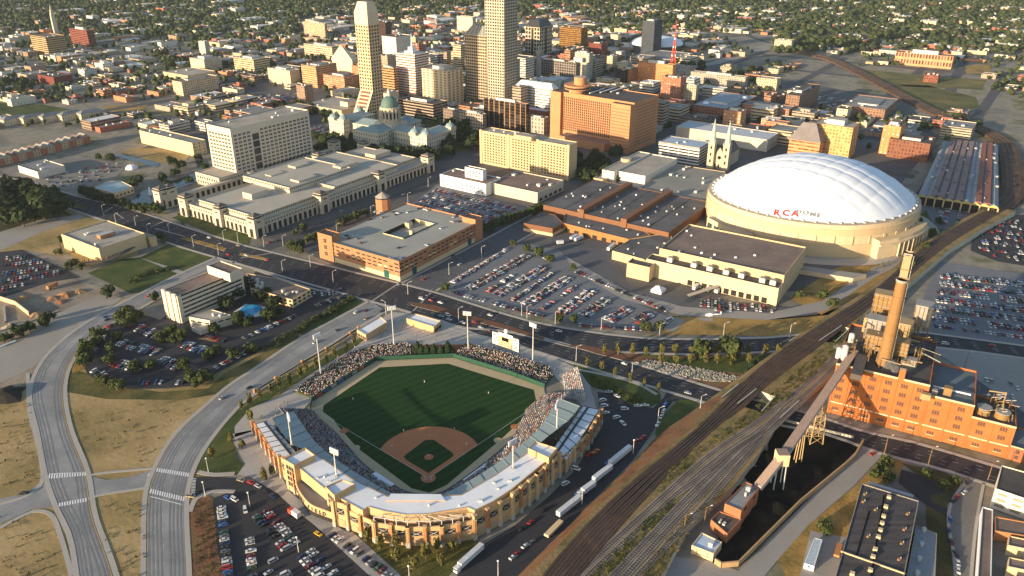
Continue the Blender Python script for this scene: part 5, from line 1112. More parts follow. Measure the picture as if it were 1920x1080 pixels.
ring(DRX+1.5, DRX-.5, 12, 12, C_CRM, 'ledge'); ring(DRX+1.6, DRX-.5, 20, 20.01, C_CRM, 'ledge'); ring(DRX+1.7, DRX-.5, 26, 26.02, C_CRM2, 'ledge'); ring(DRX+.6, DRX-5, 30, 30.8, mat((.40, .35, .28), s1=.1), 'rim_walk')
for k in range(40):
    t = 2*math.pi*k/40; p, q = Vector(sup(t, DRX+1.7, (DRX+1.7)*DRY/DRX)), Vector(sup(t+.01, DRX+1.7, (DRX+1.7)*DRY/DRX))
    if p.y < DCY+20: MB().rect(p.x, p.y, 12.1, .25, .5, 7.8, math.atan2((q-p).y, (q-p).x), C_CRM2).build('wall_joint', DS, DO)
# fabric roof: shallow shell quilted by two crossing families of cables
DR = DRX-4; N1, N2 = 190, 190; DH = 33.0
k_ = ('fabric',); mfab, ntf, bf = _nt('roof_fabric')
bf.inputs['Base Color'].default_value = (.84, .85, .87, 1); bf.inputs['Roughness'].default_value = .55
ntf.links.new(_mix(ntf, _noise(ntf, .05, 3), (.66, .73, .83), (.76, .81, .87)), bf.inputs['Base Color'])
V = []; idx = {}
CA = [math.radians(45), math.radians(-45)]; NC = 12
def dz(x, y):
    rr_ = (abs(x/DR)**EXP+abs(y/(DR*DRY/DRX))**EXP)**(1/EXP); base = DH*max(0, 1-rr_**2.15); sc_ = 1e9
    w = 1.0
    for a in CA:
        u = (x*math.cos(a)+y*DRX/DRY*math.sin(a))/(DR*1.06); f = (u*.5+.5)*NC; f = abs(f-math.floor(f)-.5)*2; w -= (.5)*min(1, f**3.2)
    return 30.6+base+1.45*w*min(1, (1-rr_)*6)
nr_, nt2 = 110, 288; vs_ = []
for j in range(nr_+1):
    rr_ = (j/nr_)
    for i in range(nt2):
        t = 2*math.pi*i/nt2; c, s = math.cos(t), math.sin(t); r0 = (abs(c)**EXP+abs(s)**EXP)**(-1/EXP); x, y = DR*rr_*c*r0, DR*DRY/DRX*rr_*s*r0
        vs_.append((DCX+x*math.cos(DA)-y*math.sin(DA), DCY+x*math.sin(DA)+y*math.cos(DA), dz(x, y)))
mb = MB()
mb.mi(mfab); mb.v = vs_
for j in range(nr_):
    for i in range(nt2):
        a, b = j*nt2+i, j*nt2+(i+1) % nt2; mb.f.append([a, b, b+nt2, a+nt2][::-1]); mb.m.append(0); mb.uv.append([(0, 0)]*4); mb.c.append(None)
fab = mb.build('fabric_roof', DS, DO, smooth=False)
fab.data.polygons.foreach_set('use_smooth', np.ones(len(fab.data.polygons), dtype=bool))
for k in range(56):
    t = 2*math.pi*k/56; p = sup(t, DR+1, (DR+1)*DRY/DRX); MB().rect(*p, 30.5, 1.6, 1.6, 1.3, t, C_AC).build('cable_anchor', DS, DO)
# lettering lying on the fabric
def word(txt, px_, py_, size, m, parent, o, ang, tilt, z=None, nm='sign_letter', ext=.1, zf=None):
    x, y = gp(px_, py_, z); off = 0
    for chh in txt:
        c2 = bpy.data.curves.new(nm, 'FONT'); c2.body = chh; c2.size = size; c2.extrude = ext; c2.offset = size*.03; c2.materials.append(m); fo = bpy.data.objects.new('t', c2); me = bpy.data.meshes.new_from_object(fo); bpy.data.objects.remove(fo)
        ob = bpy.data.objects.new(nm, me); col.objects.link(ob); ob.parent = parent; X, Y = x+math.cos(ang)*off, y+math.sin(ang)*off
        ob.location = (X-o[0], Y-o[1], (zf(X, Y) if zf else z)-o[2]); ob.rotation_euler = (tilt, 0, ang); off += max(v.co.x for v in me.vertices)+size*.2
def onfab(X, Y):
    u, v = X-DCX, Y-DCY; return dz(u*math.cos(DA)+v*math.sin(DA), -u*math.sin(DA)+v*math.cos(DA))+1.1
z_ = 33.0
for _ in range(6): z_ = .5*z_+.5*onfab(*gp(1470, 399, z_))
C_RED = mat((.62, .03, .02), s1=.5, a1=.1)
word('RCA', 1450, 398, 8.6, C_RED, DS, DO, math.radians(-24), math.radians(35), z_, zf=onfab)
word('DOME', 1491, 402, 6, mat((.26, .27, .30), s1=.5, a1=.1), DS, DO, math.radians(-24), math.radians(35), z_, zf=onfab)
# entrance pavilion with tall columns on the lower right
EA = [sup(t, DRX+10, (DRX+10)*DRY/DRX) for t in (math.radians(-78), math.radians(-66), math.radians(-55), math.radians(-44), math.radians(-34))]
EB = [sup(t, DRX-2, (DRX-2)*DRY/DRX) for t in (math.radians(-78), math.radians(-66), math.radians(-55), math.radians(-44), math.radians(-34))]
MB().prism(ccw(EA+EB[::-1]), 0, 17, C_CRM2, C_CRM).build('entrance_pavilion', DS, DO)
for a, b in zip(EA[1:], EA[2:]):
    L = math.dist(a, b); an = math.atan2(b[1]-a[1], b[0]-a[0]); n = 3
    windows(DS, DO, a, an, [((i+.5)*L/n, 6.5, L/n*.74, 10.5) for i in range(n)], mat((.10, .085, .06), rough=.3), 'entrance_glazing')
    for i in range(n+1):
        q = Vector(a).lerp(Vector(b), i/n); q += Vector((math.sin(an), -math.cos(an)))*1.6; MB().rect(q.x, q.y, 0, 1.3, 1.3, 12.5, an, C_CRM2).build('entrance_column', DS, DO)
MB().prism(ccw([sup(t, DRX+12, (DRX+12)*DRY/DRX) for t in np.linspace(-1.36, -.6, 8)]+[sup(t, DRX+9, (DRX+9)*DRY/DRX) for t in np.linspace(-.6, -1.36, 8)]), 12.5, 14, C_CRM2).build('entrance_canopy', DS, DO)
EA = [sup(t, DRX+8, (DRX+8)*DRY/DRX) for t in np.radians([-172, -160, -150, -140])]; EB = [sup(t, DRX-2, (DRX-2)*DRY/DRX) for t in np.radians([-172, -160, -150, -140])]
MB().prism(ccw(EA+EB[::-1]), 0, 13, C_CRM2, C_ROOFG).build('side_pavilion', DS, DO)
for a, b in zip(EA, EA[1:]):
    L = math.dist(a, b); windows(DS, DO, a, math.atan2(b[1]-a[1], b[0]-a[0]), [((i+.5)*L/2, 5, L/2*.7, 7) for i in range(2)], glass((.04, .07, .08)), 'entrance_glazing')
struct(MB().sheet(ccw([sup(t, DRX+24, (DRX+20)*DRY/DRX) for t in np.linspace(0, 2*math.pi, 40, endpoint=False)]), .05, C_WALK).build('plaza'))
occ([(DCX-DRX-14, DCY-DRY-5), (DCX+DRX+14, DCY+DRY+10)])
MB_ = MB(); MB_.prism(ccw(pts([(1470, 493), (1560, 506), (1625, 514), (1600, 522), (1550, 514), (1466, 500)], 4)), 0, 4, C_CRM2, C_CONC); tag(MB_.build('loading_ramp_wall', origin=(*gp(1540, 505), 0)), 'low cream wall and ramp below the domed stadium entrance', 'wall')
# ---------------------------------------------------------------- named buildings of the downtown
def Hh(name, label, cat, A, L, R, base, wall, roof='g', **k):
    return hero(name, label, cat, A, L, R, ht(base[0], base[1], A[1]), wall, roof, **k)
def wallA(P, k): return P[k], math.atan2(P[(k+1) % 4][1]-P[k][1], P[(k+1) % 4][0]-P[k][0]), math.dist(P[k], P[(k+1) % 4])
def grid(t, P, k, du, dz_, w, h, z0, z1, m=None, name='window', cap=100, mu=2):
    a, an, L = wallA(P, k); n = max(1, int((L-2*mu)/du)); s = (L-2*mu)/n; nz = int((z1-z0)/dz_)
    windows(t, t['_o'], a, an, [(mu+(i+.5)*s, z0+(j+.5)*dz_, min(w, s*.98), h) for j in range(nz) for i in range(n)], m or glass(), name, cap)
# faces: 0 = right-hand face (a to R), 3 = left-hand face (L to a)
# parking garage beside the ballpark crossing
C_GB = mat((.42, .20, .10), s1=.1, a1=.2, s2=1.5, a2=.12); C_GBD = C_OPEN
GP_ = ccw(pts([(748, 490), (902, 413), (765, 380), (592, 442)], 18)); GP_ = prect((748, 490), (600, 445), (902, 413), 18, False); gt = bthing('parking_garage', 'wide orange brick parking garage with open roof deck and a sunken court', 'parking garage', GP_); go_ = gt['_o']; occ(GP_)
u_ = (Vector(GP_[1])-Vector(GP_[0])).normalized(); v_ = (Vector(GP_[3])-Vector(GP_[0])).normalized(); LU, LV = math.dist(GP_[0], GP_[1]), math.dist(GP_[0], GP_[3])
def gq(u, v): q = Vector(GP_[0])+u_*u+v_*v; return (q.x, q.y)
w_ = MB(); w_.prism(GP_, 4.2, 18, C_GB, top=False); I_ = inset(GP_, .4)
for i in range(4):
    j = (i+1) % 4; w_.face([(*GP_[i], 18), (*GP_[j], 18), (*I_[j], 18), (*I_[i], 18)], C_GB); w_.face([(*I_[i], 18), (*I_[j], 18), (*I_[j], 16.9), (*I_[i], 16.9)], C_GB)
w_.build('brick_wall', gt, go_); MB().prism(inset(GP_, -.15), 0, 4.2, C_CREAM, top=False).build('base_wall', gt, go_)
C_DECK = mat((.34, .34, .30), s1=.04, a1=.25, s2=.4, a2=.15)
hole = ccw([gq(LU*.36, LV*.34), gq(LU*.74, LV*.34), gq(LU*.74, LV*.60), gq(LU*.36, LV*.60)]); dk = poly_with_holes(I_, [hole], 16.9, C_DECK, 'd')
for i in range(4): j = (i+1) % 4; dk.face([(*hole[i], 11), (*hole[j], 11), (*hole[j], 17.8), (*hole[i], 17.8)], C_CREAM if i % 2 else C_OPEN)
dk.face([(*p, 14.0) for p in hole], C_DECK); dk.build('roof_deck', gt, go_)
MB().rect(*gq(LU*.62, LV*.55), 12.5, 5, 5, 7, GA, C_CREAM, C_ROOFG).build('stair_tower', gt, go_); MB().rect(*gq(LU*.5, LV*.38), 12.5, 3.5, 3.5, 7, GA, C_CREAM, C_ROOFG).build('stair_tower', gt, go_)
for k in (0, 3):
    a, an, L = wallA(GP_, k); n = int(L/6.0)
    for j, z in enumerate((14.8, 11.5, 8.2)):
        windows(gt, go_, a, an, [((i+.5)*L/n, z, L/n*(.72 if j != 1 else .62), 1.15) for i in range(n) if (i+j) % 7 != 6], C_OPEN if j != 1 else C_OPEN, 'opening')
    windows(gt, go_, a, an, [((i+.5)*L/n, 2.1, L/n*.66, 2.6) for i in range(n)], C_OPEN, 'street_opening')
    windows(gt, go_, a, an, [((i+.5)*L/n, 9.9, L/n*.62, 1.5) for i in range(n) if i % 5 in (1, 2)], C_CREAM, 'cream_panel')
    for f in (.16, .84): 
        q = Vector(a)+Vector((math.cos(an), math.sin(an)))*L*f; win_obj(gt, go_, q.x, q.y, 3.4, 5.5, 6.4, an, glass((.02, .10, .10)), 'green_door', .4)
T_ = [gq(-1, LV-16), gq(9, LV-16), gq(9, LV+1), gq(-1, LV+1)]; block(gt, T_, 0, 24, C_GB, C_ROOFD, .8, 'corner_tower', 'tower_roof', go_)
windows(gt, go_, gq(-1, LV+1), math.atan2(-v_.y, -v_.x), [(8.5+s, z+q, 1.4, 1.5) for z in (6, 12, 18) for s in (-.9, .9) for q in (-.9, .9)], glass(), 'window')
T_ = [gq(LU-10, -1), gq(LU+1, -1), gq(LU+1, 14), gq(LU-10, 14)]; block(gt, T_, 0, 22, C_GB, C_ROOFD, .8, 'corner_tower', 'tower_roof', go_)
rx_, ry_ = gp(717, 365, 24); m = MB(); m.cyl(rx_, ry_, 0, 21, 7.2, 7.2, C_GB, 8, cap=False); m.build('rotunda', gt, go_); m = MB(); m.cyl(rx_, ry_, 21, 22, 7.8, 7.8, C_OPEN, 8); m.cyl(rx_, ry_, 22, 27, 7.6, .1, C_ROOFT, 8); m.build('rotunda_roof', gt, go_)
# government centre with arcades and corner pavilions
C_GOV = mat((.54, .47, .36), s1=.05, a1=.12, s2=.6, a2=.08); C_GROOF = mat((.42, .39, .33), s1=.05, a1=.2, s2=.4, a2=.1)
gvP = prect((478, 420), (345, 378), (808, 303), 13); gv = bthing('government_centre', 'long cream stone office complex with tall arcades and stepped roofs', 'office complex', gvP); gvo = gv['_o']; occ(gvP, 6)
block(gv, gvP, 0, 13, C_GOV, C_GROOF, 1, 'arcade_block', 'terrace_roof', gvo)
gu = (Vector(gvP[1])-Vector(gvP[0])).normalized(); gw = (Vector(gvP[3])-Vector(gvP[0])).normalized(); GLU, GLV = math.dist(gvP[0], gvP[1]), math.dist(gvP[0], gvP[3])
def vq(u, v): q = Vector(gvP[0])+gu*u+gw*v; return (q.x, q.y)
def vrect(u0, u1, v0, v1): return [vq(u0, v0), vq(u1, v0), vq(u1, v1), vq(u0, v1)]
for u0, u1, v0, v1, z0, z1 in ((5, GLU*.42, 5, GLV-18, 12, 18), (GLU*.42, GLU*.80, 5, GLV-6, 12, 19.5), (GLU*.28, GLU*.62, GLV*.30, GLV-3, 17, 23), (GLU*.84, GLU-10, 14, GLV-10, 12, 17)):
    R = vrect(u0, u1, v0, v1); block(gv, R, z0, z1, C_GOV, C_GROOF, .9, 'upper_tier', 'tier_roof', gvo)
    for k in (0, 3):
        a, an, L = wallA(R, k); n = int(L/2.6); windows(gv, gvo, a, an, [((i+.5)*L/n, z1-1.9, L/n*.5, 1.7) for i in range(n)], glass((.05, .045, .04)), 'clerestory_window', 100)
for u, v, l, w, h in ((GLU*.18, GLV*.5, 20, 14, 6), (GLU*.40, GLV*.42, 24, 13, 7), (GLU*.38, GLV*.78, 18, 10, 6), (GLU*.52, GLV*.80, 20, 12, 7), (GLU*.64, GLV*.42, 26, 12, 7), (GLU*.88, GLV*.5, 26, 16, 5)):
    MB().rect(*vq(u, v), 17, l, w, h, GA, C_GOV, C_GROOF).build('penthouse', gv, gvo)
m = MB(); m.ridge(vrect(GLU*.44, GLU*.54, GLV*.55, GLV*.66), 19.6, 22, glass((.25, .35, .4), .2)); m.build('skylight', gv, gvo)
for k in (0, 3):
    a, an, L = wallA(gvP, k); n = int(L/6.2)
    windows(gv, gvo, a, an, [((i+.5)*L/n, 3.9, L/n*.55, 7.2) for i in range(n)], C_OPEN, 'arcade_opening', 100)
    n = int(L/3.6); windows(gv, gvo, a, an, [((i+.5)*L/n, 10.3, 1.5, 1.5) for i in range(n)], glass(), 'window', 100)
def pavilion(x, y, par, po, h=20, s=11):
    q = [(x+CG*a*s/2-SG*b*s/2, y+SG*a*s/2+CG*b*s/2) for a, b in ((-1, -1), (1, -1), (1, 1), (-1, 1))]
    m = MB(); m.prism(q, 0, h-2.5, C_GOV, C_GROOF); m.rect(x, y, h-2.5, s+1.2, s+1.2, .8, GA, C_GOV); m.rect(x, y, h-1.7, s*.8, s*.8, 1.7, GA, C_OPEN); m.rect(x, y, h, s*.95, s*.95, .6, GA, C_GOV); p = m.build('corner_pavilion', par, po)
    r = MB(); r.cyl(x, y, h+.6, h+3, s*.66, .2, mat((.12, .11, .10), s1=.3), 4, ang=GA+.785); r.build('pavilion_roof', par, po)
    for k in (0, 3):
        a, an, L = wallA(q, k); windows(par, po, a, an, [(L*.5, 4.5, L*.42, 8.4)], C_OPEN, 'pavilion_arch', 100); windows(par, po, a, an, [(L*.5, h-5, L*.4, 1.2)], C_OPEN, 'pavilion_window', 100)
for u, v in ((2, 2), (2, GLV*.48), (2, GLV-2), (GLU*.33, 1), (GLU*.66, 1), (GLU-3, 2), (GLU*.36, GLV+4), (GLU*.72, GLV+2), (GLU-3, GLV-4)): pavilion(*vq(u, v), gv, gvo)
# government tower north of it, with its arcade wing
C_GT = mat((.64, .56, .45), s1=.05, a1=.1, s2=.6, a2=.06)
t, P = hero('office_tower', 'thirteen storey white stone slab with paired square windows left of the statehouse', 'office tower', (431, 242), (387, 229), (578, 203), 62, C_GT, 't', nu=5, par=1.5); GTP = P
for k, du in ((0, 6.0), (3, 5.2)):
    a, an, L = wallA(P, k); n = int((L-4)/du); s = (L-4)/n
    ls = [(2+(i+.5)*s+q, 12+j*4.15, 1.75, 2.1) for j in range(11) for i in range(n) for q in (-1.05, 1.05) if not (k == 0 and i in (4, 5))]
    windows(t, t['_o'], a, an, ls, glass((.05, .035, .03)), 'window', 100 if k else 180)
    if k == 0:
        windows(t, t['_o'], a, an, [(2+5*s, 14+j*8.3, s*1.5, 7.2) for j in range(5)], glass((.02, .03, .04)), 'bay_window'); windows(t, t['_o'], a, an, [(2+(i+.5)*s*.98, 8, s*.8, 7) for i in range(6, n)], C_OPEN, 'tall_window')
t2, P2 = hero('office_wing', 'low cream wing with arched arcade at the foot of the white stone slab', 'office wing', (410, 334), (366, 321), (455, 312), 14, C_GOV, 't', nu=0)
grid(t2, P2, 0, 4, 5, 2, 2.2, 2, 12); grid(t2, P2, 3, 4, 5, 2, 2.2, 2, 12)
L0, L1 = gp(312, 392), gp(620, 270); m = MB(); 
aw = bthing('arcade_wing', 'long low cream arcade running between the white stone slab and the canal basin', 'arcade', [L0, L1]); ribbon(m, [L0, (L0[0]+CG*230, L0[1]+SG*230)], 0, 7, 9.5, C_GOV, 0); m.build('arcade_wall', aw, aw['_o'])
windows(aw, aw['_o'], L0, GA, [(5+i*6.6, 4, 3.4, 6), ][0:0] or [(5+i*6.6, 4, 3.4, 6) for i in range(34)], C_OPEN, 'arcade_opening'); pavilion(*gp(307, 388), aw, aw['_o']); pavilion(*gp(322, 384), aw, aw['_o'])
pavilion(L0[0]+CG*235, L0[1]+SG*235, aw, aw['_o'])
# museum
C_MUS = mat((.62, .47, .27), s1=.05, a1=.12, s2=.5, a2=.1)
t, P = hero('museum', 'low sandy stone museum with flat grey roof and curved colonnade', 'museum', (185, 466), (110, 450), (272, 437), 13.5, C_MUS, 't', nu=4); 
b2 = ccw(pts([(108, 447), (152, 461), (185, 466), (178, 450), (130, 436)], 13.5)); grid(t, P, 3, 6, 4, 1, .8, 6, 10, C_OPEN)
m = MB(); ribbon(m, smooth(pts([(160, 492), (200, 488), (232, 473), (250, 462)], 5), 4), -2, 2, 5, C_ROOFD, 4.5); m.build('colonnade_roof', t, t['_o'])
for q in resample(smooth(pts([(160, 496), (202, 491), (236, 475)]), 4), 12): MB().cyl(*q, 0, 4.6, .5, .5, C_GB, 8).build('column', t, t['_o'])
block(t, prect((283, 446), (255, 438), (292, 441), 9), 0, 9, C_MUS, C_ROOFT, .6, 'side_block', 'side_roof'); MB().rect(*gp(198, 441, 14), 13, 13, 6, 3, GA, C_GB, C_GALS).build('skylight', t, t['_o'])
# slab hotel with its lobby block
C_HOT = mat((.66, .57, .45), s1=.06, a1=.1, s2=.6, a2=.08)
hP = prect((332, 556), (301, 545), (453, 505), 22); t = bthing('slab_hotel', 'long cream slab hotel with ribbon windows and ribbed end wall beside the pool', 'hotel', hP); block(t, hP, 0, 22, C_HOT, C_ROOFB, .8); occ(hP)
a, an, L = wallA(hP, 0); windows(t, t['_o'], a, an, [(3+(i+.5)*(L-5)/9, 4.6+j*3.35, (L-5)/9*.97, 1.35) for j in range(6) for i in range(9)], glass((.035, .04, .045)), 'ribbon_window', 100)
a, an, L = wallA(hP, 3)
for i in range(3): q = Vector(a)+Vector((math.cos(an), math.sin(an)))*L*(.17+.33*i); MB().rect(q.x, q.y, 0, L*.2, 1.6, 23.2, an, C_HOT).build('end_fin', t, t['_o'])
ph = prect((430, 513), (385, 504), (455, 503), 28); block(t, ph, 21, 28, C_HOT, C_ROOFB, .8, 'penthouse', 'penthouse_roof', t['_o'])
a, an, L = wallA(ph, 0)
word('HOTEL', 404, 512, 3.2, C_DKMET, t, t['_o'], GA-math.pi/2-.2, math.pi/2, 24) if False else None
t, W = simple('hotel_lobby', 'low white lobby block with flat tan roof beside the slab hotel', 'lobby', [(354, 594), (393, 601), (433, 590), (397, 580)], 8, C_HOT, C_ROOFT, (5, 3.6, 1.0, (5.2,))); units(t, W, 7.5, 2, s=(1.5, 3))
t, W = simple('entrance_canopy', 'small round cornered entrance building in front of the hotel lobby', 'entrance', [(358, 612), (375, 620), (390, 615), (388, 606), (368, 602)], 3.6, C_HOT, C_ROOFT)
t, W = simple('guest_wing', 'low brown and tan hotel wing behind the swimming pool', 'hotel wing', [(462, 512), (520, 522), (582, 542), (548, 562), (470, 540)], 7, C_MUS, C_ROOFB, (4.5, 2.6, 1.6, (2.2, 5.2))); units(t, W, 6.5, 10, s=(1.5, 3)); 
pl = MB(); pl.prism(ccw(pts([(438, 585), (460, 570), (498, 575), (490, 592), (458, 600)])), 0, .12, C_CONC, mat((.62, .62, .6), s1=.3, a1=.1)); struct(pl.build('pool_deck'))
pm, pn, pb = _nt('pool_water'); pb.inputs['Base Color'].default_value = (.02, .32, .62, 1); pb.inputs['Roughness'].default_value = .15
tag(MB().sheet(smooth(pts([(443, 588), (456, 577), (470, 571), (492, 577), (476, 590), (452, 598)]), 3, True), .2, pm).build('swimming_pool', origin=(*gp(468, 584), 0)), 'bright blue swimming pool beside the slab hotel', 'pool')
# white block with brown roof, tan meeting hall, long hotel
C_WB = mat((.78, .76, .74), s1=.05, a1=.1)
t, P = Hh('white_building', 'bright white four storey box with brown roof and stacked rooftop rooms', 'building', (911, 345), (825, 324), (938, 330), (911, 368), C_WB, 'b', nu=2); grid(t, P, 3, 5, 4, 1.5, 1.5, 1, 12, C_OPEN)
pP = prect((905, 318), (872, 309), (912, 316), 25); block(t, pP, 12, 24, C_WB, C_ROOFB, .6, 'rooftop_block', 'rooftop'); grid(t, pP, 3, 4, 4, 1.8, 1.6, 14, 23, C_OPEN)
t, P = Hh('meeting_hall', 'tan windowless meeting hall with brown roof below the long hotel', 'hall', (1008, 361), (918, 343), (1057, 338), (1008, 382), mat((.55, .49, .38), s1=.05, a1=.12), 'b', nu=6); grid(t, P, 0, 8, 6, 5, 3, 0, 7, C_OPEN)
C_LH = mat((.58, .43, .25), s1=.05, a1=.12, s2=.6)
t, P = hero('long_hotel', 'long tan eleven storey hotel with three bays of small windows', 'hotel', (1066, 273), (900, 252), (1082, 264), 40, C_LH, 't', nu=6)
a, an, L = wallA(P, 3); n = 30; windows(t, t['_o'], a, an, [(L*(i+.5)/n, 4+j*3.2, L/n*.55, 1.8) for j in range(11) for i in range(n) if i % 10], mat((.07, .035, .02), rough=.5), 'window', 100)
for f in (0, .333, .667, 1): q = Vector(a)+Vector((math.cos(an), math.sin(an)))*L*f; MB().rect(q.x, q.y, 0, 3, 1.6, 41, an, C_LH).build('pilaster', t, t['_o'])
MB().rect(*gp(985, 256, 42), 39, 24, 12, 5, GA+math.pi/2, C_LH, C_ROOFT).build('penthouse', t, t['_o'])
# convention halls
C_BRZ = mat((.19, .085, .04), rough=.6, s1=.1, a1=.2, s2=2, a2=.12); C_CR = ramp_mat([(.35, (.085, .085, .09)), (.5, (.115, .115, .12)), (.65, (.145, .145, .15))], .05, scale2=.5, amt2=.15)
cP = prect((1254, 436), (1017, 391), (1330, 374), 12); ct = bthing('convention_hall', 'bronze clad convention hall with three dark flat roofs and two raised ribs', 'convention hall', cP); co_ = ct['_o']; occ(cP, 4)
block(ct, cP, 0, 12, C_BRZ, C_CR, .5, o=co_); cu_ = (Vector(cP[1])-Vector(cP[0])).normalized(); cv_ = (Vector(cP[3])-Vector(cP[0])).normalized(); CLU, CLV = math.dist(cP[0], cP[1]), math.dist(cP[0], cP[3])
def cq(u, v): q = Vector(cP[0])+cu_*u+cv_*v; return (q.x, q.y)
for f in (.315, .655): R = [cq(-1, CLV*f), cq(CLU+1, CLV*f), cq(CLU+1, CLV*f+6), cq(-1, CLV*f+6)]; MB().prism(R, 0, 16, C_BRZ, C_BRZ).build('raised_rib', ct, co_)
for f in (.16, .49, .83): m = MB(); ribbon(m, [cq(1, CLV*f), cq(CLU-1, CLV*f)], -.3, .3, 11.8, C_OPEN); m.build('roof_seam', ct, co_)
for i in range(38):
    q = cq(rnd.uniform(5, CLU-5), rnd.uniform(5, CLV-5)); m = MB(); m.cyl(*q, 11.5, 12.8, 1.0, .8, rnd.choice([C_SWHT, C_AC, C_GREYM]), 8); m.build('roof_vent', ct, co_)
t, W = simple('entrance_block', 'dark brown block with cream base at the left corner of the convention hall', 'block', [(982, 418), (1036, 428), (1056, 418), (1040, 402), (1012, 398)], 8, C_BRZ, C_CR); m = MB(); m.prism(inset(pts([(982, 418), (1036, 428), (1056, 418), (1040, 402), (1012, 398)], 8), -.3), 0, 3, C_CREAM, top=False); m.build('base_wall', t, t['_o'])
t, W = simple('loading_block', 'long low bronze fronted loading block below the convention hall', 'loading block', [(1056, 418), (1178, 448), (1220, 440), (1200, 428), (1060, 400)], 8, mat((.36, .17, .06), s1=.1, a1=.2), C_CR, (9, 5, 3.2, (1.7,), C_OPEN)); units(t, W, 7.5, 6, s=(1, 2.5), h=(.6, 1.4))
t, W = simple('linking_block', 'dark roofed block joining the two convention halls', 'block', [(1148, 470), (1230, 492), (1262, 452), (1256, 436), (1182, 448)], 8, C_CRM, C_CR); units(t, W, 7.5, 5, s=(1, 2.5), h=(.6, 1.4))
# cream exhibition hall
eP = prect((1471, 516), (1236, 469), (1512, 463), 21, False); et = bthing('exhibition_hall', 'cream exhibition hall with flat brown roof below the domed stadium', 'exhibition hall', eP); eo = et['_o']; occ(eP, 4)
block(et, eP, 0, 21, C_CRM, C_ROOFB, 1.2, o=eo); units(et, eP, 19.9, 9, C_SWHT, s=(1.5, 2.5), h=(.6, 1.2))
eu = (Vector(eP[1])-Vector(eP[0])).normalized(); ev = (Vector(eP[3])-Vector(eP[0])).normalized(); ELV = math.dist(eP[0], eP[3])
def eq(u, v): q = Vector(eP[0])+eu*u+ev*v; return (q.x, q.y)
R = [eq(-13, 0), eq(-.01, 0), eq(-.01, ELV+6), eq(-13, ELV+6)]; block(et, R, 0, 15, C_CRM2, C_ROOFD, .8, 'service_wing', 'wing_roof', eo)
for f in (.06, .14, .30, .42, .55, .68, .88): m = MB(); q = eq(-6, ELV*f); m.rect(*q, 14.2, 4.5, 4.5, 3.6, math.atan2(eu.y, eu.x), C_AC); m.rect(q[0], q[1], 17.8, 3.6, 3.6, .4, math.atan2(eu.y, eu.x), C_GREYM); m.build('cooling_unit', et, eo)
a, an = eq(-13, ELV+6), math.atan2(-ev.y, -ev.x); windows(et, eo, a, an, [(ELV*.38+i*6, 2.6, 4.2, 4.6) for i in range(11)], C_OPEN, 'dock_door')
q = eq(-14, ELV+2); block(et, [eq(-24, ELV-2), eq(-13.01, ELV-2), eq(-13.01, ELV+18), eq(-24, ELV+18)], 0, 13, C_CRM, C_CR, .8, 'corner_block', 'corner_roof', eo)
MB().beam((*eq(-14, ELV*.45), 6), (*eq(-32, ELV*.62), .6), 3.5, C_CONC, .6).build('stair_ramp', et, eo)
tw = MB(); cx_, cy_ = gp(1235, 538, 4); tw.rect(cx_, cy_, 0, 9, 9, 2.4, GA, C_SWHT, top if False else C_SWHT); tw.cyl(cx_, cy_, 2.4, 5.2, 6.3, .2, C_SWHT, 4, ang=GA+.785); tag(tw.build('marquee_tent', origin=(cx_, cy_, 0)), 'white peaked marquee tent in front of the exhibition hall', 'tent')
# halls behind
t, P = Hh('white_hall', 'tall white windowless hall with pale roof behind the convention hall', 'hall', (1210, 330), (1154, 320), (1269, 295), (1203, 357), mat((.70, .66, .58), s1=.04, a1=.1), 't', nu=0)
t, P = hero('hall_wing', 'pale hall wing with a round drum on its roof behind the white hall', 'hall', (1152, 322), (1130, 315), (1220, 288), 17, mat((.66, .6, .5), s1=.04, a1=.1), 't', nu=0); MB().cyl(*gp(1174, 297, 19), 16, 19.5, 6, 6, C_CREAM, 20, top=C_ROOFT).build('roof_drum', t, t['_o'])
t, P = hero('tan_pavilion', 'small square tan pavilion left of the white hall', 'pavilion', (1133, 337), (1113, 331), (1146, 330), 9, mat((.52, .42, .25), s1=.05, a1=.12), 't', nu=0); grid(t, P, 3, 3, 6, 1.4, 4, 0, 7, C_OPEN)
t, W = simple('hall_annex', 'wide flat grey roofed hall between the white hall and the dome', 'hall', [(1200, 352), (1268, 308), (1360, 322), (1345, 370), (1330, 382), (1256, 362)], 10, C_CRM, mat((.25, .25, .22), s1=.04, a1=.25)); units(t, W, 9.5, 12, s=(1.5, 5))
t, P = Hh('parking_deck', 'grey open parking deck with white bands left of the church', 'parking deck', (1312, 277), (1235, 268), (1333, 268), (1310, 311), C_GREYM, mat((.35, .45, .55), s1=.05, a1=.2), nu=2)
for k in (0, 3):
    a, an, L = wallA(P, k); n = max(1, int(L/12))
    windows(t, t['_o'], a, an, [((i+.5)*L/n, 1.5+j*3.4, L/n*.98, 1.3) for j in range(6) for i in range(n)], C_WB, 'white_band'); windows(t, t['_o'], a, an, [((i+.5)*L/n, 3.2+j*3.4, L/n*.9, 1.6) for j in range(5) for i in range(n)], C_OPEN, 'deck_opening')
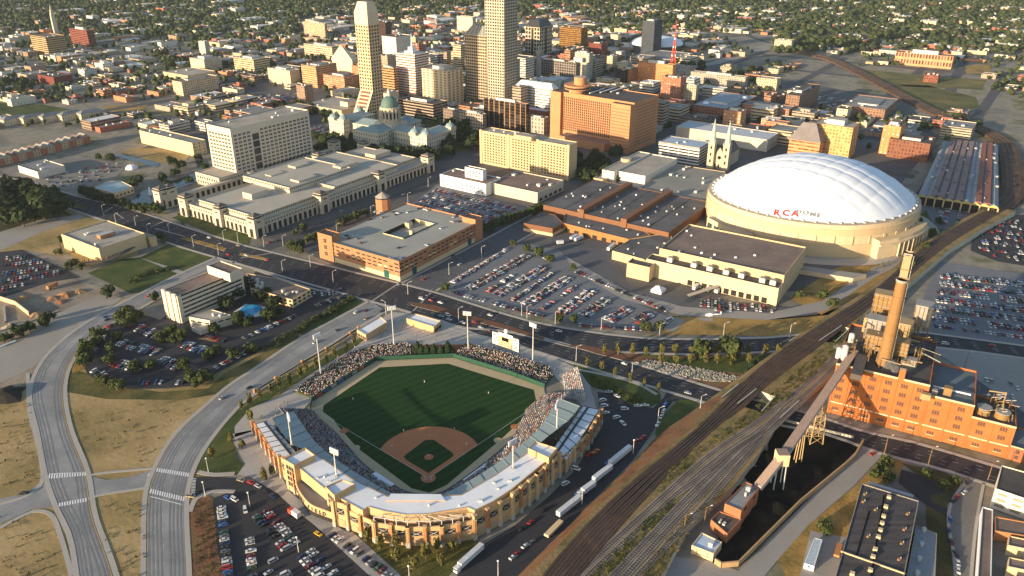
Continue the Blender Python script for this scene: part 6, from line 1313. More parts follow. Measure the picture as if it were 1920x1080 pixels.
# church with two spires
C_CH = mat((.52, .44, .32), s1=.1, a1=.15, s2=1); C_SP = mat((.40, .48, .40), s1=.2, a1=.15)
cx_, cy_ = gp(1346, 316); t = thing('twin_spired_church', 'stone church with twin green spires and rose window', 'church', (cx_, cy_, 0)); t['_o'] = (cx_, cy_, 0); o = t['_o']; d = Vector((CG, SG)); n = Vector((-SG, CG))
def chq(u, v): q = Vector((cx_, cy_))+d*u+n*v; return (q.x, q.y)
R = [chq(1, -8), chq(45, -8), chq(45, 8), chq(1, 8)]; m = MB(); m.prism(R, 0, 15, C_CH); m.build('nave', t, o); m = MB(); m.ridge(R, 15, 25, mat((.16, .12, .11), s1=.2), 0.01); m.build('nave_roof', t, o); occ(R)
m = MB(); m.face([(*chq(.5, -6), 14), (*chq(.5, 6), 14), (*chq(.5, 0), 25)][::-1], C_CH); m.prism([chq(.5, -6), chq(1.2, -6), chq(1.2, 6), chq(.5, 6)], 0, 14, C_CH); m.build('gable_front', t, o)
m = MB(); q = Vector((cx_, cy_))+d*.3; P3 = [(q.x+n.x*2.2*math.cos(i*.39), q.y+n.y*2.2*math.cos(i*.39), 13+2.2*math.sin(i*.39)) for i in range(16)]; m.face(P3, glass()); m.build('rose_window', t, o)
for s in (-1, 1):
    x, y = chq(-1, 9*s); m = MB(); m.rect(x, y, 0, 7.5, 7.5, 29, GA, C_CH); m.rect(x, y, 29, 8.2, 8.2, .8, GA, C_CH); m.build('bell_tower', t, o)
    m = MB(); m.cyl(x, y, 29.8, 58, 4.2, .15, C_SP, 8); m.build('spire', t, o)
    for i in (-1, 1):
        for j in (-1, 1): q = chq(-1+3.4*i, 9*s+3.4*j); MB().cyl(*q, 29.5, 34, .8, .05, C_CH, 6).build('pinnacle', t, o)
    a = chq(-4.8, 9*s+3.75); windows(t, o, a, GA-math.pi/2, [(3.75, z, 2, 3.6) for z in (9, 17, 25)], C_OPEN, 'belfry_window')
for i in (-1, 0, 1): a = chq(.5, 4*i+1.5); windows(t, o, a, GA-math.pi/2, [(1.5, 3, 2, 4)], C_OPEN, 'door')
# orange atrium hotel
C_HY = mat((.50, .235, .11), s1=.05, a1=.12, s2=.5); C_HYW = mat((.05, .022, .012), rough=.5)
t, P = hero('atrium_hotel', 'massive orange brick atrium hotel with slotted window bays and revolving restaurant', 'hotel', (1190, 193), (1034, 188), (1236, 178), 62, C_HY, 'd', g=False, nu=4); yo = t['_o']
a, an, L = wallA(P, 3)   # runs from L corner to the near corner
windows(t, yo, a, an, [(L*(.14+.62*(i+.5)/24), 14+j*3.15, L*.62/24*.62, 2.5) for j in range(14) for i in range(24)], C_HYW, 'window', 100)
m = MB(); q0 = Vector(a)+Vector((math.cos(an), math.sin(an)))*L*.78; nn = Vector((math.sin(an), -math.cos(an))); q1 = q0+Vector((math.cos(an), math.sin(an)))*L*.22
m.prism(ccw([tuple(q0), tuple(q1), tuple(q1+nn*9), tuple(q0+nn*9)]), 0, 60, C_HY, C_ROOFD); m.build('right_wing', t, yo); m = MB(); q2 = Vector(a)+Vector((math.cos(an), math.sin(an)))*L*.13; m.prism(ccw([a, tuple(q2), tuple(q2+nn*5), tuple(Vector(a)+nn*5)]), 0, 62, C_HY, C_ROOFD); m.build('left_wing', t, yo)
windows(t, yo, tuple(q0+nn*9), an, [(L*.11, 6+j*4.0, L*.21, 1.3) for j in range(13)], mat((.28, .13, .07), rough=.5), 'ribbon_window')
a2, an2, L2 = wallA(P, 0); windows(t, yo, a2, an2, [(L2*.5, 8+j*4, L2*.82, 1.3) for j in range(13)], mat((.22, .11, .07), rough=.5), 'ribbon_window')
m = MB(); m.prism(ccw([tuple(Vector(a)+nn*.1+Vector((math.cos(an), math.sin(an)))*L*.2), tuple(q0+nn*.1), tuple(q0+nn*22), tuple(Vector(a)+nn*20+Vector((math.cos(an), math.sin(an)))*L*.2)]), 0, 10, C_HY, C_ROOFB); m.build('podium', t, yo)
x, y = gp(1083, 172, 62); m = MB(); m.cyl(x, y, 60, 66, 10, 10, C_HY, 24); m.cyl(x, y, 66, 67.2, 17, 17, C_HY, 28); m.cyl(x, y, 67.2, 69.5, 16, 16, C_OPEN, 28); m.cyl(x, y, 69.5, 71.5, 17.5, 17.5, C_HY, 28); m.build('revolving_restaurant', t, yo); m = MB(); m.cyl(x+3, y+1, 71.5, 81, 8, 8, C_HY, 20, top=C_ROOFT); m.build('drum_penthouse', t, yo)
cx2, cy2 = (P[0][0]+P[2][0])/2, (P[0][1]+P[2][1])/2
for i in range(7): q = (cx2-18+i*7, cy2+6+i*2); m = MB(); m.beam((q[0]-10, q[1]-14, 62.5), (q[0]+12, q[1]+12, 63.5), 1.6, C_WB if i % 2 else C_OPEN, 1.0); m.build('atrium_skylight', t, yo)
word('HYATT', 1113, 264, 4.2, C_BRZ, t, yo, an, math.pi/2, 6)
xx = [o_ for o_ in t.children if o_.name.startswith('sign_letter')]
base_ = Vector(a)+nn*20.4+Vector((math.cos(an), math.sin(an)))*L*.62
offx = xx[0].location.copy() if xx else None
for o_ in xx: o_.location = o_.location-offx+Vector((base_.x+nn.x*.6-yo[0], base_.y+nn.y*.6-yo[1], 4.5))
# office towers: (label, near, left, right roof corners, ground point under the near corner, facade, roof, penthouse height)
TW = [
 ('pale striped tower', 'white banded tower with a mast, right of the tapering tan tower', (777, 103), (742, 98), (803, 97), (777, 178), fac((.84, .72, .62), (.20, .08, .05), 3, 3.9, 1, .45), 'w', 4),
 ('stepped tower', 'tan tower with stepped top and dark vertical strips', (838, 134), (791, 122), (868, 126), (841, 203), fac((.66, .54, .36), (.035, .03, .03), 9, 4, .42, .6, pair=True), 't', 5),
 ('banded block', 'dark brown banded block below the stepped tan tower', (812, 196), (745, 186), (838, 186), (806, 228), fac((.42, .33, .25), (.015, .012, .012), 3, 4.2, 1, .62), 'd', 4),
 ('dark tower', 'dark tower with white gridded corners and sloping black crown', (1012, 52), (985, 50), (1036, 49), (1012, 117), fac((.50, .42, .30), (.01, .01, .012), 7.5, 7.5, .68, .68), 'd', 0),
 ('gold tower', 'gold glass block beside the dark gridded tower', (1090, 53), (1049, 53), (1105, 62), (1090, 94), fac((.32, .17, .05), (.22, .11, .03), 3, 4, .8, .7, .15, mt=.8), 'b', 0),
 ('county tower', 'tall charcoal slab in front of the white lens roofed arena', (1228, 40), (1205, 41), (1244, 40), (1226, 107), fac((.055, .065, .08), (.02, .03, .045), 2.6, 3.8, .5, .7), 'd', 3),
 ('telephone building', 'orange brick block with a red lattice mast on its roof', (1262, 122), (1196, 119), (1268, 120), (1262, 159), fac((.62, .26, .10), (.35, .15, .07), 3.4, 4, .4, .5), 'b', 5),
 ('brick block', 'dark brick block right of the orange hotel wing', (1277, 147), (1240, 147), (1288, 144), (1280, 192), fac((.33, .13, .07), (.35, .25, .2), 4, 4, .4, .5), 'b', 2),
 ('beige block', 'small beige block right of the dark brick block', (1306, 160), (1280, 158), (1310, 156), (1306, 192), fac((.50, .43, .31), (.06, .05, .04), 3.6, 3.8, .4, .5), 't', 2),
 ('glass tower', 'dark glass tower with tan corner columns below the pyramid topped tower', (986, 196), (906, 190), (992, 192), (990, 250), fac((.34, .20, .10), (.02, .018, .018), 9, 4, .85, .95, .12), 't', 4),
 ('white round hotel', 'gleaming white banded hotel with rounded shoulders', (1036, 168), (966, 166), (1046, 160), (1040, 212), fac((.80, .78, .72), (.12, .11, .10), 3, 3.8, 1, .38), 'w', 6),
 ('tan slab', 'wide tan slab with rows of windows left of the tapering tower', (612, 75), (570, 37), (618, 60), (612, 77), fac((.50, .36, .23), (.2, .12, .08), 4, 4, .4, .45), 't', 0),
 ('bank annex', 'long tan office block with horizontal bands beside the sloping roofed office', (622, 88), (569, 84), (640, 80), (622, 112), fac((.62, .50, .33), (.15, .1, .07), 3, 4, 1, .4), 't', 3),
 ('brown tower', 'dark brown tower just right of the tapering tan tower', (722, 42), (706, 44), (733, 38), (722, 90), fac((.06, .03, .025), (.02, .012, .01), 3, 4, .5, .8), 'd', 0),
 ('white block tower', 'white topped office tower behind the banded white tower', (742, 70), (716, 66), (770, 66), (745, 110), fac((.72, .64, .50), (.5, .44, .34), 4, 4, .2, .3), 'd', 0),
 ('stepped orange block', 'orange stepped block between the tapering and banded towers', (738, 128), (710, 118), (745, 122), (738, 180), fac((.55, .30, .13), (.05, .03, .02), 3, 4, 1, .5), 'b', 3),
 ('apartment tower', 'twin shafted brown apartment tower far behind the tapering tower', (608, 44), (569, 35), (612, 40), (608, 72), fac((.48, .34, .22), (.3, .2, .13), 5, 4, .5, .5), 'b', 3),
 ('pale tower', 'pale ribbed tower far behind the tallest tower', (886, 32), (856, 33), (892, 30), (884, 66), fac((.55, .52, .42), (.28, .26, .22), 3, 4, .5, .9), 'g', 0),
 ('office block', 'tan office block with shaded right side far left', (85, 70), (56, 64), (121, 66), (86, 105), fac((.44, .31, .16), (.06, .04, .025), 3, 4, 1, .45), 'b', 0),
 ('office block', 'red brown office block beyond the tan one at far left', (162, 57), (128, 55), (176, 58), (160, 88), fac((.22, .07, .05), (.06, .02, .015), 3, 4, 1, .45), 'b', 5),
 ('stone tower', 'slim pale stone tower left of the tan office blocks', (383, 78), (372, 70), (391, 72), (384, 104), fac((.52, .48, .40), (.3, .27, .22), 4, 4, .3, .6), 't', 0),
 ('stone block', 'tall cream block with blank base below the slim stone tower', (382, 112), (355, 108), (415, 108), (382, 135), fac((.50, .45, .35), (.25, .21, .16), 3.6, 4, .4, .5), 't', 4),
 ('office block', 'wide yellow office block with deep bands left of the museum roofs', (475, 112), (438, 102), (504, 106), (476, 137), fac((.66, .52, .30), (.12, .09, .06), 3, 4.2, 1, .45), 't', 3),
 ('stone block', 'cream office block at the edge of the big car park', (543, 133), (500, 135), (562, 133), (540, 162), fac((.58, .48, .34), (.3, .24, .17), 4, 4, .4, .4), 't', 3),
 ('apartment block', 'orange brick apartment block with pale bands near the tapering tower base', (592, 125), (564, 123), (632, 124), (594, 165), fac((.58, .34, .17), (.20, .11, .06), 3, 3.6, 1, .42), 'g', 2),
 ('hotel block', 'salmon brick hotel with ribbon windows at the tapering tower base', (645, 145), (605, 142), (672, 140), (645, 172), fac((.55, .27, .16), (.30, .14, .08), 3, 3.6, 1, .42), 'b', 3),
 ('brick block', 'low brick office with cream bands below the tan office blocks', (340, 154), (322, 152), (408, 146), (352, 180), fac((.62, .50, .34), (.28, .12, .06), 4, 4, .5, .5), 'b', 2),
 ('long office', 'long cream office with many windows left of the apartment block', (352, 142), (305, 136), (405, 138), (350, 152), fac((.62, .50, .30), (.3, .22, .13), 3, 3.6, .5, .4), 't', 0),
 ('long warehouse', 'long cream walled warehouse near the canal basin', (360, 268), (259, 252), (385, 262), (360, 293), fac((.66, .54, .33), (.12, .09, .06), 6, 4, .3, .35), 'g', 0),
 ('shop', 'low white shop with flat roof in the left car park', (70, 322), (32, 315), (122, 316), (72, 335), mat((.66, .60, .50), s1=.1), 'g', 0),
 ('brick warehouse', 'dark red brick warehouse in the far left blocks', (100, 145), (69, 143), (135, 140), (102, 160), mat((.17, .045, .035), s1=.1), 'd', 0),
 ('white warehouse', 'white ribbed warehouse on the grass at far left', (20, 187), (12, 182), (66, 179), (22, 200), fac((.66, .62, .5), (.3, .28, .22), 4, 5, .15, .9), 'g', 0),
 ('stone block', 'grey white stone office near the monument column', (1105, 100), (1078, 98), (1112, 96), (1105, 150), fac((.50, .44, .36), (.2, .17, .14), 3.4, 3.8, .45, .5), 't', 3),
 ('gridded block', 'dark gridded block under the monument column', (1080, 118), (992, 118), (1088, 116), (1078, 152), fac((.26, .22, .18), (.03, .03, .035), 5, 4.4, .7, .7), 'd', 3),
 ('stone gable block', 'slim pale stone block with curved gable', (1100, 118), (1064, 120), (1104, 112), (1100, 152), fac((.56, .50, .38), (.3, .26, .2), 4, 4, .4, .5), 't', 8),
 ('brown block', 'dark red brick block beside the gold glass block', (1128, 82), (1104, 80), (1140, 80), (1128, 108), fac((.20, .05, .035), (.05, .02, .015), 3.6, 4, .5, .5), 'd', 2),
 ('county annex', 'low grey annex at the foot of the charcoal slab', (1262, 112), (1192, 106), (1300, 104), (1262, 124), fac((.36, .36, .33), (.18, .18, .18), 3, 4, .5, .6), 'g', 0),
 ('orange block', 'bright orange brick block with pale grid, left of the brick block', (1184, 130), (1164, 126), (1196, 124), (1184, 155), fac((.50, .22, .09), (.2, .1, .05), 4, 4, .4, .5), 'b', 3),
 ('dark block', 'black office block with vertical ribs beside the orange block', (1172, 132), (1154, 130), (1178, 128), (1172, 156), fac((.05, .04, .035), (.02, .02, .02), 3, 4, .5, .8), 'd', 0),
 ('stone theatre', 'pale arched stone building below the white round hotel', (1020, 222), (990, 216), (1028, 216), (1018, 252), fac((.40, .36, .30), (.10, .08, .07), 5, 5, .35, .6), 'g', 2),
 ('cream block', 'cream low block with roof garden left of the mall', (1155, 150), (1118, 143), (1162, 145), (1155, 160), fac((.72, .56, .32), (.3, .18, .1), 4, 4, .4, .5), 'b', 2),
 ('brick offices', 'brown office pair below the banded dark block', (905, 215), (860, 206), (910, 206), (900, 250), fac((.40, .34, .27), (.05, .045, .04), 4, 4, .6, .5), 'b', 3),
 ('brick offices', 'dark office block left of the brown office pair', (858, 207), (830, 206), (866, 202), (855, 240), fac((.22, .17, .13), (.06, .05, .05), 3, 4, .5, .5), 'd', 2),
 ('orange hotel', 'low orange and white hotel above the dark glass tower', (920, 180), (880, 178), (955, 172), (918, 197), fac((.55, .26, .12), (.7, .6, .5), 5, 4, .4, .4), 'w', 3),
 ('hotel block', 'pale gridded hotel block far right of the arena', (1485, 76), (1453, 74), (1489, 73), (1484, 97), fac((.46, .42, .32), (.14, .12, .10), 4, 3.6, .5, .5), 'g', 0),
 ('pyramid block', 'orange banded office under the grey pyramid roof behind the dome', (1538, 268), (1481, 258), (1548, 262), (1538, 300), fac((.62, .30, .13), (.22, .09, .05), 3, 4, 1, .4), 'd', 0),
 ('hotel block', 'bright orange tan hotel slab behind the dome', (1600, 240), (1526, 228), (1613, 230), (1600, 300), fac((.62, .36, .15), (.4, .2, .08), 4, 4, .5, .5), 't', 6),
 ('brick tower block', 'narrow orange brick block with stacked windows right of the hotel slab', (1690, 238), (1658, 228), (1700, 228), (1690, 292), fac((.55, .25, .10), (.8, .5, .25), 5, 4, .3, .4), 'b', 4),
 ('brick warehouse', 'large dark brick warehouse left of the train shed', (1745, 270), (1668, 258), (1752, 256), (1742, 305), fac((.22, .085, .05), (.08, .045, .035), 4, 4.4, .4, .5), 'd', 3),
 ('parking deck', 'pale parking deck with tan stair block at the head of the train shed', (1823, 242), (1765, 240), (1829, 228), (1822, 265), fac((.52, .45, .32), (.06, .05, .04), 3, 3.4, 1, .5), 'g', 0),
 ('power works', 'long orange brick factory with tall arched windows far right', (1788, 106), (1680, 98), (1792, 102), (1786, 130), fac((.58, .30, .15), (.13, .05, .035), 5.5, 14, .6, .62, base=2), 'b', 7),
 ('brick house', 'dark red brick building alone on the meadow at far right', (1760, 142), (1733, 140), (1764, 138), (1760, 156), fac((.22, .07, .045), (.08, .04, .03), 4, 4, .5, .5), 'b', 0),
 ('brick block', 'long brown brick block with cornice right of the mall roofs', (1480, 205), (1385, 192), (1490, 198), (1478, 225), fac((.40, .22, .14), (.14, .09, .07), 4, 4, .5, .5), 'g', 3),
 ('stone block', 'grey stone office block with columns beyond the mall', (1398, 145), (1295, 137), (1402, 140), (1396, 166), fac((.40, .36, .29), (.16, .14, .12), 4, 4, .5, .55), 'g', 3),
 ('brick block', 'brown brick warehouse block below the grey stone office', (1500, 180), (1475, 172), (1545, 172), (1502, 215), fac((.26, .15, .10), (.10, .07, .05), 4, 4, .5, .5), 'd', 4),
 ('mall', 'wide grey roofed mall building with white domed skylights', (1370, 205), (1300, 190), (1420, 180), (1368, 225), fac((.24, .11, .07), (.1, .06, .05), 5, 4, .4, .4), mat((.30, .36, .40), s1=.06, a1=.2), 3),
 ('brick tower block', 'orange topped brick tower behind the church spires', (1390, 210), (1357, 207), (1398, 200), (1388, 243), fac((.52, .24, .12), (.7, .55, .4), 4, 4.4, .35, .4), 'b', 4),
 ('flat hall', 'huge flat white roofed hall right of the church', (1440, 262), (1268, 238), (1462, 252), (1438, 285), mat((.52, .48, .40), s1=.05), mat((.46, .50, .54), s1=.03, a1=.15), 0),
 ('brick block', 'grey roofed brick block right of the flat white hall', (1660, 206), (1580, 198), (1690, 192), (1660, 225), fac((.30, .17, .11), (.12, .08, .06), 4, 4, .5, .5), 'g', 2),
]
for a in TW:
    nm, lab, A, L, R, b, f, rf, pent = a; hgt = ht(b[0], b[1], A[1])
    t, P = hero(nm.replace(' ', '_'), lab, 'tower' if hgt > 38 else 'building', A, L, R, max(6, hgt), f, rf, pent=pent, nu=3 if hgt < 60 else 2); TWt = globals().setdefault('TWt', {}); TWt[lab] = (t, P, hgt)
def top_of(lab): return TWt[lab]
t, P, h = top_of('white banded tower with a mast, right of the tapering tan tower'); c = ((P[0][0]+P[2][0])/2, (P[0][1]+P[2][1])/2); m = MB(); m.rect(*c, h+3, 9, 9, 6, GA, C_WB); m.cyl(*c, h+9, h+30, 1.5, .3, C_WB, 8); m.build('mast', t, t['_o'])
t, P, h = top_of('dark tower with white gridded corners and sloping black crown'); m = MB(); I2 = inset(P, 7); 
for i in range(4): j = (i+1) % 4; m.face([(*P[i], h), (*P[j], h), (*I2[j], h+14), (*I2[i], h+14)], mat((.03, .03, .035), rough=.4))
m.face([(*p, h+14) for p in I2], C_ROOFD); m.build('sloping_crown', t, t['_o']); a, an, L = wallA(P, 3)
for k in (0, 3): a, an, L = wallA(P, k); windows(t, t['_o'], a, an, [(L*.5, h*.5, L*.16, h*.96)], mat((.02, .018, .018), rough=.3), 'dark_bay')
t, P, h = top_of('orange banded office under the grey pyramid roof behind the dome'); m = MB(); m.ridge(inset(P, -1), h-.2, h+20, mat((.20, .18, .18), s1=.1)); m.build('pyramid_roof', t, t['_o'])
t, P, h = top_of('orange brick block with a red lattice mast on its roof'); x, y = gp(1262, 118, h); zt2 = zt(y, 38); m = MB(); C_MR = mat((.62, .07, .03), s1=.5); C_MW = C_WB
for k in range(14):
    f0, f1 = 7*(1-k/14)+.5, 7*(1-(k+1)/14)+.5; z0, z1 = h+(zt2-h)*k/20, h+(zt2-h)*(k+1)/20
    for i, j in ((-1, -1), (1, -1), (1, 1), (-1, 1)):
        m.beam((x+i*f0/2, y+j*f0/2, z0), (x+i*f1/2, y+j*f1/2, z1), .7, C_MR if k % 4 != 3 else C_MW); i2, j2 = -j, i; m.beam((x+i*f0/2, y+j*f0/2, z0), (x+i2*f1/2, y+j2*f1/2, z1), .4, C_MR)
m.beam((x, y, h+(zt2-h)*.6), (x, y, zt2), .8, C_MR); o = m.build('lattice_mast', t, t['_o'])
for lab in ('gleaming white banded hotel with rounded shoulders',):
    t, P, h = top_of(lab); I2 = inset(P, 6); m = MB()
    for i in range(4): j = (i+1) % 4; m.face([(*P[i], h), (*P[j], h), (*I2[j], h+7), (*I2[i], h+7)], C_WB)
    m.face([(*p, h+7) for p in I2], C_WB); m.build('sloping_roof', t, t['_o']); c = ((I2[0][0]+I2[2][0])/2, (I2[0][1]+I2[2][1])/2); MB().rect(*c, h+7, 10, 22, 1.2, GA, C_TEAL, glass()).build('rooftop_plant', t, t['_o'])
t, P, h = top_of('long orange brick factory with tall arched windows far right'); t, P, h = top_of('wide grey roofed mall building with white domed skylights')
for i in range(5): q = Vector(P[3]).lerp(Vector(P[1]), .2+.15*i); MB().dome(q.x, q.y, h-1, 5, 3, C_SWHT, 12, 4).build('domed_skylight', t, t['_o'])
# tapering tan bank tower with flared base
C_BK = fac((.64, .47, .28), (.03, .018, .012), 5.0, 4.8, .55, .55, amt=.08); bh = 150; bP = prect((688, 22), (664, 14), (708, 15), bh); bt_ = bthing('bank_tower', 'tall tapering tan tower of small square windows with a flared sloping base', 'tower', bP); bo = bt_['_o']; occ(bP, 34); scr(bP, bh)
block(bt_, bP, 0, bh-18, C_BK, C_ROOFT, 1, o=bo); C_BT = mat((.68, .56, .38), s1=.05, a1=.1)
lo_, hi_ = inset(bP, -.2), inset(bP, 4); m = MB(); m.prism(lo_, bh-18.2, bh-2, C_BT, top=False); 
for i in range(4): j = (i+1) % 4; m.face([(*lo_[i], bh-2), (*lo_[j], bh-2), (*hi_[j], bh+12), (*hi_[i], bh+12)], C_BT)
m.face([(*p, bh+12) for p in hi_], C_ROOFT); m.build('crown', bt_, bo)
a, b, L_ = Vector(bP[0]), Vector(bP[3]), math.dist(bP[0], bP[3]); out = Vector((-CG, -SG)); w2 = L_
m = MB(); q0, q1 = a+out*24, b+out*24; m.face([(*q0, 0), (*a, 42), (*b, 42), (*q1, 0)], C_BT); m.face([(*q0, 0), (*a, 0), (*a, 42)], C_BK, [(0, 0), (24, 0), (24, 42)]); m.face([(*b, 0), (*q1, 0), (*b, 42)], C_BT); m.build('flared_base', bt_, bo)
m = MB(); nq = (b-a).normalized(); 
for k in range(9): f = k/9+.03; p, q = (a+nq*3).lerp(q0+nq*3, f), (a+nq*3).lerp(q0+nq*3, f+.07); p2, q2 = (b-nq*3).lerp(q1-nq*3, f), (b-nq*3).lerp(q1-nq*3, f+.07); z0, z1 = 42*(1-f)+.25, 42*(1-f-.07)+.25; m.face([(*q, z1), (*p, z0), (*p2, z0), (*q2, z1)], C_BRZ)
m.build('sloping_skylight', bt_, bo)
# tallest tower (its crown is above the picture) and the glass pyramid tower
fa = fac((.50, .43, .32), (.02, .02, .025), 4.4, 4.4, .66, .58); sP = prect((945, 26), (909, 20), (970, 20), 138); t = bthing('tallest_tower', 'tallest tower of pale stone grid rising out of the top of the picture', 'tower', sP); block(t, sP, 0, 188, fa, C_ROOFG, 1); occ(sP); scr(sP, 188); s2 = inset(sP, 6); block(t, s2, 186, 212, fa, C_ROOFG, 1, 'upper_shaft', 'upper_roof')
I3 = inset(s2, 3); m = MB(); m.prism(I3, 211, 214, C_BT); m.cyl((I3[0][0]+I3[2][0])/2, (I3[0][1]+I3[2][1])/2, 214, 232, 8, .5, C_GREYM, 4, ang=GA+.785); 
c = ((I3[0][0]+I3[2][0])/2, (I3[0][1]+I3[2][1])/2); m.build('stepped_crown', t, t['_o'])
for s in (-6, 6): MB().cyl(c[0]+s, c[1], 214, 250, .6, .2, C_WB, 6).build('antenna', t, t['_o'])
fa = fac((.46, .36, .24), (.03, .025, .02), 4.0, 4.6, .8, .55); ch_ = 104; P = prect((912, 68), (871, 62), (934, 62), ch_); t = bthing('pyramid_topped_tower', 'stone banded tower with glazed pyramid crown left of the tallest tower', 'tower', P); block(t, P, 0, ch_, fa, C_ROOFG, .5); occ(P); I2 = inset(P, 9); m = MB()
for i in range(4): j = (i+1) % 4; m.face([(*P[i], ch_), (*P[j], ch_), (*I2[j], ch_+13), (*I2[i], ch_+13)], mat((.20, .21, .21), rough=.35, s1=.3))
m.face([(*p, ch_+13) for p in I2], C_ROOFG); m.build('glazed_crown', t, t['_o'])
for i in range(4):
    j = (i+1) % 4
    for f in (0, .2, .4, .6, .8): MB().beam((*Vector(P[i]).lerp(Vector(P[j]), f), ch_), (*Vector(I2[i]).lerp(Vector(I2[j]), f), ch_+13.2), .7, C_BT).build('crown_rib', t, t['_o'])
# statehouse with green copper roofs and dome
C_SH = fac((.60, .55, .44), (.07, .07, .07), 4.6, 5.6, .3, .5); C_SHP = mat((.56, .49, .37), s1=.05, a1=.1); C_COP = mat((.24, .33, .34), rough=.7, s1=.08, a1=.2, s2=.6); C_COPD = mat((.10, .17, .15), rough=.6, s1=.1, a1=.2)
sx, sy = gp(735, 264); t = thing('statehouse', 'limestone statehouse with green copper roofs and tall grey green dome', 'statehouse', (sx, sy, 0)); t['_o'] = (sx, sy, 0); o = t['_o']; occ([(sx-70, sy-60), (sx+70, sy+60)], 0)
def sq(a, b): return (sx+CG*a-SG*b, sy+SG*a+CG*b)
def srect(a0, a1, b0, b1): return [sq(a0, b0), sq(a1, b0), sq(a1, b1), sq(a0, b1)]
for a0, a1, b0, b1, h in ((-16, 16, -75, 75, 19), (-42, 42, -16, 16, 21), (-29, 29, -85, -58, 22), (-29, 29, 58, 85, 22), (-48, -30, -22, 22, 21)):
    R = srect(a0, a1, b0, b1); m = MB(); m.prism(R, 0, h, C_SH, top=False); m.build('wall', t, o); m = MB(); m.prism(inset(R, -.7), h-.2, h+.9, C_SHP); m.build('cornice', t, o); m = MB(); m.ridge(inset(R, 1), h+.9, h+5.2, C_COP); m.build('copper_roof', t, o)
for a, b in ((-24, -80), (24, -80), (-24, 80), (24, 80), (-24, -62), (-24, 62)):
    m = MB(); x, y = sq(a, b); m.rect(x, y, 22, 11, 11, 4, GA, C_SHP); m.build('pavilion', t, o); m = MB(); m.dome(x, y, 26, 6, 4.5, C_COP, 12, 4); m.cyl(x, y, 30.4, 33, .8, .5, C_SHP, 6); m.build('pavilion_dome', t, o)
for a in (-32, 32): x, y = sq(a, 0); MB().dome(x, y, 23, 8, 5, C_COP, 14, 4).build('small_dome', t, o)
m = MB(); m.rect(sx, sy, 19, 30, 30, 7, GA, C_SHP); m.build('dome_base', t, o); m = MB(); m.cyl(sx, sy, 26, 44, 12, 12, C_SHP, 24); m.cyl(sx, sy, 44, 45.5, 13.2, 13.2, C_SHP, 24); m.build('drum', t, o)
for k in range(16): q = 2*math.pi*k/16; MB().cyl(sx+12.8*math.cos(q), sy+12.8*math.sin(q), 27, 43, .8, .8, C_SHP, 6).build('drum_column', t, o)
for k in range(16): q = 2*math.pi*(k+.5)/16; win_obj(t, o, sx+12*math.cos(q), sy+12*math.sin(q), 35, 2.2, 8, q+math.pi/2, C_OPEN, 'drum_window')
m = MB(); m.dome(sx, sy, 45.5, 11.6, 14, C_COPD, 24, 8); m.build('dome', t, o, smooth=True); m = MB(); m.cyl(sx, sy, 59, 66, 2.6, 2.2, C_SHP, 10); m.dome(sx, sy, 66, 2.4, 3, C_COP, 10, 3); m.cyl(sx, sy, 69, 73, .4, .1, C_SHP, 5); m.build('lantern', t, o)
# monument column
x, y = gp(1010, 170); t = thing('monument_column', 'pale stone monument column with statue in the circle', 'monument', (x, y, 0)); t['_o'] = (x, y, 0); m = MB(); m.rect(x, y, 0, 14, 14, 10, GA, C_GOV); m.build('base', t, t['_o']); m = MB(); m.cyl(x, y, 10, 62, 4.2, 3.4, C_GREYM, 8); m.rect(x, y, 62, 9, 9, 3, GA, C_GREYM); m.cyl(x, y, 65, 74, 3, 1.6, C_GREYM, 8); m.build('shaft', t, t['_o']); m = MB(); m.cyl(x, y, 74, 82, 1.4, .5, C_COPD, 6); m.build('statue', t, t['_o'])
# lens roofed arena
x, y = gp(1231, 93); t = thing('arena', 'round arena with shallow white lens roof behind the charcoal slab', 'arena', (x, y, 0)); t['_o'] = (x, y, 0); occ([(x-60, y-60), (x+60, y+60)]); m = MB(); m.cyl(x, y, 0, 14, 52, 52, mat((.08, .08, .09), s1=.1), 48); m.build('drum', t, t['_o']); m = MB(); m.dome(x, y, 14, 56, 15, C_SWHT, 48, 8); m.build('roof', t, t['_o'], smooth=True); m = MB(); m.cyl(x, y, 13, 14.4, 56.5, 56.5, C_SWHT, 48); m.build('roof_rim', t, t['_o'])
# sloping roofed office beside the tan bands
P = prect((660, 113), (622, 106), (672, 108), 30); t = bthing('wedge_office', 'cream office with a steep wedge roof behind the tapering tower', 'office', P); m = MB(); m.prism(P, 0, 30, C_BT); m.build('wall', t, t['_o']); m = MB(); pk = Vector(P[3])*.5+Vector(P[0])*.5; m.face([(*P[0], 30), (*P[1], 30), (*pk, 55)], C_BT); m.face([(*P[1], 30), (*P[2], 30), (*pk, 55)], C_ROOFT); m.face([(*P[2], 30), (*P[3], 30), (*pk, 55)], C_BT); m.face([(*P[3], 30), (*P[0], 30), (*pk, 55)], C_BT); m.build('wedge_roof', t, t['_o']); occ(P)
# state museum low roofs
t, P = hero('flat_museum', 'low cream museum building with flat roofs left of the statehouse dome', 'museum', (640, 207), (570, 190), (700, 200), 11, mat((.60, .50, .34), s1=.05), 't', nu=3); MB().rect(*gp(655, 196, 12), 11, 22, 16, 7, GA, C_BT, C_ROOFG).build('upper_hall', t, t['_o'])
t, P = hero('striped_hall', 'white vertically striped low hall behind the statehouse dome', 'hall', (712, 205), (676, 200), (730, 196), 16, fac((.72, .62, .5), (.35, .25, .2), 9, 20, .15, 1), 't', nu=0)
# cathedral like spire tower far left
x, y = gp(106, 64); m = MB(); m.cyl(x, y, 0, 44, 7, 6, C_SHP, 4); m.cyl(x, y, 44, 70, 6, .3, C_SHP, 4); o_ = m.build('church_spire', origin=(x, y, 0)); tag(o_, 'slim pale church spire among trees at far left', 'spire')
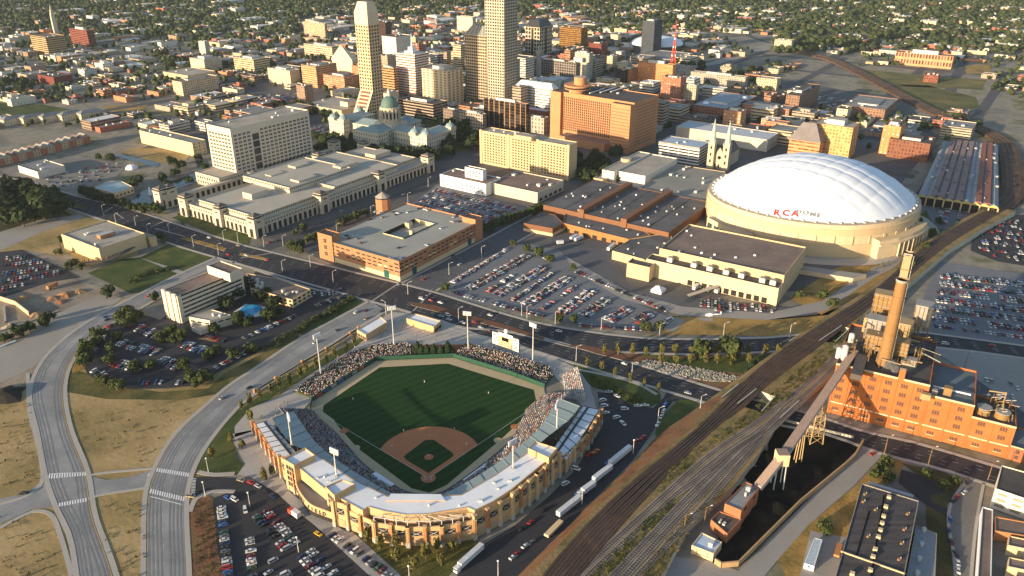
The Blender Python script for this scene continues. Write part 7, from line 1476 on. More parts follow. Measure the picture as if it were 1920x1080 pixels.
# train shed with red striped roofs
tsT = [(1768, 264), (1872, 270), (1873, 387), (1722, 364)]; W = ccw(pts(tsT, 11)); ts = bthing('train_shed', 'long train shed with grey roofs and red lengthwise stripes', 'train shed', W); occ(W); tso = ts['_o']
A_, B2, C3, D4 = [Vector(p) for p in pts([(1722, 364), (1873, 387), (1872, 270), (1768, 264)], 11)]
C_TS = mat((.28, .31, .33), s1=.06, a1=.2, s2=.8, a2=.2)
for k in range(9):
    p, q, r2, s2_ = A_.lerp(B2, k/9), A_.lerp(B2, (k+1)/9), D4.lerp(C3, (k+1)/9), D4.lerp(C3, k/9); m = MB(); zc = 9.5; mid0, mid1 = (p+q)/2, (s2_+r2)/2
    m.face([(*p, zc), (*mid0, zc+2.2), (*mid1, zc+2.2), (*s2_, zc)], C_TS); m.face([(*mid0, zc+2.2), (*q, zc), (*r2, zc), (*mid1, zc+2.2)], C_TS); m.face([(*p, 8.4), (*q, 8.4), (*q, zc), (*mid0, zc+2.2), (*p, zc)], mat((.50, .40, .15), s1=.3)); m.build('roof_bay', ts, tso)
    for g_ in range(14):
        if rnd.random() < .4: c_ = mid0.lerp(mid1, (g_+rnd.random())/14); MB().rect(c_.x+rnd.uniform(-3, 3), c_.y, zc+1.4, 3, 3, 1.8, GA, rnd.choice([C_GREYM, C_TS, C_AC])).build('roof_vent', ts, tso)
for k in (1, 2, 3, 4, 6, 7):
    f = (k+.9)/9-.02; p, s_3 = A_.lerp(B2, f), D4.lerp(C3, f); m = MB(); m.beam((*p, 12), (*s_3, 12), 5.0, mat((.26, .10, .07) if k > 4 else (.25, .17, .16), s1=.2, a1=.2), 1.4); m.build('red_monitor', ts, tso)
for k in range(10): p = A_.lerp(B2, k/9); MB().beam((*p, 0), (*p, 8.6), 1, C_CREAM).build('column', ts, tso)
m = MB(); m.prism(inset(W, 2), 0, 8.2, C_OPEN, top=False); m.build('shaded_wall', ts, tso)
# small glazed roofs by the canal and rowhouses
t, W = simple('canal_pavilion', 'low pavilion with glassy blue roof beside the canal basin', 'pavilion', [(175, 352), (215, 362), (250, 350), (225, 338), (200, 340)], 7, C_CREAM, mat((.30, .40, .42), rough=.4, s1=.1), (4, 2, 2, (3,)))
m = MB(); x, y = gp(282, 365); m.cyl(x, y, 0, 3, 1.2, 1.8, C_SWHT, 10, cap=False); m.cyl(x, y, 0, 9, 1.6, .3, mat((.8, .85, .88), s1=1), 9); tag(m.build('fountain', origin=(x, y, 0)), 'white fountain jet rising in the canal basin', 'fountain')
m = MB(); x, y = gp(247, 316); m.dome(x, y, 0, 7, 5, C_SWHT, 12, 4); tag(m.build('marquee_tent', origin=(x, y, 0)), 'white domed marquee tent in the left car park', 'tent')
C_ROW = fac((.50, .38, .26), (.08, .06, .05), 4, 3.4, .4, .5)
for i in range(14):
    x, y = gp(-20+i*13.5, 318-i*3.6); P = [(x, y), (x+CG*11, y+SG*11), (x+CG*11-SG*13, y+SG*11+CG*13), (x-SG*13, y+CG*13)]; t = bthing('rowhouse', 'x', 'house', P, 0, 'rowhouses along the canal street'); auto(t, 'brick and cream gabled rowhouse in the terrace at far left', x, y); occ(P, 0)
    MB().prism(P, 0, 9, mat((.36, .15, .09), s1=.2) if i % 2 else C_ROW, top=False).build('wall', t, t['_o']); MB().ridge(inset(P, -.4), 9, 13, C_ROOFT if i % 3 else C_ROOFB, .01).build('roof', t, t['_o'])
for i in range(5):
    x, y = gp(10+i*36, 238-i*3); P = [(x, y), (x+CG*34, y+SG*34), (x+CG*34-SG*15, y+SG*34+CG*15), (x-SG*15, y+CG*15)]; t = bthing('apartment_block', 'x', 'apartments', P, 0, 'grey roofed apartment blocks at far left'); auto(t, 'long cream apartment block with grey roof at far left', x, y); occ(P, 0)
    MB().prism(P, 0, 9, fac((.60, .50, .36), (.2, .16, .12), 4, 3.2, .4, .4), top=False).build('wall', t, t['_o']); MB().ridge(inset(P, -.4), 9, 12.5, C_ROOFG).build('roof', t, t['_o'])
# ---------------------------------------------------------------- the rest of the city blocks
CORE = w2g(*gp(960, 200)); r = random.Random(11)
NOB = [[(895, 240), (1035, 262), (1235, 250), (1235, 300), (900, 345)], [(-100, 330), (120, 340), (150, 410), (600, 540), (420, 480), (345, 410), (0, 470), (-100, 600)], [(380, 520), (330, 400), (250, 390), (0, 330), (-60, 300), (0, 262), (160, 262), (260, 300), (385, 300), (560, 540)],
       [(1610, 125), (1850, 120), (1860, 210), (1700, 215), (1640, 165)], [(-60, 186), (130, 196), (330, 186), (300, 212), (-60, 222)], [(575, 228), (900, 262), (900, 305), (600, 300)], [(470, 165), (560, 165), (640, 178), (560, 195), (440, 195)],
       [(1320, 60), (1480, 70), (1560, 100), (1700, 170), (1780, 230), (1760, 250), (1560, 150), (1440, 110)], [(1060, 285), (1170, 275), (1150, 340), (1075, 340)], [(760, 340), (920, 360), (1010, 400), (950, 440), (860, 440)],
       [(1420, 140), (1560, 130), (1640, 190), (1700, 215), (1560, 210)], [(1280, 120), (1420, 100), (1440, 130), (1330, 145)], [(1790, 250), (2100, 200), (2100, 700), (1700, 560)], [(1860, 170), (1960, 200), (1960, 260), (1800, 230)]]
def nob(x, y):
    return y > 300 or (x < 560 and y > 246) or (x > 1290 and y > 290) or any(inside(P, x, y) for P in NOB)
PAL = [((.62, .48, .30), 't'), ((.50, .22, .11), 'b'), ((.38, .13, .08), 'd'), ((.58, .53, .44), 'g'), ((.70, .64, .55), 'w'), ((.42, .33, .24), 'g'), ((.30, .20, .14), 'd'), ((.66, .56, .38), 't')]
FW_ = [(w, rf, [fac(w, (.09, .075, .065), 4.2, 4.0, .4, .42), fac(w, (.06, .055, .05), 3, 4.2, 1, .4), mat(w, s1=.08)]) for w, rf in PAL]
A_S = SA+[1740+i*140 for i in range(1, 12)]; A_S = [270, 130, -10]+A_S; B_S = [-1500+i*150 for i in range(7)]+SB+[1640+i*150 for i in range(6)]; LOTS = []
A_S.sort(); B_S.sort()
for a0, a1 in zip(A_S, A_S[1:]):
    for b0, b1 in zip(B_S, B_S[1:]):
        a = a0+11
        while a < a1-18:
            la = r.uniform(16, 46); la = min(la, a1-11-a); b = b0+11
            while b < b1-18:
                lb = r.uniform(14, 42); lb = min(lb, b1-11-b); ca, cb = a+la/2, b+lb/2; d = math.hypot(ca-CORE[0], cb-CORE[1]); x, y = g2w(ca, cb); px_, py_ = pj(x, y)
                dens = .8 if d < 450 else .55 if d < 900 else .38
                if la > 9 and lb > 9 and r.random() < dens and -80 < px_ < 2000 and py_ > 14 and not nob(px_, py_) and y > 560:
                    P = [g2w(a+1, b+1), g2w(a+la-1, b+1), g2w(a+la-1, b+lb-1), g2w(a+1, b+lb-1)]
                    qx = [pj(*p)[0] for p in P]; qa, qb = min(qx), max(qx)
                    if free(P, 1):
                        hh = r.choice([5, 6, 7, 8, 9, 12]) if d > 500 else r.choice([8, 10, 14, 18, 24, 30])
                        if d < 420 and r.random() < .4: hh = r.uniform(26, 62)
                        if px_ > 1250 and py_ > 120: hh = min(hh, 18)
                        if px_ < 560: hh = min(hh, 12)
                        for s0, s1, s2_, s3, sy_ in SCR:
                            if qa < s1-2 and qb > s0+2 and y < sy_:
                                while hh > 4 and pj(x, y+8, hh)[1] < s3-(s3-s2_)*.18: hh -= 1.5
                        if hh < 4.5: b += lb+3; continue
                        LOTS.append((math.hypot(x, y), P, hh, x, y, la, lb))
                b += lb+r.uniform(2, 9)
            a += la+r.uniform(2, 9)
LOTS.sort(key=lambda t: t[0]-t[2]*12)
CN = {0: 'tan', 1: 'orange brick', 2: 'dark red brick', 3: 'grey stone', 4: 'white', 5: 'brown', 6: 'dark brown', 7: 'cream'}
ZN = [((0, 330), (0, 400), 'in the far left blocks'), ((330, 640), (0, 400), 'left of the tapering tower'), ((640, 900), (0, 400), 'near the statehouse'), ((900, 1150), (0, 400), 'round the tallest tower'), ((1150, 1400), (0, 140), 'beyond the arena'),
      ((1150, 1400), (140, 400), 'right of the orange hotel'), ((1400, 1700), (0, 400), 'behind the dome'), ((1700, 2200), (0, 400), 'beyond the rail curve')]
def zone(px_, py_): return next((z for x, y, z in ZN if x[0]-200*(x[0] == 0) <= px_ < x[1] and y[0] <= py_ < y[1]), 'at the edge of downtown')
far = MB(); v_ = vcol(.85)
for k, (d_, P, hh, x, y, la, lb) in enumerate(LOTS):
    i = r.randrange(8); w, rf, fs = FW_[i]; f = r.choice(fs[:2]) if hh > 9 else r.choice(fs)
    if k < 290:
        sz = 'tall' if hh > 22 else 'mid height' if hh > 11 else 'low'; t = bthing('brick_building' if i in (1, 2) else 'building', 'x', 'building', P, 0, 'ordinary city blocks buildings'); px_, py_ = pj(x, y, hh)
        auto(t, f'{sz} {CN[i]} flat roofed building {zone(px_, py_)}', x, y); block(t, P, 0, hh, f, ROOFS[r.choice([rf, rf, 'g', 'w', 'd'])], .8)
        units(t, P, hh-.8, r.choice([1, 2, 3]), s=(1.5, 4.5))
        if r.random() < .3 and min(la, lb) > 16: MB().rect(x, y, hh-.8, la*.35, lb*.4, 3.6, GA, fs[2], ROOFS[rf]).build('penthouse', t, t['_o'])
    else:
        k2 = r.uniform(.8, 1.15); c = tuple(q*k2 for q in w); far.prism(P, -.1, hh, v_, None, top=False, c=c); g_ = r.choice([(.22, .22, .22), (.4, .38, .34), (.12, .11, .1), (.6, .6, .58)]); far.face([(*p, hh) for p in ccw(P)], v_, None, g_)
        if hh > 6: far.rect(x+r.uniform(-4, 4), y+r.uniform(-4, 4), hh, 4, 4, 2, GA, v_, c=(.5, .48, .45))
if far.v: tag(far.build('distant_buildings'), 'low flat roofed buildings of the outer blocks seen from afar', 'buildings', kind='stuff')
OCCN = len(OCC)
# ---------------------------------------------------------------- far suburbs: gabled houses among trees
def sub_ok(x, y):
    px_, py_ = pj(x, y)
    if not (-150 < px_ < 2070 and -60 < py_ < 330): return 0
    lim = 78 if px_ < 560 else 30 if px_ < 1100 else 62 if px_ < 1450 else 100
    if px_ < 330: lim = 62+px_*.02
    base = 1.0 if py_ < lim else .3 if py_ < 240 else .05
    return base
hs = []; r = random.Random(21); tries = 0
while len(hs) < 2300 and tries < 60000:
    tries += 1; y = r.uniform(900, 4200); x = r.uniform(-1, 1)*(y*.68+60); 
    p = sub_ok(x, y)
    if p == 0 or r.random() > p*1.1: continue
    px_, py_ = pj(x, y)
    if nob(px_, py_): continue
    l, w = r.uniform(9, 17), r.uniform(7, 10); a = GA+r.choice([0, math.pi/2]); q = [(x-12, y-12), (x+12, y+12)]
    if py_ > 60 and not free(q, 0): continue
    hs.append((math.hypot(x, y), x, y, l, w, a))
hs.sort(); hm = MB(); RC = [(.10, .08, .07), (.20, .09, .06), (.16, .155, .15), (.28, .25, .22), (.08, .075, .075)]; WC = [(.55, .51, .44), (.42, .32, .21), (.30, .12, .08), (.6, .57, .53), (.36, .3, .22)]
def house(mb, x, y, l, w, a, wc, rc, v, z=0):
    ca, sa = math.cos(a), math.sin(a); P = [(x+ca*i*l/2-sa*j*w/2, y+sa*i*l/2+ca*j*w/2) for i, j in ((-1, -1), (1, -1), (1, 1), (-1, 1))]; return P
for k, (d_, x, y, l, w, a) in enumerate(hs):
    wc, rc = r.choice(WC), r.choice(RC); P = house(None, x, y, l, w, a, wc, rc, None); h = r.uniform(3.5, 6)
    if k < 260:
        t = bthing('house', 'x', 'house', P, 0, 'small houses of the outer districts'); px_, py_ = pj(x, y)
        auto(t, f'small {("white", "tan", "red brick", "white", "cream")[WC.index(wc)]} gabled house {zone(px_, py_)}', x, y)
        MB().prism(P, 0, h, mat(wc, s1=.2), top=False).build('wall', t, t['_o']); MB().ridge(inset(P, -.4), h, h+2.6, mat(rc, s1=.3), .05).build('roof', t, t['_o'])
    else:
        hm.prism(P, -.2, h, v_, None, top=False, c=wc); c = ccw(P); c = c if math.dist(c[0], c[1]) > math.dist(c[1], c[2]) else c[1:]+c[:1]
        e, f_ = [((c[0][q]+c[3][q])/2) for q in (0, 1)], [((c[1][q]+c[2][q])/2) for q in (0, 1)]
        hm.face([(*c[0], h), (*c[1], h), (*f_, h+2.6), (*e, h+2.6)], v_, None, rc); hm.face([(*c[2], h), (*c[3], h), (*e, h+2.6), (*f_, h+2.6)], v_, None, rc); hm.face([(*c[1], h), (*c[2], h), (*f_, h+2.6)], v_, None, wc); hm.face([(*c[3], h), (*c[0], h), (*e, h+2.6)], v_, None, wc)
for _ in range(150):
    x = r.uniform(-1, 1)*2200; y = r.uniform(2000, 3900); px_, py_ = pj(x, y)
    if py_ < 75: hm.rect(x, y, -.2, r.uniform(40, 110), r.uniform(20, 50), r.uniform(7, 11), GA, v_, c=r.choice([(.6, .53, .43), (.42, .25, .16), (.6, .58, .55), (.4, .36, .3)]))
tag(hm.build('distant_houses'), 'far suburban houses and sheds among the trees to the top of the picture', 'houses', kind='stuff')
# ---------------------------------------------------------------- trees
def leafmat(c, tr=.15):
    m, nt, b = _nt('foliage'); n = _noise(nt, .35, 3); n2 = _noise(nt, 2.5, 2)
    f = _math(nt, 'MULTIPLY', _math(nt, 'MULTIPLY_ADD', n, 1.2, .4), _math(nt, 'MULTIPLY_ADD', n2, .8, .6)); w = nt.nodes.new('ShaderNodeCombineColor')
    for i in range(3): nt.links.new(f, w.inputs[i])
    nt.links.new(_mix(nt, 1.0, c, w.outputs[0], 'MULTIPLY'), b.inputs['Base Color']); b.inputs['Roughness'].default_value = .8; b.inputs['Specular IOR Level'].default_value = .15; return m
L_DK, L_MD, L_YG = leafmat((.032, .05, .016)), leafmat((.055, .072, .022)), leafmat((.12, .11, .03)); L_EV = leafmat((.02, .042, .016)); C_BARK = mat((.14, .10, .07), s1=1)
def crown_mesh(seed, m, shape='round', n=520):
    q = random.Random(seed); mb = MB(); lobes = [(q.uniform(-.5, .5), q.uniform(-.5, .5), q.uniform(.35, .85), q.uniform(.3, .5)) for _ in range(11)]
    for i in range(n):
        if shape == 'cone': z = q.random()**1.3; rr = (1-z)*.42*q.uniform(.75, 1.05); t = q.random()*6.283; c = Vector((rr*math.cos(t), rr*math.sin(t), .06+z*.94)); nrm = Vector((math.cos(t), math.sin(t), .5))
        else:
            lx, ly, lz, lr = q.choice(lobes); t, u = q.random()*6.283, q.uniform(-.7, 1); s = math.sqrt(max(0, 1-u*u)); nrm = Vector((s*math.cos(t), s*math.sin(t), u)); c = Vector((lx, ly, lz))+nrm*lr*q.uniform(.7, 1.08); c.x *= .8; c.y *= .8
            if shape == 'tall': c.x *= .62; c.y *= .62; c.z = c.z*1.15-.05
        s = q.uniform(.07, .15) if shape != 'cone' else q.uniform(.04, .08); nrm = (nrm+Vector((q.uniform(-.6, .6), q.uniform(-.6, .6), q.uniform(-.4, .6)))).normalized(); a = nrm.orthogonal().normalized(); b = nrm.cross(a); t = q.random()*6.28; a, b = a*math.cos(t)+b*math.sin(t), b*math.cos(t)-a*math.sin(t)
        mb.face([c+a*s, c+b*s*.8, c-a*s, c-b*s*.8], m)
    return mb.build('crown', link=False).data
def trunk_mesh(seed, shape='round'):
    q = random.Random(seed); mb = MB(); mb.cyl(0, 0, -.02, .4, .05, .035, C_BARK, 7)
    if shape != 'cone':
        for k in range(5): t = k*1.26+q.random(); mb.beam((0, 0, .3+.03*k), (math.cos(t)*.35, math.sin(t)*.35, .62+q.uniform(0, .2)), .035, C_BARK, n=5)
    return mb.build('trunk', link=False).data
TK = {k: ([crown_mesh(s+hash_, m, sh, n) for s in range(3)], trunk_mesh(5, sh)) for hash_, (k, m, sh, n) in enumerate([('oak', L_DK, 'round', 760), ('maple', L_MD, 'round', 560), ('young', L_YG, 'tall', 300), ('ever', L_EV, 'cone', 700), ('bush', L_MD, 'round', 260)])}
TL = []
def tree(x, y, h, kind, where, z=0, wd=None, group='trees'):
    nm = {'ever': 'evergreen_tree', 'bush': 'shrub', 'young': 'young_tree'}.get(kind, 'tree'); cr, tr = TK[kind]; i = rnd.randrange(3)
    t = thing(nm, 'x', 'shrub' if kind == 'bush' else 'tree', (x, y, z-(.2*h if kind == 'bush' else 0)), rnd.random()*6.28, {'ever': 'evergreen trees', 'bush': 'shrubs', 'young': 'young street trees'}.get(kind, group)); w = wd or h*.95
    t.scale = (w, w, h)
    for n_, me in (('crown', cr[i]), ('trunk', tr)):
        if kind == 'bush' and n_ == 'trunk': continue
        o = bpy.data.objects.new(n_, me); col.objects.link(o); o.parent = t
    auto(t, {'oak': 'large dark green tree', 'maple': 'green leafy tree', 'young': 'small yellowish young tree', 'ever': 'dark conical evergreen', 'bush': 'low green shrub'}[kind]+' '+where, x, y)
def trees(L, kind, hgt, where, z=0, wd=None):
    for p in L: x, y = gp(p[0], p[1], z); tree(x, y, hgt*rnd.uniform(.8, 1.2)*(p[2] if len(p) > 2 else 1), kind, where, z, wd and wd*rnd.uniform(.85, 1.15))
def line(p, q, n, j=1.5): return [(p[0]+(q[0]-p[0])*i/(n-1)+rnd.uniform(-j, j), p[1]+(q[1]-p[1])*i/(n-1)+rnd.uniform(-j, j)/2) for i in range(n)]
trees([(5, 385), (20, 372), (38, 368), (12, 398), (55, 395), (72, 402), (35, 410), (60, 378), (80, 388), (98, 398), (106, 404), (-8, 402), (22, 415), (45, 425), (84, 412)], 'oak', 20, 'in the wooded patch at the left edge', wd=22)
trees([(181, 650), (165, 668), (160, 686), (166, 655), (186, 632), (225, 600), (241, 592), (255, 600), (244, 612), (156, 672)], 'maple', 7, 'along the left rim of the hotel car park', wd=8)
trees([(222, 638), (210, 662), (253, 695), (282, 692), (346, 692), (320, 628), (340, 637), (392, 672), (408, 664), (205, 680), (300, 640), (326, 640), (470, 660), (440, 670), (386, 714), (372, 722), (380, 708), (358, 712), (192, 720), (215, 728), (228, 732)], 'maple', 6, 'on the islands of the hotel car park', wd=7)
trees([(462, 540), (480, 548), (445, 560), (452, 550), (500, 560), (512, 575), (520, 595), (505, 600), (490, 565), (430, 580), (468, 610), (448, 608), (405, 625)], 'oak', 8, 'round the hotel swimming pool')
trees(line((500, 655), (660, 562), 15), 'bush', 3.4, 'in the hedge between the car park and the road', wd=6)
trees([(714, 1027), (743, 1030), (742, 1050), (799, 1048), (826, 1060), (820, 1032), (850, 1034), (776, 1068), (690, 1014)], 'young', 6.5, 'on the lawn below the curved ballpark wall', wd=5)
trees([(495, 900), (512, 893), (455, 842), (435, 830), (400, 860), (470, 790)], 'young', 6, 'on the lawn left of the ballpark', wd=4.5)
trees(line((455, 770), (665, 650), 13, 3), 'young', 6.5, 'in the grass strip beside the brick fence', wd=3.6)
trees(line((1100, 685), (1235, 735), 6), 'young', 6, 'along the walk above the service lawn', wd=3.6)
trees(line((1130, 665), (1460, 664), 13, 4)+line((1240, 680), (1400, 682), 7, 4), 'young', 6, 'in the planted wedge between the dark roads', wd=4.5)
trees([(1317, 668, 1.6), (1366, 668, 1.5)], 'maple', 8, 'in the planted wedge between the dark roads')
trees([p for p in EVERG], 'ever', 8.5, 'in the row behind centre field', wd=12)
trees([(1450, 672), (1438, 678), (1425, 686), (1412, 692), (1400, 700), (1420, 680), (1408, 686)], 'ever', 4, 'on the bank beside the rail bridge', wd=7)
trees([(963, 462), (988, 472), (1010, 480), (1030, 492), (1075, 507), (1076, 606), (1048, 604), (1236, 620), (835, 545), (1210, 622)], 'maple', 6, 'on the edge of the big parking lot')
trees(line((905, 437), (1015, 396), 13, 2), 'maple', 8, 'in the row between the lot and the convention hall')
trees(line((500, 430), (610, 382), 13)+line((620, 375), (790, 308), 18), 'maple', 6, 'along the street front of the government centre', wd=7)
trees([(554, 440), (570, 432), (583, 455), (546, 468), (560, 475), (640, 425), (655, 418), (670, 410), (685, 405), (612, 440), (596, 448), (564, 463)], 'maple', 6.5, 'by the brick parking garage')
trees([(rnd.uniform(600, 665), rnd.uniform(268, 292)) for _ in range(9)]+[(rnd.uniform(832, 900), rnd.uniform(240, 300)) for _ in range(22)]+line((660, 292), (820, 300), 12, 3), 'oak', 13, 'in the statehouse grounds')
trees([(rnd.uniform(1066, 1165), rnd.uniform(292, 345)) for _ in range(20)], 'oak', 11, 'in the small park below the orange hotel')
trees(line((232, 392), (300, 402), 6, 3)+line((160, 366), (215, 385), 9, 3)+[(372, 300), (386, 320), (342, 318), (330, 330), (316, 350), (250, 352), (262, 342), (185, 300), (208, 302), (355, 345), (305, 340), (324, 310)], 'oak', 8, 'round the canal basin')
trees([(140, 500), (130, 505), (185, 432), (196, 438), (118, 455), (205, 430), (110, 478), (152, 505), (310, 455), (300, 448)], 'maple', 6, 'round the sandy museum')
trees([(250, 530), (262, 520), (280, 512), (300, 510), (317, 505)], 'bush', 3, 'on the museum lawn', wd=6)
trees([(95, 600), (85, 612), (30, 625), (40, 630), (55, 622), (15, 640), (205, 556), (292, 562)], 'oak', 7, 'beside the dirt works at the left edge')
trees([(1640, 895), (1655, 885), (1665, 900), (1550, 1000), (1545, 990), (1735, 895), (1790, 905), (1770, 915), (1660, 870), (1648, 880)], 'bush', 5, 'near the big dark roofed factory')
trees(line((620, 178), (700, 205), 8, 3)+line((440, 196), (560, 210), 10, 3)+line((560, 200), (640, 232), 8, 3)+line((470, 235), (610, 268), 8, 3), 'oak', 10, 'along the streets left of the statehouse')
trees([(1745, 445), (1735, 470), (1720, 420), (1760, 420), (1700, 505), (1560, 575), (1540, 560), (1500, 560)], 'maple', 7, 'between the dome and the railway')
trees(line((1350, 155), (1460, 128), 7)+[(rnd.uniform(290, 370), rnd.uniform(96, 130)) for _ in range(10)]+[(rnd.uniform(420, 520), rnd.uniform(75, 130)) for _ in range(6)]+[(rnd.uniform(0, 60), rnd.uniform(155, 180)) for _ in range(8)]+[(1210+rnd.uniform(50, 110), rnd.uniform(120, 135)) for _ in range(8)], 'oak', 13, 'between the outer city blocks')
# brush along the tracks, and stuff too small to count
def brush(Pl, n, z, s, cols, label, name='shrubbery'):
    mb = MB(); W = ccw(pts(Pl, z)); xs = [p[0] for p in W]; ys = [p[1] for p in W]; k = 0; v = vcol(.95, .1)
    while k < n:
        x, y = rnd.uniform(min(xs), max(xs)), rnd.uniform(min(ys), max(ys))
        if not inside(W, x, y): continue
        k += 1; c = rnd.choice(cols); R = rnd.uniform(*s)
        for _ in range(16):
            f = rnd.uniform(.7, 1.3); p = Vector((x+rnd.uniform(-R, R), y+rnd.uniform(-R, R), z+rnd.uniform(0, R*.9))); nr = Vector((rnd.uniform(-1, 1), rnd.uniform(-1, 1), rnd.uniform(.1, 1))).normalized(); a = nr.orthogonal().normalized()*R*.28; b = nr.cross(a)
            mb.face([p+a, p+b, p-a, p-b], v, None, tuple(q*f for q in c))
    tag(mb.build(name), label, 'brush', kind='stuff')
GC = [(.10, .105, .025), (.065, .08, .02), (.15, .13, .03), (.05, .06, .018)]; OC = [(.16, .11, .035), (.09, .09, .025), (.2, .13, .045), (.06, .07, .02)]
brush([(1228, 925), (1262, 870), (1330, 825), (1402, 772), (1450, 732), (1560, 640), (1620, 590), (1585, 640), (1540, 690), (1470, 752), (1400, 798), (1330, 842), (1250, 912)], 520, PZ, (.4, 1.1), GC, 'yellow green brush on the strip between the main line and sidings')
brush([(1085, 1105), (1115, 1068), (1200, 985), (1262, 935), (1272, 940), (1215, 1000), (1140, 1080), (1115, 1105)], 260, PZ, (.4, 1.0), GC, 'green brush strip between the two groups of siding tracks')
brush([(1540, 560), (1700, 480), (1860, 415), (1880, 398), (1720, 455), (1560, 540)], 200, 1, (.5, 1.2), OC, 'ochre weeds on the bank below the domed stadium')
brush([(1180, 1105), (1270, 985), (1340, 925), (1365, 925), (1300, 985), (1230, 1105)], 220, PZ, (.4, .9), OC, 'dry weeds beside the outer sidings')
brush([(362, 945), (395, 935), (405, 960), (415, 1080), (365, 1090)], 90, 0, (.5, 1.0), [(.05, .06, .02), (.12, .07, .03)], 'small shrubs on the mulch bank beside the ballpark car park')
brush([(1100, 700), (1140, 715), (1210, 750), (1190, 758), (1110, 722)], 160, 0, (.5, 1.2), [(.05, .07, .015), (.10, .10, .03)], 'dark planting on the service lawn')
mb = MB(); v = vcol(.95, .1)
for Pl, n in (([(140, 820), (300, 880), (300, 800), (150, 740)], 60), ([(185, 945), (272, 935), (272, 1100), (215, 1100)], 55), ([(0, 960), (90, 1000), (120, 1090), (0, 1090)], 60), ([(0, 740), (60, 760), (70, 900), (0, 915)], 60), ([(200, 765), (380, 745), (330, 800), (220, 820)], 30)):
    W = ccw(pts(Pl))
    for _ in range(n):
        x, y = gp(rnd.uniform(min(p[0] for p in Pl), max(p[0] for p in Pl)), rnd.uniform(min(p[1] for p in Pl), max(p[1] for p in Pl)))
        if inside(W, x, y):
            for _ in range(4): c = rnd.choice([(.10, .08, .03), (.06, .06, .02), (.16, .10, .05)]); R = rnd.uniform(.3, .8); p = Vector((x+rnd.uniform(-R, R), y+rnd.uniform(-R, R), rnd.uniform(.1, .6))); nr = Vector((rnd.uniform(-1, 1), rnd.uniform(-1, 1), .6)).normalized(); a = nr.orthogonal().normalized()*R*.7; b = nr.cross(a); mb.face([p+a, p+b, p-a, p-b], v, None, c)
tag(mb.build('weed_tufts'), 'scattered dark weed tufts over the dry fields', 'weeds', kind='stuff')
# suburban tree cover, one mass far off
g = np.random.default_rng(4); ico = []
me = bpy.data.meshes.new('t'); bm_ = bmesh.new(); bmesh.ops.create_icosphere(bm_, subdivisions=1, radius=1); V0 = np.array([v.co[:] for v in bm_.verts]); F0 = np.array([[v.index for v in f.verts] for f in bm_.faces]); bm_.free(); bpy.data.meshes.remove(me)
TX = []; r = random.Random(8); n_t = 0
while n_t < 44000:
    y = r.uniform(1000, 4400)**1.0; x = r.uniform(-1, 1)*(y*.68+80); px_, py_ = pj(x, y)
    p = sub_ok(x, y)
    if p == 0: n_t += 0; continue
    n_t += .35
    cl = .5+.5*math.sin(x*.011+2*math.sin(y*.006))*math.sin(y*.013+1.3*math.sin(x*.007))
    if r.random() > p*(.3+.75*cl) or (p < 1 and (nob(px_, py_) or not free([(x-3, y-3), (x+3, y+3)], 0))): continue
    n_t += .65; TX.append((x, y, r.uniform(3.2, 8) if p == 1 else r.uniform(3, 5.5)))
NT = len(TX); T_ = np.array(TX); K, nf = len(V0), len(F0); sc3 = T_[:, 2:3, None]*np.array([1, 1, .95])[None, None, :]
VV = V0[None]*(1+g.uniform(-.33, .33, (NT, K, 1)))*sc3*g.uniform(.8, 1.2, (NT, 1, 3)); VV[:, :, 2] += T_[:, 2:3]*1.0; VV[:, :, 0] += T_[:, 0:1]; VV[:, :, 1] += T_[:, 1:2]
FF = (F0[None]+(np.arange(NT)*K)[:, None, None]).reshape(-1, 3); me = bpy.data.meshes.new('woodland'); me.vertices.add(NT*K); me.vertices.foreach_set('co', VV.astype(np.float32).ravel()); me.loops.add(FF.size); me.loops.foreach_set('vertex_index', FF.ravel()); me.polygons.add(len(FF)); me.polygons.foreach_set('loop_start', np.arange(len(FF))*3); me.polygons.foreach_set('loop_total', np.full(len(FF), 3))
ca = me.color_attributes.new('Col', 'FLOAT_COLOR', 'CORNER'); basec = np.array([[.04, .058, .022], [.03, .046, .018], [.058, .07, .027], [.05, .064, .025]])[g.integers(0, 4, NT)]*g.uniform(.75, 1.3, (NT, 1)); CC = np.ones((NT, nf*3, 4)); CC[:, :, :3] = basec[:, None, :]*np.repeat(g.uniform(.8, 1.2, (NT, nf, 1)), 3, axis=1); ca.data.foreach_set('color', CC.astype(np.float32).ravel())
me.materials.append(vcol(.95, .1)); me.update(calc_edges=True); o = bpy.data.objects.new('woodland', me); col.objects.link(o); tag(o, 'distant tree cover of the suburbs stretching to the top of the picture', 'trees', kind='stuff')
# ---------------------------------------------------------------- vehicles
CC_ = {'white': (.72, .72, .70), 'silver': (.42, .44, .46), 'red': (.42, .025, .02), 'maroon': (.13, .015, .02), 'black': (.012, .012, .015), 'dark blue': (.02, .035, .11), 'blue': (.03, .12, .38), 'tan': (.38, .32, .22), 'green': (.02, .07, .04), 'grey': (.14, .145, .15), 'yellow': (.75, .45, .02), 'orange': (.6, .18, .02)}
WCOL = ['white']*7+['silver']*4+['red']*3+['maroon']*3+['black']*3+['dark blue']*3+['blue', 'tan', 'green', 'green', 'grey', 'grey']
def carpaint(n):
    k = ('car', n)
    if k not in _M:
        m, nt, b = _nt('car_paint'); b.inputs['Base Color'].default_value = (*CC_[n], 1); b.inputs['Roughness'].default_value = .28; b.inputs['Coat Weight'].default_value = .5; _M[k] = m
    return _M[k]
C_TYRE = mat((.015, .015, .015)); C_GLS = glass((.015, .018, .022), .08)
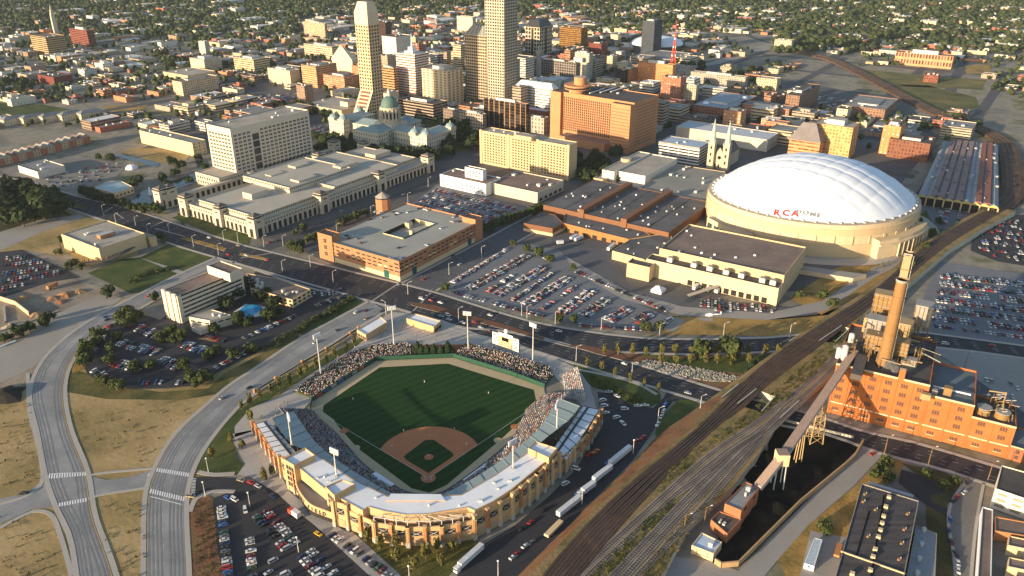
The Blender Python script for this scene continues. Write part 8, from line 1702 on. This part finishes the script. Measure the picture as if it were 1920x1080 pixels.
PRO = {'sedan': ([(-2.25, .35), (2.2, .35), (2.25, .65), (1.2, .88), (-1.55, .92), (-2.25, .85)], [(-1.7, .9), (1.05, .88), (.35, 1.38), (-1.05, 1.38)], 1.75), 'van': ([(-2.4, .35), (2.4, .35), (2.4, .8), (1.7, 1.05), (-2.4, 1.05)], [(-2.38, 1.04), (1.65, 1.04), (.95, 1.8), (-2.3, 1.8)], 1.9), 'pickup': ([(-2.6, .45), (2.5, .45), (2.5, .95), (-2.6, 1.0)], [(-.6, .98), (1.4, .95), (.9, 1.65), (-.5, 1.65)], 1.9)}
def car_geo(kind, m_body, m_glass, mb, g_, c=None, X=None):
    body, cab, w = PRO[kind]; T = X or (lambda x, y, z: (x, y, z)); h = w/2
    def ext(prof, hw, hw2, mm, top, cc):
        n = len(prof); zt_ = max(z for _, z in prof); f = lambda z, s: s*(hw2 if z > zt_-.05 else hw)
        for i in range(n):
            (x0, z0), (x1, z1) = prof[i], prof[(i+1) % n]; up = (z0 > zt_-.05 and z1 > zt_-.05); mb_ = top[0] if up else mm[0]; mb_.face([T(x0, f(z0, 1), z0), T(x1, f(z1, 1), z1), T(x1, f(z1, -1), z1), T(x0, f(z0, -1), z0)], top[1] if up else mm[1], None, top[2] if up else cc)
        mm[0].face([T(x, f(z, -1), z) for x, z in prof], mm[1], None, cc); mm[0].face([T(x, f(z, 1), z) for x, z in prof[::-1]], mm[1], None, cc)
    ext(body, h, h*.96, (mb, m_body), (mb, m_body, c), c)
    gcol = (.02, .024, .03) if c else None; ext(cab, h*.92, h*.72, (g_, m_glass), (mb, m_body, c), gcol)
CARM = {}
def car_mesh(kind, cn):
    if (kind, cn) not in CARM:
        mb, g_ = MB(), MB(); car_geo(kind, carpaint(cn), C_GLS, mb, g_)
        w = PRO[kind][2]/2; wh = MB()
        for x in (-1.4, 1.4):
            for s in (-1, 1): wh.beam((x, s*(w-.22), .33), (x, s*(w+.02), .33), .66, C_TYRE, n=8)
        for v in wh.f: pass
        n = len(mb.v); mb.v += wh.v; mb.f += [[i+n for i in f] for f in wh.f]; mb.m += [mb.mi(C_TYRE)]*len(wh.f); mb.uv += wh.uv; mb.c += wh.c
        CARM[kind, cn] = (mb.build('car', link=False).data, g_.build('cabin_glass', link=False).data)
    return CARM[kind, cn]
CARS = []
def put(x, y, a, where, cn=None, kind=None, z=.06): CARS.append((x, y, z, a, where, cn or rnd.choice(WCOL), kind or rnd.choice(['sedan']*6+['van']*2+['pickup'])))
def row(p, q, where, dbl=False, oc=.9, sp=2.75, dev=0, z=.06):
    a, b = Vector(gp(*p)), Vector(gp(*q)); d = (b-a).normalized(); n = Vector((-d.y, d.x)); L = (b-a).length; k = 0; an = math.atan2(n.y, n.x)+dev
    for i in range(int(L/sp)):
        for s in ((-1, 1) if dbl else (0,)):
            if rnd.random() < oc: c = a+d*(i+.5)*sp+n*s*2.65; put(c.x+rnd.uniform(-.12, .12), c.y+rnd.uniform(-.25, .25), an+rnd.choice([0, math.pi])+rnd.uniform(-.03, .03), where, z=z)
BL = 'in the big lot right of the garage'
for x0, y0, x1, y1, dbl, oc in [(844, 533, 957, 464, 0, .85), (877, 543, 992, 478, 1, .95), (913, 548, 964, 515, 0, .85), (930, 555, 1024, 500, 1, .85), (959, 565, 1038, 512, 0, .95), (985, 572, 1069, 519, 1, .95), (1016, 581, 1086, 533, 0, .7), (1050, 589, 1110, 545, 1, .95), (1093, 593, 1141, 560, 1, .95), (1139, 603, 1179, 578, 1, .95), (1189, 605, 1218, 588, 1, .9),
                               (844, 548, 1036, 598, 0, .9), (1084, 610, 1227, 620, 0, .95), (1079, 509, 1256, 586, 0, .93), (992, 466, 1038, 493, 0, .7), (1237, 612, 1262, 596, 0, .9)]: row((x0, y0), (x1, y1), BL, dbl, oc)
SL = 'in the ballpark car park'
for x0, y0, x1, y1, dbl, oc in [(488, 962, 550, 1030, 1, .95), (571, 1037, 645, 1112, 1, .9), (415, 950, 431, 1110, 0, .93), (620, 1003, 765, 1104, 0, .92), (468, 1010, 476, 1100, 0, .85), (500, 1055, 540, 1100, 1, .8)]: row((x0, y0), (x1, y1), SL, dbl, oc)
HL = 'in the hotel car park'
for x0, y0, x1, y1, dbl, oc in [(198, 615, 230, 602, 0, .9), (197, 622, 172, 672, 0, .9), (174, 696, 214, 712, 0, .9), (250, 718, 352, 719, 0, .75), (252, 612, 306, 634, 1, .9), (226, 642, 300, 664, 1, .9), (214, 680, 270, 694, 1, .85), (343, 645, 410, 668, 1, .9), (300, 674, 342, 692, 1, .9), (385, 631, 425, 642, 0, .95), (402, 692, 480, 652, 0, .8), (455, 636, 560, 590, 0, .8), (590, 574, 655, 553, 0, .8), (560, 556, 640, 546, 1, .8)]: row((x0, y0), (x1, y1), HL, dbl, oc)
def fill(Pl, ang, where, oc=.85, pitch=17.0, z=.06):
    W = ccw(pts(Pl)); d = Vector((math.cos(math.radians(ang)), math.sin(math.radians(ang)))); n = Vector((-d.y, d.x)); us = [Vector(p).dot(d) for p in W]; vs2 = [Vector(p).dot(n) for p in W]; v = min(vs2)+5
    while v < max(vs2)-3:
        u = min(us)+3; gap = 0
        while u < max(us)-2:
            u += 2.75
            if rnd.random() < .012: u += 8
            for s in (-2.6, 2.6):
                c = d*u+n*(v+s)
                if rnd.random() < oc and inside(W, c.x, c.y): put(c.x, c.y, math.atan2(n.y, n.x)+rnd.choice([0, math.pi]), where, z=z)
        v += pitch
RLt = 'in the wide lot beyond the power plant'
fill([(1738, 610), (1752, 560), (1768, 505), (1920, 530), (1985, 545), (1985, 650), (1820, 622)], -17, RLt, .9); fill([(1832, 478), (1838, 428), (1872, 412), (1960, 406), (1960, 495)], -17, 'in the dark lot behind the power plant chimneys', .45)
fill([(772, 386), (822, 350), (900, 370), (992, 396), (955, 425), (900, 420)], -34.5, 'in the lot by the bright white building', .85)
fill([(0, 485), (38, 474), (100, 502), (130, 518), (60, 530), (0, 548)], 25, 'in the lot at the left edge by the museum', .8); fill([(580, 240), (640, 230), (660, 255), (635, 280), (595, 264)], 55.5, 'in the lot left of the statehouse', .7)
fill([(1742, 388), (1788, 380), (1818, 396), (1796, 420), (1762, 424)], 60, 'in the lot under the train shed front', .55); fill([(1300, 566), (1330, 560), (1460, 576), (1455, 586), (1330, 582)], -12, 'in the yard below the exhibition hall', .75, 12)
fill([(560, 175), (480, 178), (450, 190), (545, 192)], 55.5, 'in the car park left of the tapering tower', .3); fill([(60, 330), (150, 320), (200, 300), (230, 310), (190, 340), (120, 352)], 10, 'in the pale lot by the canal', .25); fill([(1790, 690), (1850, 690), (1930, 730), (1925, 760)], -17, 'in the yard right of the power plant', .3)
fill([(1700, 890), (1765, 908), (1762, 920), (1700, 905)], -29, 'in the small lot behind the dark factory', .6, 14); fill([(905, 1088), (958, 1058), (975, 1066), (930, 1100)], 48, 'beside the ballpark service drive', .8, 12); fill([(1440, 90), (1480, 98), (1560, 92), (1500, 80)], 40, 'in the far lot by the highway', .4)
fill([(1300, 140), (1360, 132), (1400, 128), (1340, 148)], 40, 'in the far lot beyond the mall', .4); fill([(1500, 190), (1640, 215), (1620, 195), (1540, 178)], 50, 'in the lot by the rail curve', .35); fill([(780, 230), (820, 240), (800, 255)], 55, 'near the statehouse', .5)
def onroad(L, where):
    for e in L:
        x, y = gp(e[0], e[1]); b = gp(e[0]+e[2], e[1]+e[3]); put(x, y, math.atan2(b[1]-y, b[0]-x), where, e[4], e[5] if len(e) > 5 else 'sedan', .1)
onroad([(417, 747, 10, -7, 'silver'), (468, 728, 10, -7, 'black'), (591, 643, 10, -7, 'white'), (668, 586, 10, -7, 'white', 'van'), (686, 583, 10, -7, 'maroon'), (687, 598, 10, -7, 'tan'), (717, 584, 10, -7, 'black'), (632, 668-48, 10, -7, 'grey')], 'on the curving road left of the ballpark')
onroad([(791, 561, 10, 3, 'white', 'van'), (808, 564, 10, 3, 'red'), (826, 568, 10, 3, 'white'), (802, 556, 10, 3, 'maroon'), (919, 592, 10, 3, 'white'), (840, 592, 10, 3, 'white', 'van'), (828, 594, 10, 3, 'silver'), (842, 600, 10, 3, 'white'), (868, 606, 10, 3, 'white'), (890, 606, 10, 3, 'red'), (902, 615, 10, 3, 'silver'), (918, 622, 10, 3, 'maroon'), (1048, 622, 10, 2, 'white'), (1170, 683, 10, 3, 'white'), (1320, 648, 10, 0, 'white'),
        (392, 446, 10, 4, 'white'), (447, 461, 10, 4, 'tan'), (462, 479, 10, 4, 'white'), (428, 478, 10, 4, 'red'), (500, 488, 10, 4, 'red'), (1772, 645, 10, 1, 'white', 'van'), (1860, 648, 10, 1, 'red'), (1290, 738, 10, 3, 'silver')], 'on the dark road')
onroad([(197, 595, 10, -6, 'blue'), (201, 600, 10, -6, 'black'), (278, 555, 10, -6, 'red', 'pickup'), (255, 583, 10, -6, 'white'), (46, 926, 10, -1, 'black')], 'on the road at the left')
onroad([(452, 902, 10, 3, 'tan'), (470, 906, 10, 4, 'red'), (484, 913, 8, 4, 'silver'), (500, 922, 8, 6, 'black'), (512, 932, 8, 6, 'dark blue'), (597, 1003, 10, 6, 'yellow'), (460, 958, 2, 10, 'white', 'van'), (427, 975-40, 10, 6, 'blue'), (440, 938, 10, 6, 'white', 'van'), (358, 932, 8, 1, 'tan', 'van')], 'on the drive before the ballpark entrance')
onroad([(850, 520-40, 10, -6, 'black'), (862, 496, 10, -6, 'white'), (795, 524, 10, -6, 'red'), (756, 365, 10, -4, 'white'), (640, 396, 10, -5, 'silver'), (600, 418, 10, -5, 'grey'), (505, 455, 10, -5, 'red'), (520, 452, 10, -5, 'black'), (905, 470, 10, -6, 'dark blue')], 'on the cross street beside the brick garage')
onroad([(1245, 772, 6, -8, 'white', 'van'), (1240, 782, 5, -8, 'white'), (1233, 797, 5, -8, 'white', 'pickup'), (1248, 760, 5, -7, 'blue', 'van'), (1196, 762, 10, 0, 'white'), (1210, 761, 10, 0, 'white'), (1157, 744, 10, 4, 'white'), (1142, 736, 10, 0, 'silver'), (1171, 768, 10, 0, 'white', 'van'), (1130, 752, 10, -2, 'white', 'van'), (1133, 762, 10, -1, 'white', 'van'), (1136, 775, 10, -1, 'white'), (1156, 784, 10, -3, 'white', 'van'), (1168, 795, 7, 7, 'white', 'pickup'), (1205, 822, 10, -8, 'red', 'pickup'), (1192, 828, 10, -8, 'red'), (1140, 868, 10, -9, 'blue', 'pickup'),
        (1085, 925, 10, -9, 'blue', 'pickup'), (1080, 880, 8, 3, 'white', 'van'), (1060, 908, 10, -5, 'white', 'van'), (1078, 879, 9, -2, 'white'), (1020, 958, 10, -8, 'black'), (996, 980, 10, -8, 'red'), (978, 994, 10, -8, 'black'), (1117, 848, 9, -5, 'orange', 'pickup'), (1105, 854, 9, -5, 'red', 'pickup'), (985, 1025, 10, -8, 'white'), (997, 1018, 10, -8, 'grey'), (968, 1040, 10, -8, 'red'), (962, 1046, 10, -8, 'white')], 'beside the ballpark service drive')
onroad([(1636, 852, 6, -3, 'red'), (1808, 925, 8, -6, 'white'), (1795, 932, 8, -6, 'red'), (1787, 940, 8, -6, 'black'), (1781, 975, 0, -10, 'blue'), (1778, 995, 0, -10, 'dark blue'), (1783, 1018, 3, 9, 'maroon'), (1792, 1040, 4, 9, 'black'), (1796, 1058, 1, 9, 'white'), (1796, 1072, 1, 9, 'white'), (1812, 905, 0, -8, 'black')], 'along the side street by the factory')
DZ = 16.97
for L in ([(650, 442), (655, 447), (662, 444), (668, 448), (645, 446), (672, 443)], [(705, 397), (716, 400), (742, 403), (746, 400), (735, 398)], [(675, 456), (640, 418), (694, 412), (828, 428), (852, 407), (862, 416), (848, 416), (855, 405), (800, 460), (748, 465), (756, 484), (732, 486), (718, 408), (766, 398), (790, 391), (797, 393), (785, 392), (803, 394)]):
    for p in L: x, y = gp(p[0], p[1], DZ); put(x, y, GA+rnd.choice([0, math.pi/2]), 'on the roof deck of the brick garage', z=DZ+.02)
CARS = [c for c in CARS if True]; CARS.sort(key=lambda c: c[0]**2+c[1]**2); far = MB(); v = vcol(.35, .5)
for k, (x, y, z, a, where, cn, kind) in enumerate(CARS):
    if k < 300:
        me, gm = car_mesh(kind, cn); o = bpy.data.objects.new('pickup_truck' if kind == 'pickup' else 'van' if kind == 'van' else 'parked_car', me); col.objects.link(o); o.location = (x, y, z); o.rotation_euler = (0, 0, a)
        g_ = bpy.data.objects.new('cabin_glass', gm); col.objects.link(g_); g_.parent = o; kn = {'sedan': 'car', 'van': 'van', 'pickup': 'pickup truck'}[kind]; tag(o, None, kn, 'cars and vans parked or driving'); auto(o, f'{cn} {kn} {where}', x, y)
    else:
        ca, sa = math.cos(a), math.sin(a); car_geo(kind, v, v, far, far, CC_[cn], lambda X, Y, Z: (x+ca*X-sa*Y, y+sa*X+ca*Y, z+Z-.2))
tag(far.build('distant_cars'), 'hundreds of parked cars filling the farther lots in rows', 'cars', kind='stuff')
# trucks, trailers, helicopter
C_TRL = mat((.58, .60, .62), rough=.5, s1=.3, a1=.12)
def trailer(p, q, label, w=2.6, h=3.9, cab=None, name='box_trailer', m=None, z=.06):
    a, b = Vector(gp(*p)), Vector(gp(*q)); L = (b-a).length; an = math.atan2((b-a).y, (b-a).x); c = (a+b)/2; t = thing(name, label, 'truck' if cab else 'trailer', (c.x, c.y, z), 0, 'trucks and trailers'); t['_o'] = (c.x, c.y, z); o = t['_o']
    MB().rect(c.x, c.y, z+1.1, L, w, h-1.1, an, m).build('box', t, o); d = (b-a).normalized(); n = Vector((-d.y, d.x))
    m2 = MB(); m2.rect(c.x, c.y, z+.75, L*.95, w*.6, .35, an, C_DKMET); ch_ = m2.build('chassis', t, o)
    for f in (-.38, -.3, .36):
        for s in (-1, 1): q_ = c+d*L*f+n*s*(w/2-.2); MB().beam((q_.x-n.x*.15, q_.y-n.y*.15, z+.5), (q_.x+n.x*.15, q_.y+n.y*.15, z+.5), 1.0, C_TYRE, n=10).build('wheel', ch_, o)
    if cab: q_ = a-d*1.9; m2 = MB(); m2.rect(q_.x, q_.y, z+.5, 2.6, 2.4, 2.6, an, mat(cab, s1=.5)); cb_ = m2.build('cab', t, o); MB().rect(q_.x-d.x*.9, q_.y-d.y*.9, z+1.9, 1.0, 2.2, .9, an, C_GLS).build('windscreen', cb_, o)
for p, q, l, cb in [((1143, 876), (1181, 845), 'longest white box trailer at the upper end of the service drive', None), ((1113, 906), (1145, 881), 'pale trailer second from the upper end of the service drive', None), ((1092, 928), (1114, 912), 'short white box truck between the trailers on the service drive', (.6, .6, .6)), ((1046, 971), (1088, 938), 'white trailer at the lower end of the service drive', None),
                   ((862, 1068), (904, 1030), 'white semi truck with dark roof panel at the bottom of the ballpark', (.7, .7, .7)), ((551, 966), (562, 974), 'white box truck on the drive before the ballpark entrance', (.5, .06, .04)), ((1070, 452), (1082, 446), 'left white trailer at the convention hall docks', None), ((1078, 454), (1092, 448), 'right white trailer at the convention hall docks', None),
                   ((1140, 472), (1152, 462), 'white trailer by the bronze loading block end', None), ((1044, 459), (1056, 458), 'white coach in the yard below the convention hall', None), ((1300, 546), (1312, 536), 'first white trailer backed to the exhibition hall dock', None), ((1325, 549), (1337, 539), 'second white trailer backed to the exhibition hall dock', None), ((1342, 552), (1352, 543), 'third white trailer backed to the exhibition hall dock', None), ((1409, 562), (1418, 550), 'white trailer at the right end of the exhibition hall dock', None),
                   ((1567, 1048), (1573, 1026), 'red tank trailer beside the white site trailer', None), ((90, 545), (108, 536), 'red and white trailer in the dirt yard at left', None), ((1024, 1010), (1052, 982), 'open tan container with grey units on the service drive', None)]:
    trailer(p, q, l, cab=cb, m=C_BRK if 'red' in l else C_CREAM if 'tan' in l else C_TRL, h=2.4 if 'tan' in l else 3.9)
x, y = gp(1332, 594); t = thing('helicopter', 'white helicopter standing on the concrete pad by the parking lot', 'helicopter', (x, y, 0)); t['_o'] = (x, y, 0); m = MB(); n = 12
struct(MB().sheet(ccw(pts([(1312, 596), (1338, 597), (1335, 603), (1310, 601)])), .1, C_CONC).build('helipad')); struct(MB().sheet(ccw(pts([(1266, 595), (1285, 601), (1262, 624), (1244, 616)])), .1, C_CONC).build('concrete_pad'))
for (x0, r0, z0), (x1, r1, z1) in zip([(-4, .2, 1.3), (-3.2, .9, 1.4), (-1.5, 1.35, 1.7), (.8, 1.3, 1.8), (2.4, .6, 2.0), (7.5, .22, 2.3)], [(-3.2, .9, 1.4), (-1.5, 1.35, 1.7), (.8, 1.3, 1.8), (2.4, .6, 2.0), (7.5, .22, 2.3), (8, .05, 2.3)]):
    for i in range(n): A0, A1 = 6.283*i/n, 6.283*(i+1)/n; m.face([(x+X, y+R*math.cos(q), Z+R*math.sin(q)) for X, R, Z, q in ((x0, r0, z0, A0), (x1, r1, z1, A0), (x1, r1, z1, A1), (x0, r0, z0, A1))], C_SWHT)
m.build('fuselage', t, t['_o']); m = MB(); m.rect(x+7.4, y, 2.2, 1, .2, 2.2, 0, C_SWHT); m.build('tail_fin', t, t['_o'])
m = MB(); m.cyl(x-.3, y, 3, 3.6, .3, .2, C_GREYM, 8)
for k in range(4): q = k*1.571+.5; m.beam((x-.3, y, 3.6), (x-.3+6.5*math.cos(q), y+6.5*math.sin(q), 3.55), .35, C_GREYM, .06)
m.build('rotor', t, t['_o'])
for s in (-1, 1): m = MB(); m.beam((x-2.5, y+s*1.2, .15), (x+2, y+s*1.2, .15), .15, C_GREYM); m.beam((x-1.2, y+s*1.2, .1), (x-1.2, y+s*.6, 1), .12, C_GREYM); m.beam((x+1, y+s*1.2, .1), (x+1, y+s*.6, 1), .12, C_GREYM); m.build('skid', t, t['_o'])
# street lamps and poles
def lamp(px_, py_, h, dx, where, m=None, ball=False):
    x, y = gp(px_, py_); t = thing('street_lamp', 'x', 'lamp', (x, y, 0), 0, 'street lamps'); t['_o'] = (x, y, 0); o = t['_o']; m = m or C_AC
    MB().cyl(x, y, 0, h, .22, .13, m, 8).build('pole', t, o); b = MB()
    if ball: b.dome(x, y, h, .5, .5, C_SWHT, 8, 3); b.cyl(x, y, h-.4, h, .25, .5, C_SWHT, 8); b.build('lamp_head', t, o)
    else: b.beam((x, y, h), (x+dx*2.4, y+.6, h+.9), .14, m); b.build('arm', t, o); MB().rect(x+dx*2.8, y+.7, h+.75, 1.1, .45, .25, .2, C_SWHT).build('lamp_head', t, o)
    auto(t, where, x, y)
for L, w, h, bl in [([(978, 592, -1), (1080, 677, 1), (1184, 710, 1), (1312, 772, 1), (860, 603, 1), (724, 590, -1), (1233, 795, 0)], 'grey street lamp along the walk around the ballpark', 11, False), ([(988, 597, 0), (1041, 608, 0), (1127, 618, 0), (1236, 632, 0), (1356, 630, 0), (1480, 632, 0), (765, 552, 1), (745, 530, 1)], 'pale pole along the upper side of the dark road', 10, False),
                 ([(469, 950, 0), (560, 1035, 0), (768, 1090, 0), (934, 1080, 0), (1187, 850, 0), (1091, 945, 0), (391, 885, 0), (385, 930, 0)], 'white globe lamp round the ballpark car park', 9, True), ([(582, 500, 1), (632, 440, 1), (531, 462, 1), (495, 463, 1), (842, 515, 1), (903, 483, 1), (696, 405, 1), (765, 380, 1), (803, 350, 1)], 'street lamp beside the government centre and garage', 10, False),
                 ([(194, 403, 0), (218, 420, 0), (255, 425, 0), (278, 440, 0), (318, 438, 0), (363, 462, 0), (410, 478, 0), (420, 452, 0), (447, 455, 0), (530, 510, 0), (625, 530, 0), (470, 545, 0)], 'signal pole at the crossing left of the government centre', 10, False), ([(1658, 850, 0), (1740, 872, 0), (1852, 900, 0), (1320, 985, 0), (1282, 1000, 0), (1808, 690, 0)], 'rusty lamp post by the power plant road', 11, False)]:
    for px_, py_, dx in L: lamp(px_, py_, h, dx or 1, w, C_MACH if 'rusty' in w else None, bl)

# works yard at the left edge
def wall_run(Pl, h, w, lab, m=C_CREAM):
    W = pts(Pl); mb = MB(); ribbon(mb, W, -w/2, w/2, h, m, 0); tag(mb.build('retaining_wall', origin=(*W[0], 0)), lab, 'wall')
wall_run([(-20, 556), (30, 572), (56, 592)], 3.5, .8, 'long sunlit concrete wall along the pit at the left edge'); wall_run([(-20, 628), (50, 606), (110, 584)], .9, .9, 'low pale barrier beside the dirt track at left', C_WALK); wall_run([(8, 575), (11, 605)], 1.2, 1.2, 'short pale concrete beam in the pit at left', C_WALK)
wall_run([(0, 652), (14, 646), (30, 640)], .9, .8, 'row of white barriers by the dirt track at left', C_SWHT)
for k, (px_, py_, s_, c_) in enumerate([(100, 560, 6, (.26, .14, .08)), (125, 553, 8, (.30, .15, .07)), (148, 548, 6, (.34, .2, .1)), (70, 590, 7, (.3, .19, .11)), (45, 560, 8, (.30, .18, .1)), (20, 612, 6, (.36, .28, .2)), (115, 566, 5, (.27, .12, .07)), (8, 742, 14, (.02, .018, .015))]):
    x, y = gp(px_, py_); mb = MB(); q = random.Random(k); n = 14; m_e = mat(c_, s1=.3, a1=.3, s2=2); R = [s_*q.uniform(.6, 1.2) for _ in range(n)]
    for i in range(n):
        j = (i+1) % n; a, b = 6.283*i/n, 6.283*j/n; P = [(x+R[i]*math.cos(a), y+R[i]*math.sin(a), 0), (x+R[j]*math.cos(b), y+R[j]*math.sin(b), 0), (x+R[j]*.45*math.cos(b), y+R[j]*.45*math.sin(b), s_*.22), (x+R[i]*.45*math.cos(a), y+R[i]*.45*math.sin(a), s_*.22)]
        mb.face(P, m_e); mb.face([P[3], P[2], (x, y, s_*.3)], m_e)
    o = mb.build('dirt_mound', origin=(x, y, 0)); tag(o, None, 'mound', 'mounds in the works yard'); auto(o, 'rough mound of dirt and rubble in the works yard at left' if k < 7 else 'black heap at the very left edge of the dry field', x, y)
# ---------------------------------------------------------------- camera, light, sky
sc = bpy.context.scene
cam = bpy.data.cameras.new('Camera'); co = bpy.data.objects.new('Camera', cam); col.objects.link(co); sc.camera = co
cam.sensor_width = 36; cam.lens = FL/1920*36; cam.clip_start = 1; cam.clip_end = 30000
co.location = (0, 0, CH); co.rotation_euler = (math.pi/2-PITCH, 0, 0)
w = bpy.data.worlds.new('World'); sc.world = w; w.use_nodes = True; nt = w.node_tree
sky = nt.nodes.new('ShaderNodeTexSky'); sky.sky_type = 'NISHITA'; sky.sun_disc = False
SUN_EL, SUN_AZ = math.radians(9.8), math.radians(217)      # direction angle the sun stands at, from +X
sky.sun_elevation = SUN_EL; sky.sun_rotation = math.pi/2-SUN_AZ; sky.dust_density = 1.2; sky.ozone_density = 1.5
bg = nt.nodes['Background']; bg.inputs['Strength'].default_value = SKY_STR; nt.links.new(sky.outputs[0], bg.inputs['Color'])
sun = bpy.data.lights.new('sun', 'SUN'); sun.energy = SUN_STR; sun.angle = math.radians(.5); sun.color = (1, .77, .51)
so = bpy.data.objects.new('sun', sun); col.objects.link(so)
d = Vector((-math.cos(SUN_EL)*math.cos(SUN_AZ), -math.cos(SUN_EL)*math.sin(SUN_AZ), -math.sin(SUN_EL)))
so.rotation_euler = d.to_track_quat('-Z', 'Y').to_euler(); so.location = (-200, -200, 600)
vs = sc.view_settings; vs.view_transform = 'Standard'; vs.look = 'None'; vs.gamma = 1; vs.use_curve_mapping = False; vs.exposure = EXPO
sc.cycles.max_bounces = 4; sc.cycles.diffuse_bounces = 2; sc.cycles.volume_bounces = 0
struct(MARK.build('road_markings'))
finish_labels()

hz_ = MB(); hz_.prism([(-9200, -800), (9200, -800), (9200, 16200), (-9200, 16200)], -1.3, 330, mat((.5, .5, .5))); ho = hz_.build('haze'); ho.data.materials.clear()
hm_ = bpy.data.materials.new('haze'); hm_.use_nodes = True; hn = hm_.node_tree; hn.nodes.remove(hn.nodes['Principled BSDF']); pv_ = hn.nodes.new('ShaderNodeVolumePrincipled'); pv_.inputs['Color'].default_value = (.74, .86, .95, 1); pv_.inputs['Density'].default_value = HAZE; pv_.inputs['Anisotropy'].default_value = .1
hn.links.new(pv_.outputs[0], hn.nodes['Material Output'].inputs['Volume']); ho.data.materials.append(hm_); tag(ho, 'thin pale evening haze over the city', 'haze', kind='stuff')
bmh = bmesh.new(); bmh.from_mesh(ho.data); bmesh.ops.remove_doubles(bmh, verts=bmh.verts, dist=.01); bmesh.ops.holes_fill(bmh, edges=bmh.edges); bmesh.ops.recalc_face_normals(bmh, faces=bmh.faces); bmh.to_mesh(ho.data); bmh.free()
sc.cycles.volume_bounces = 0
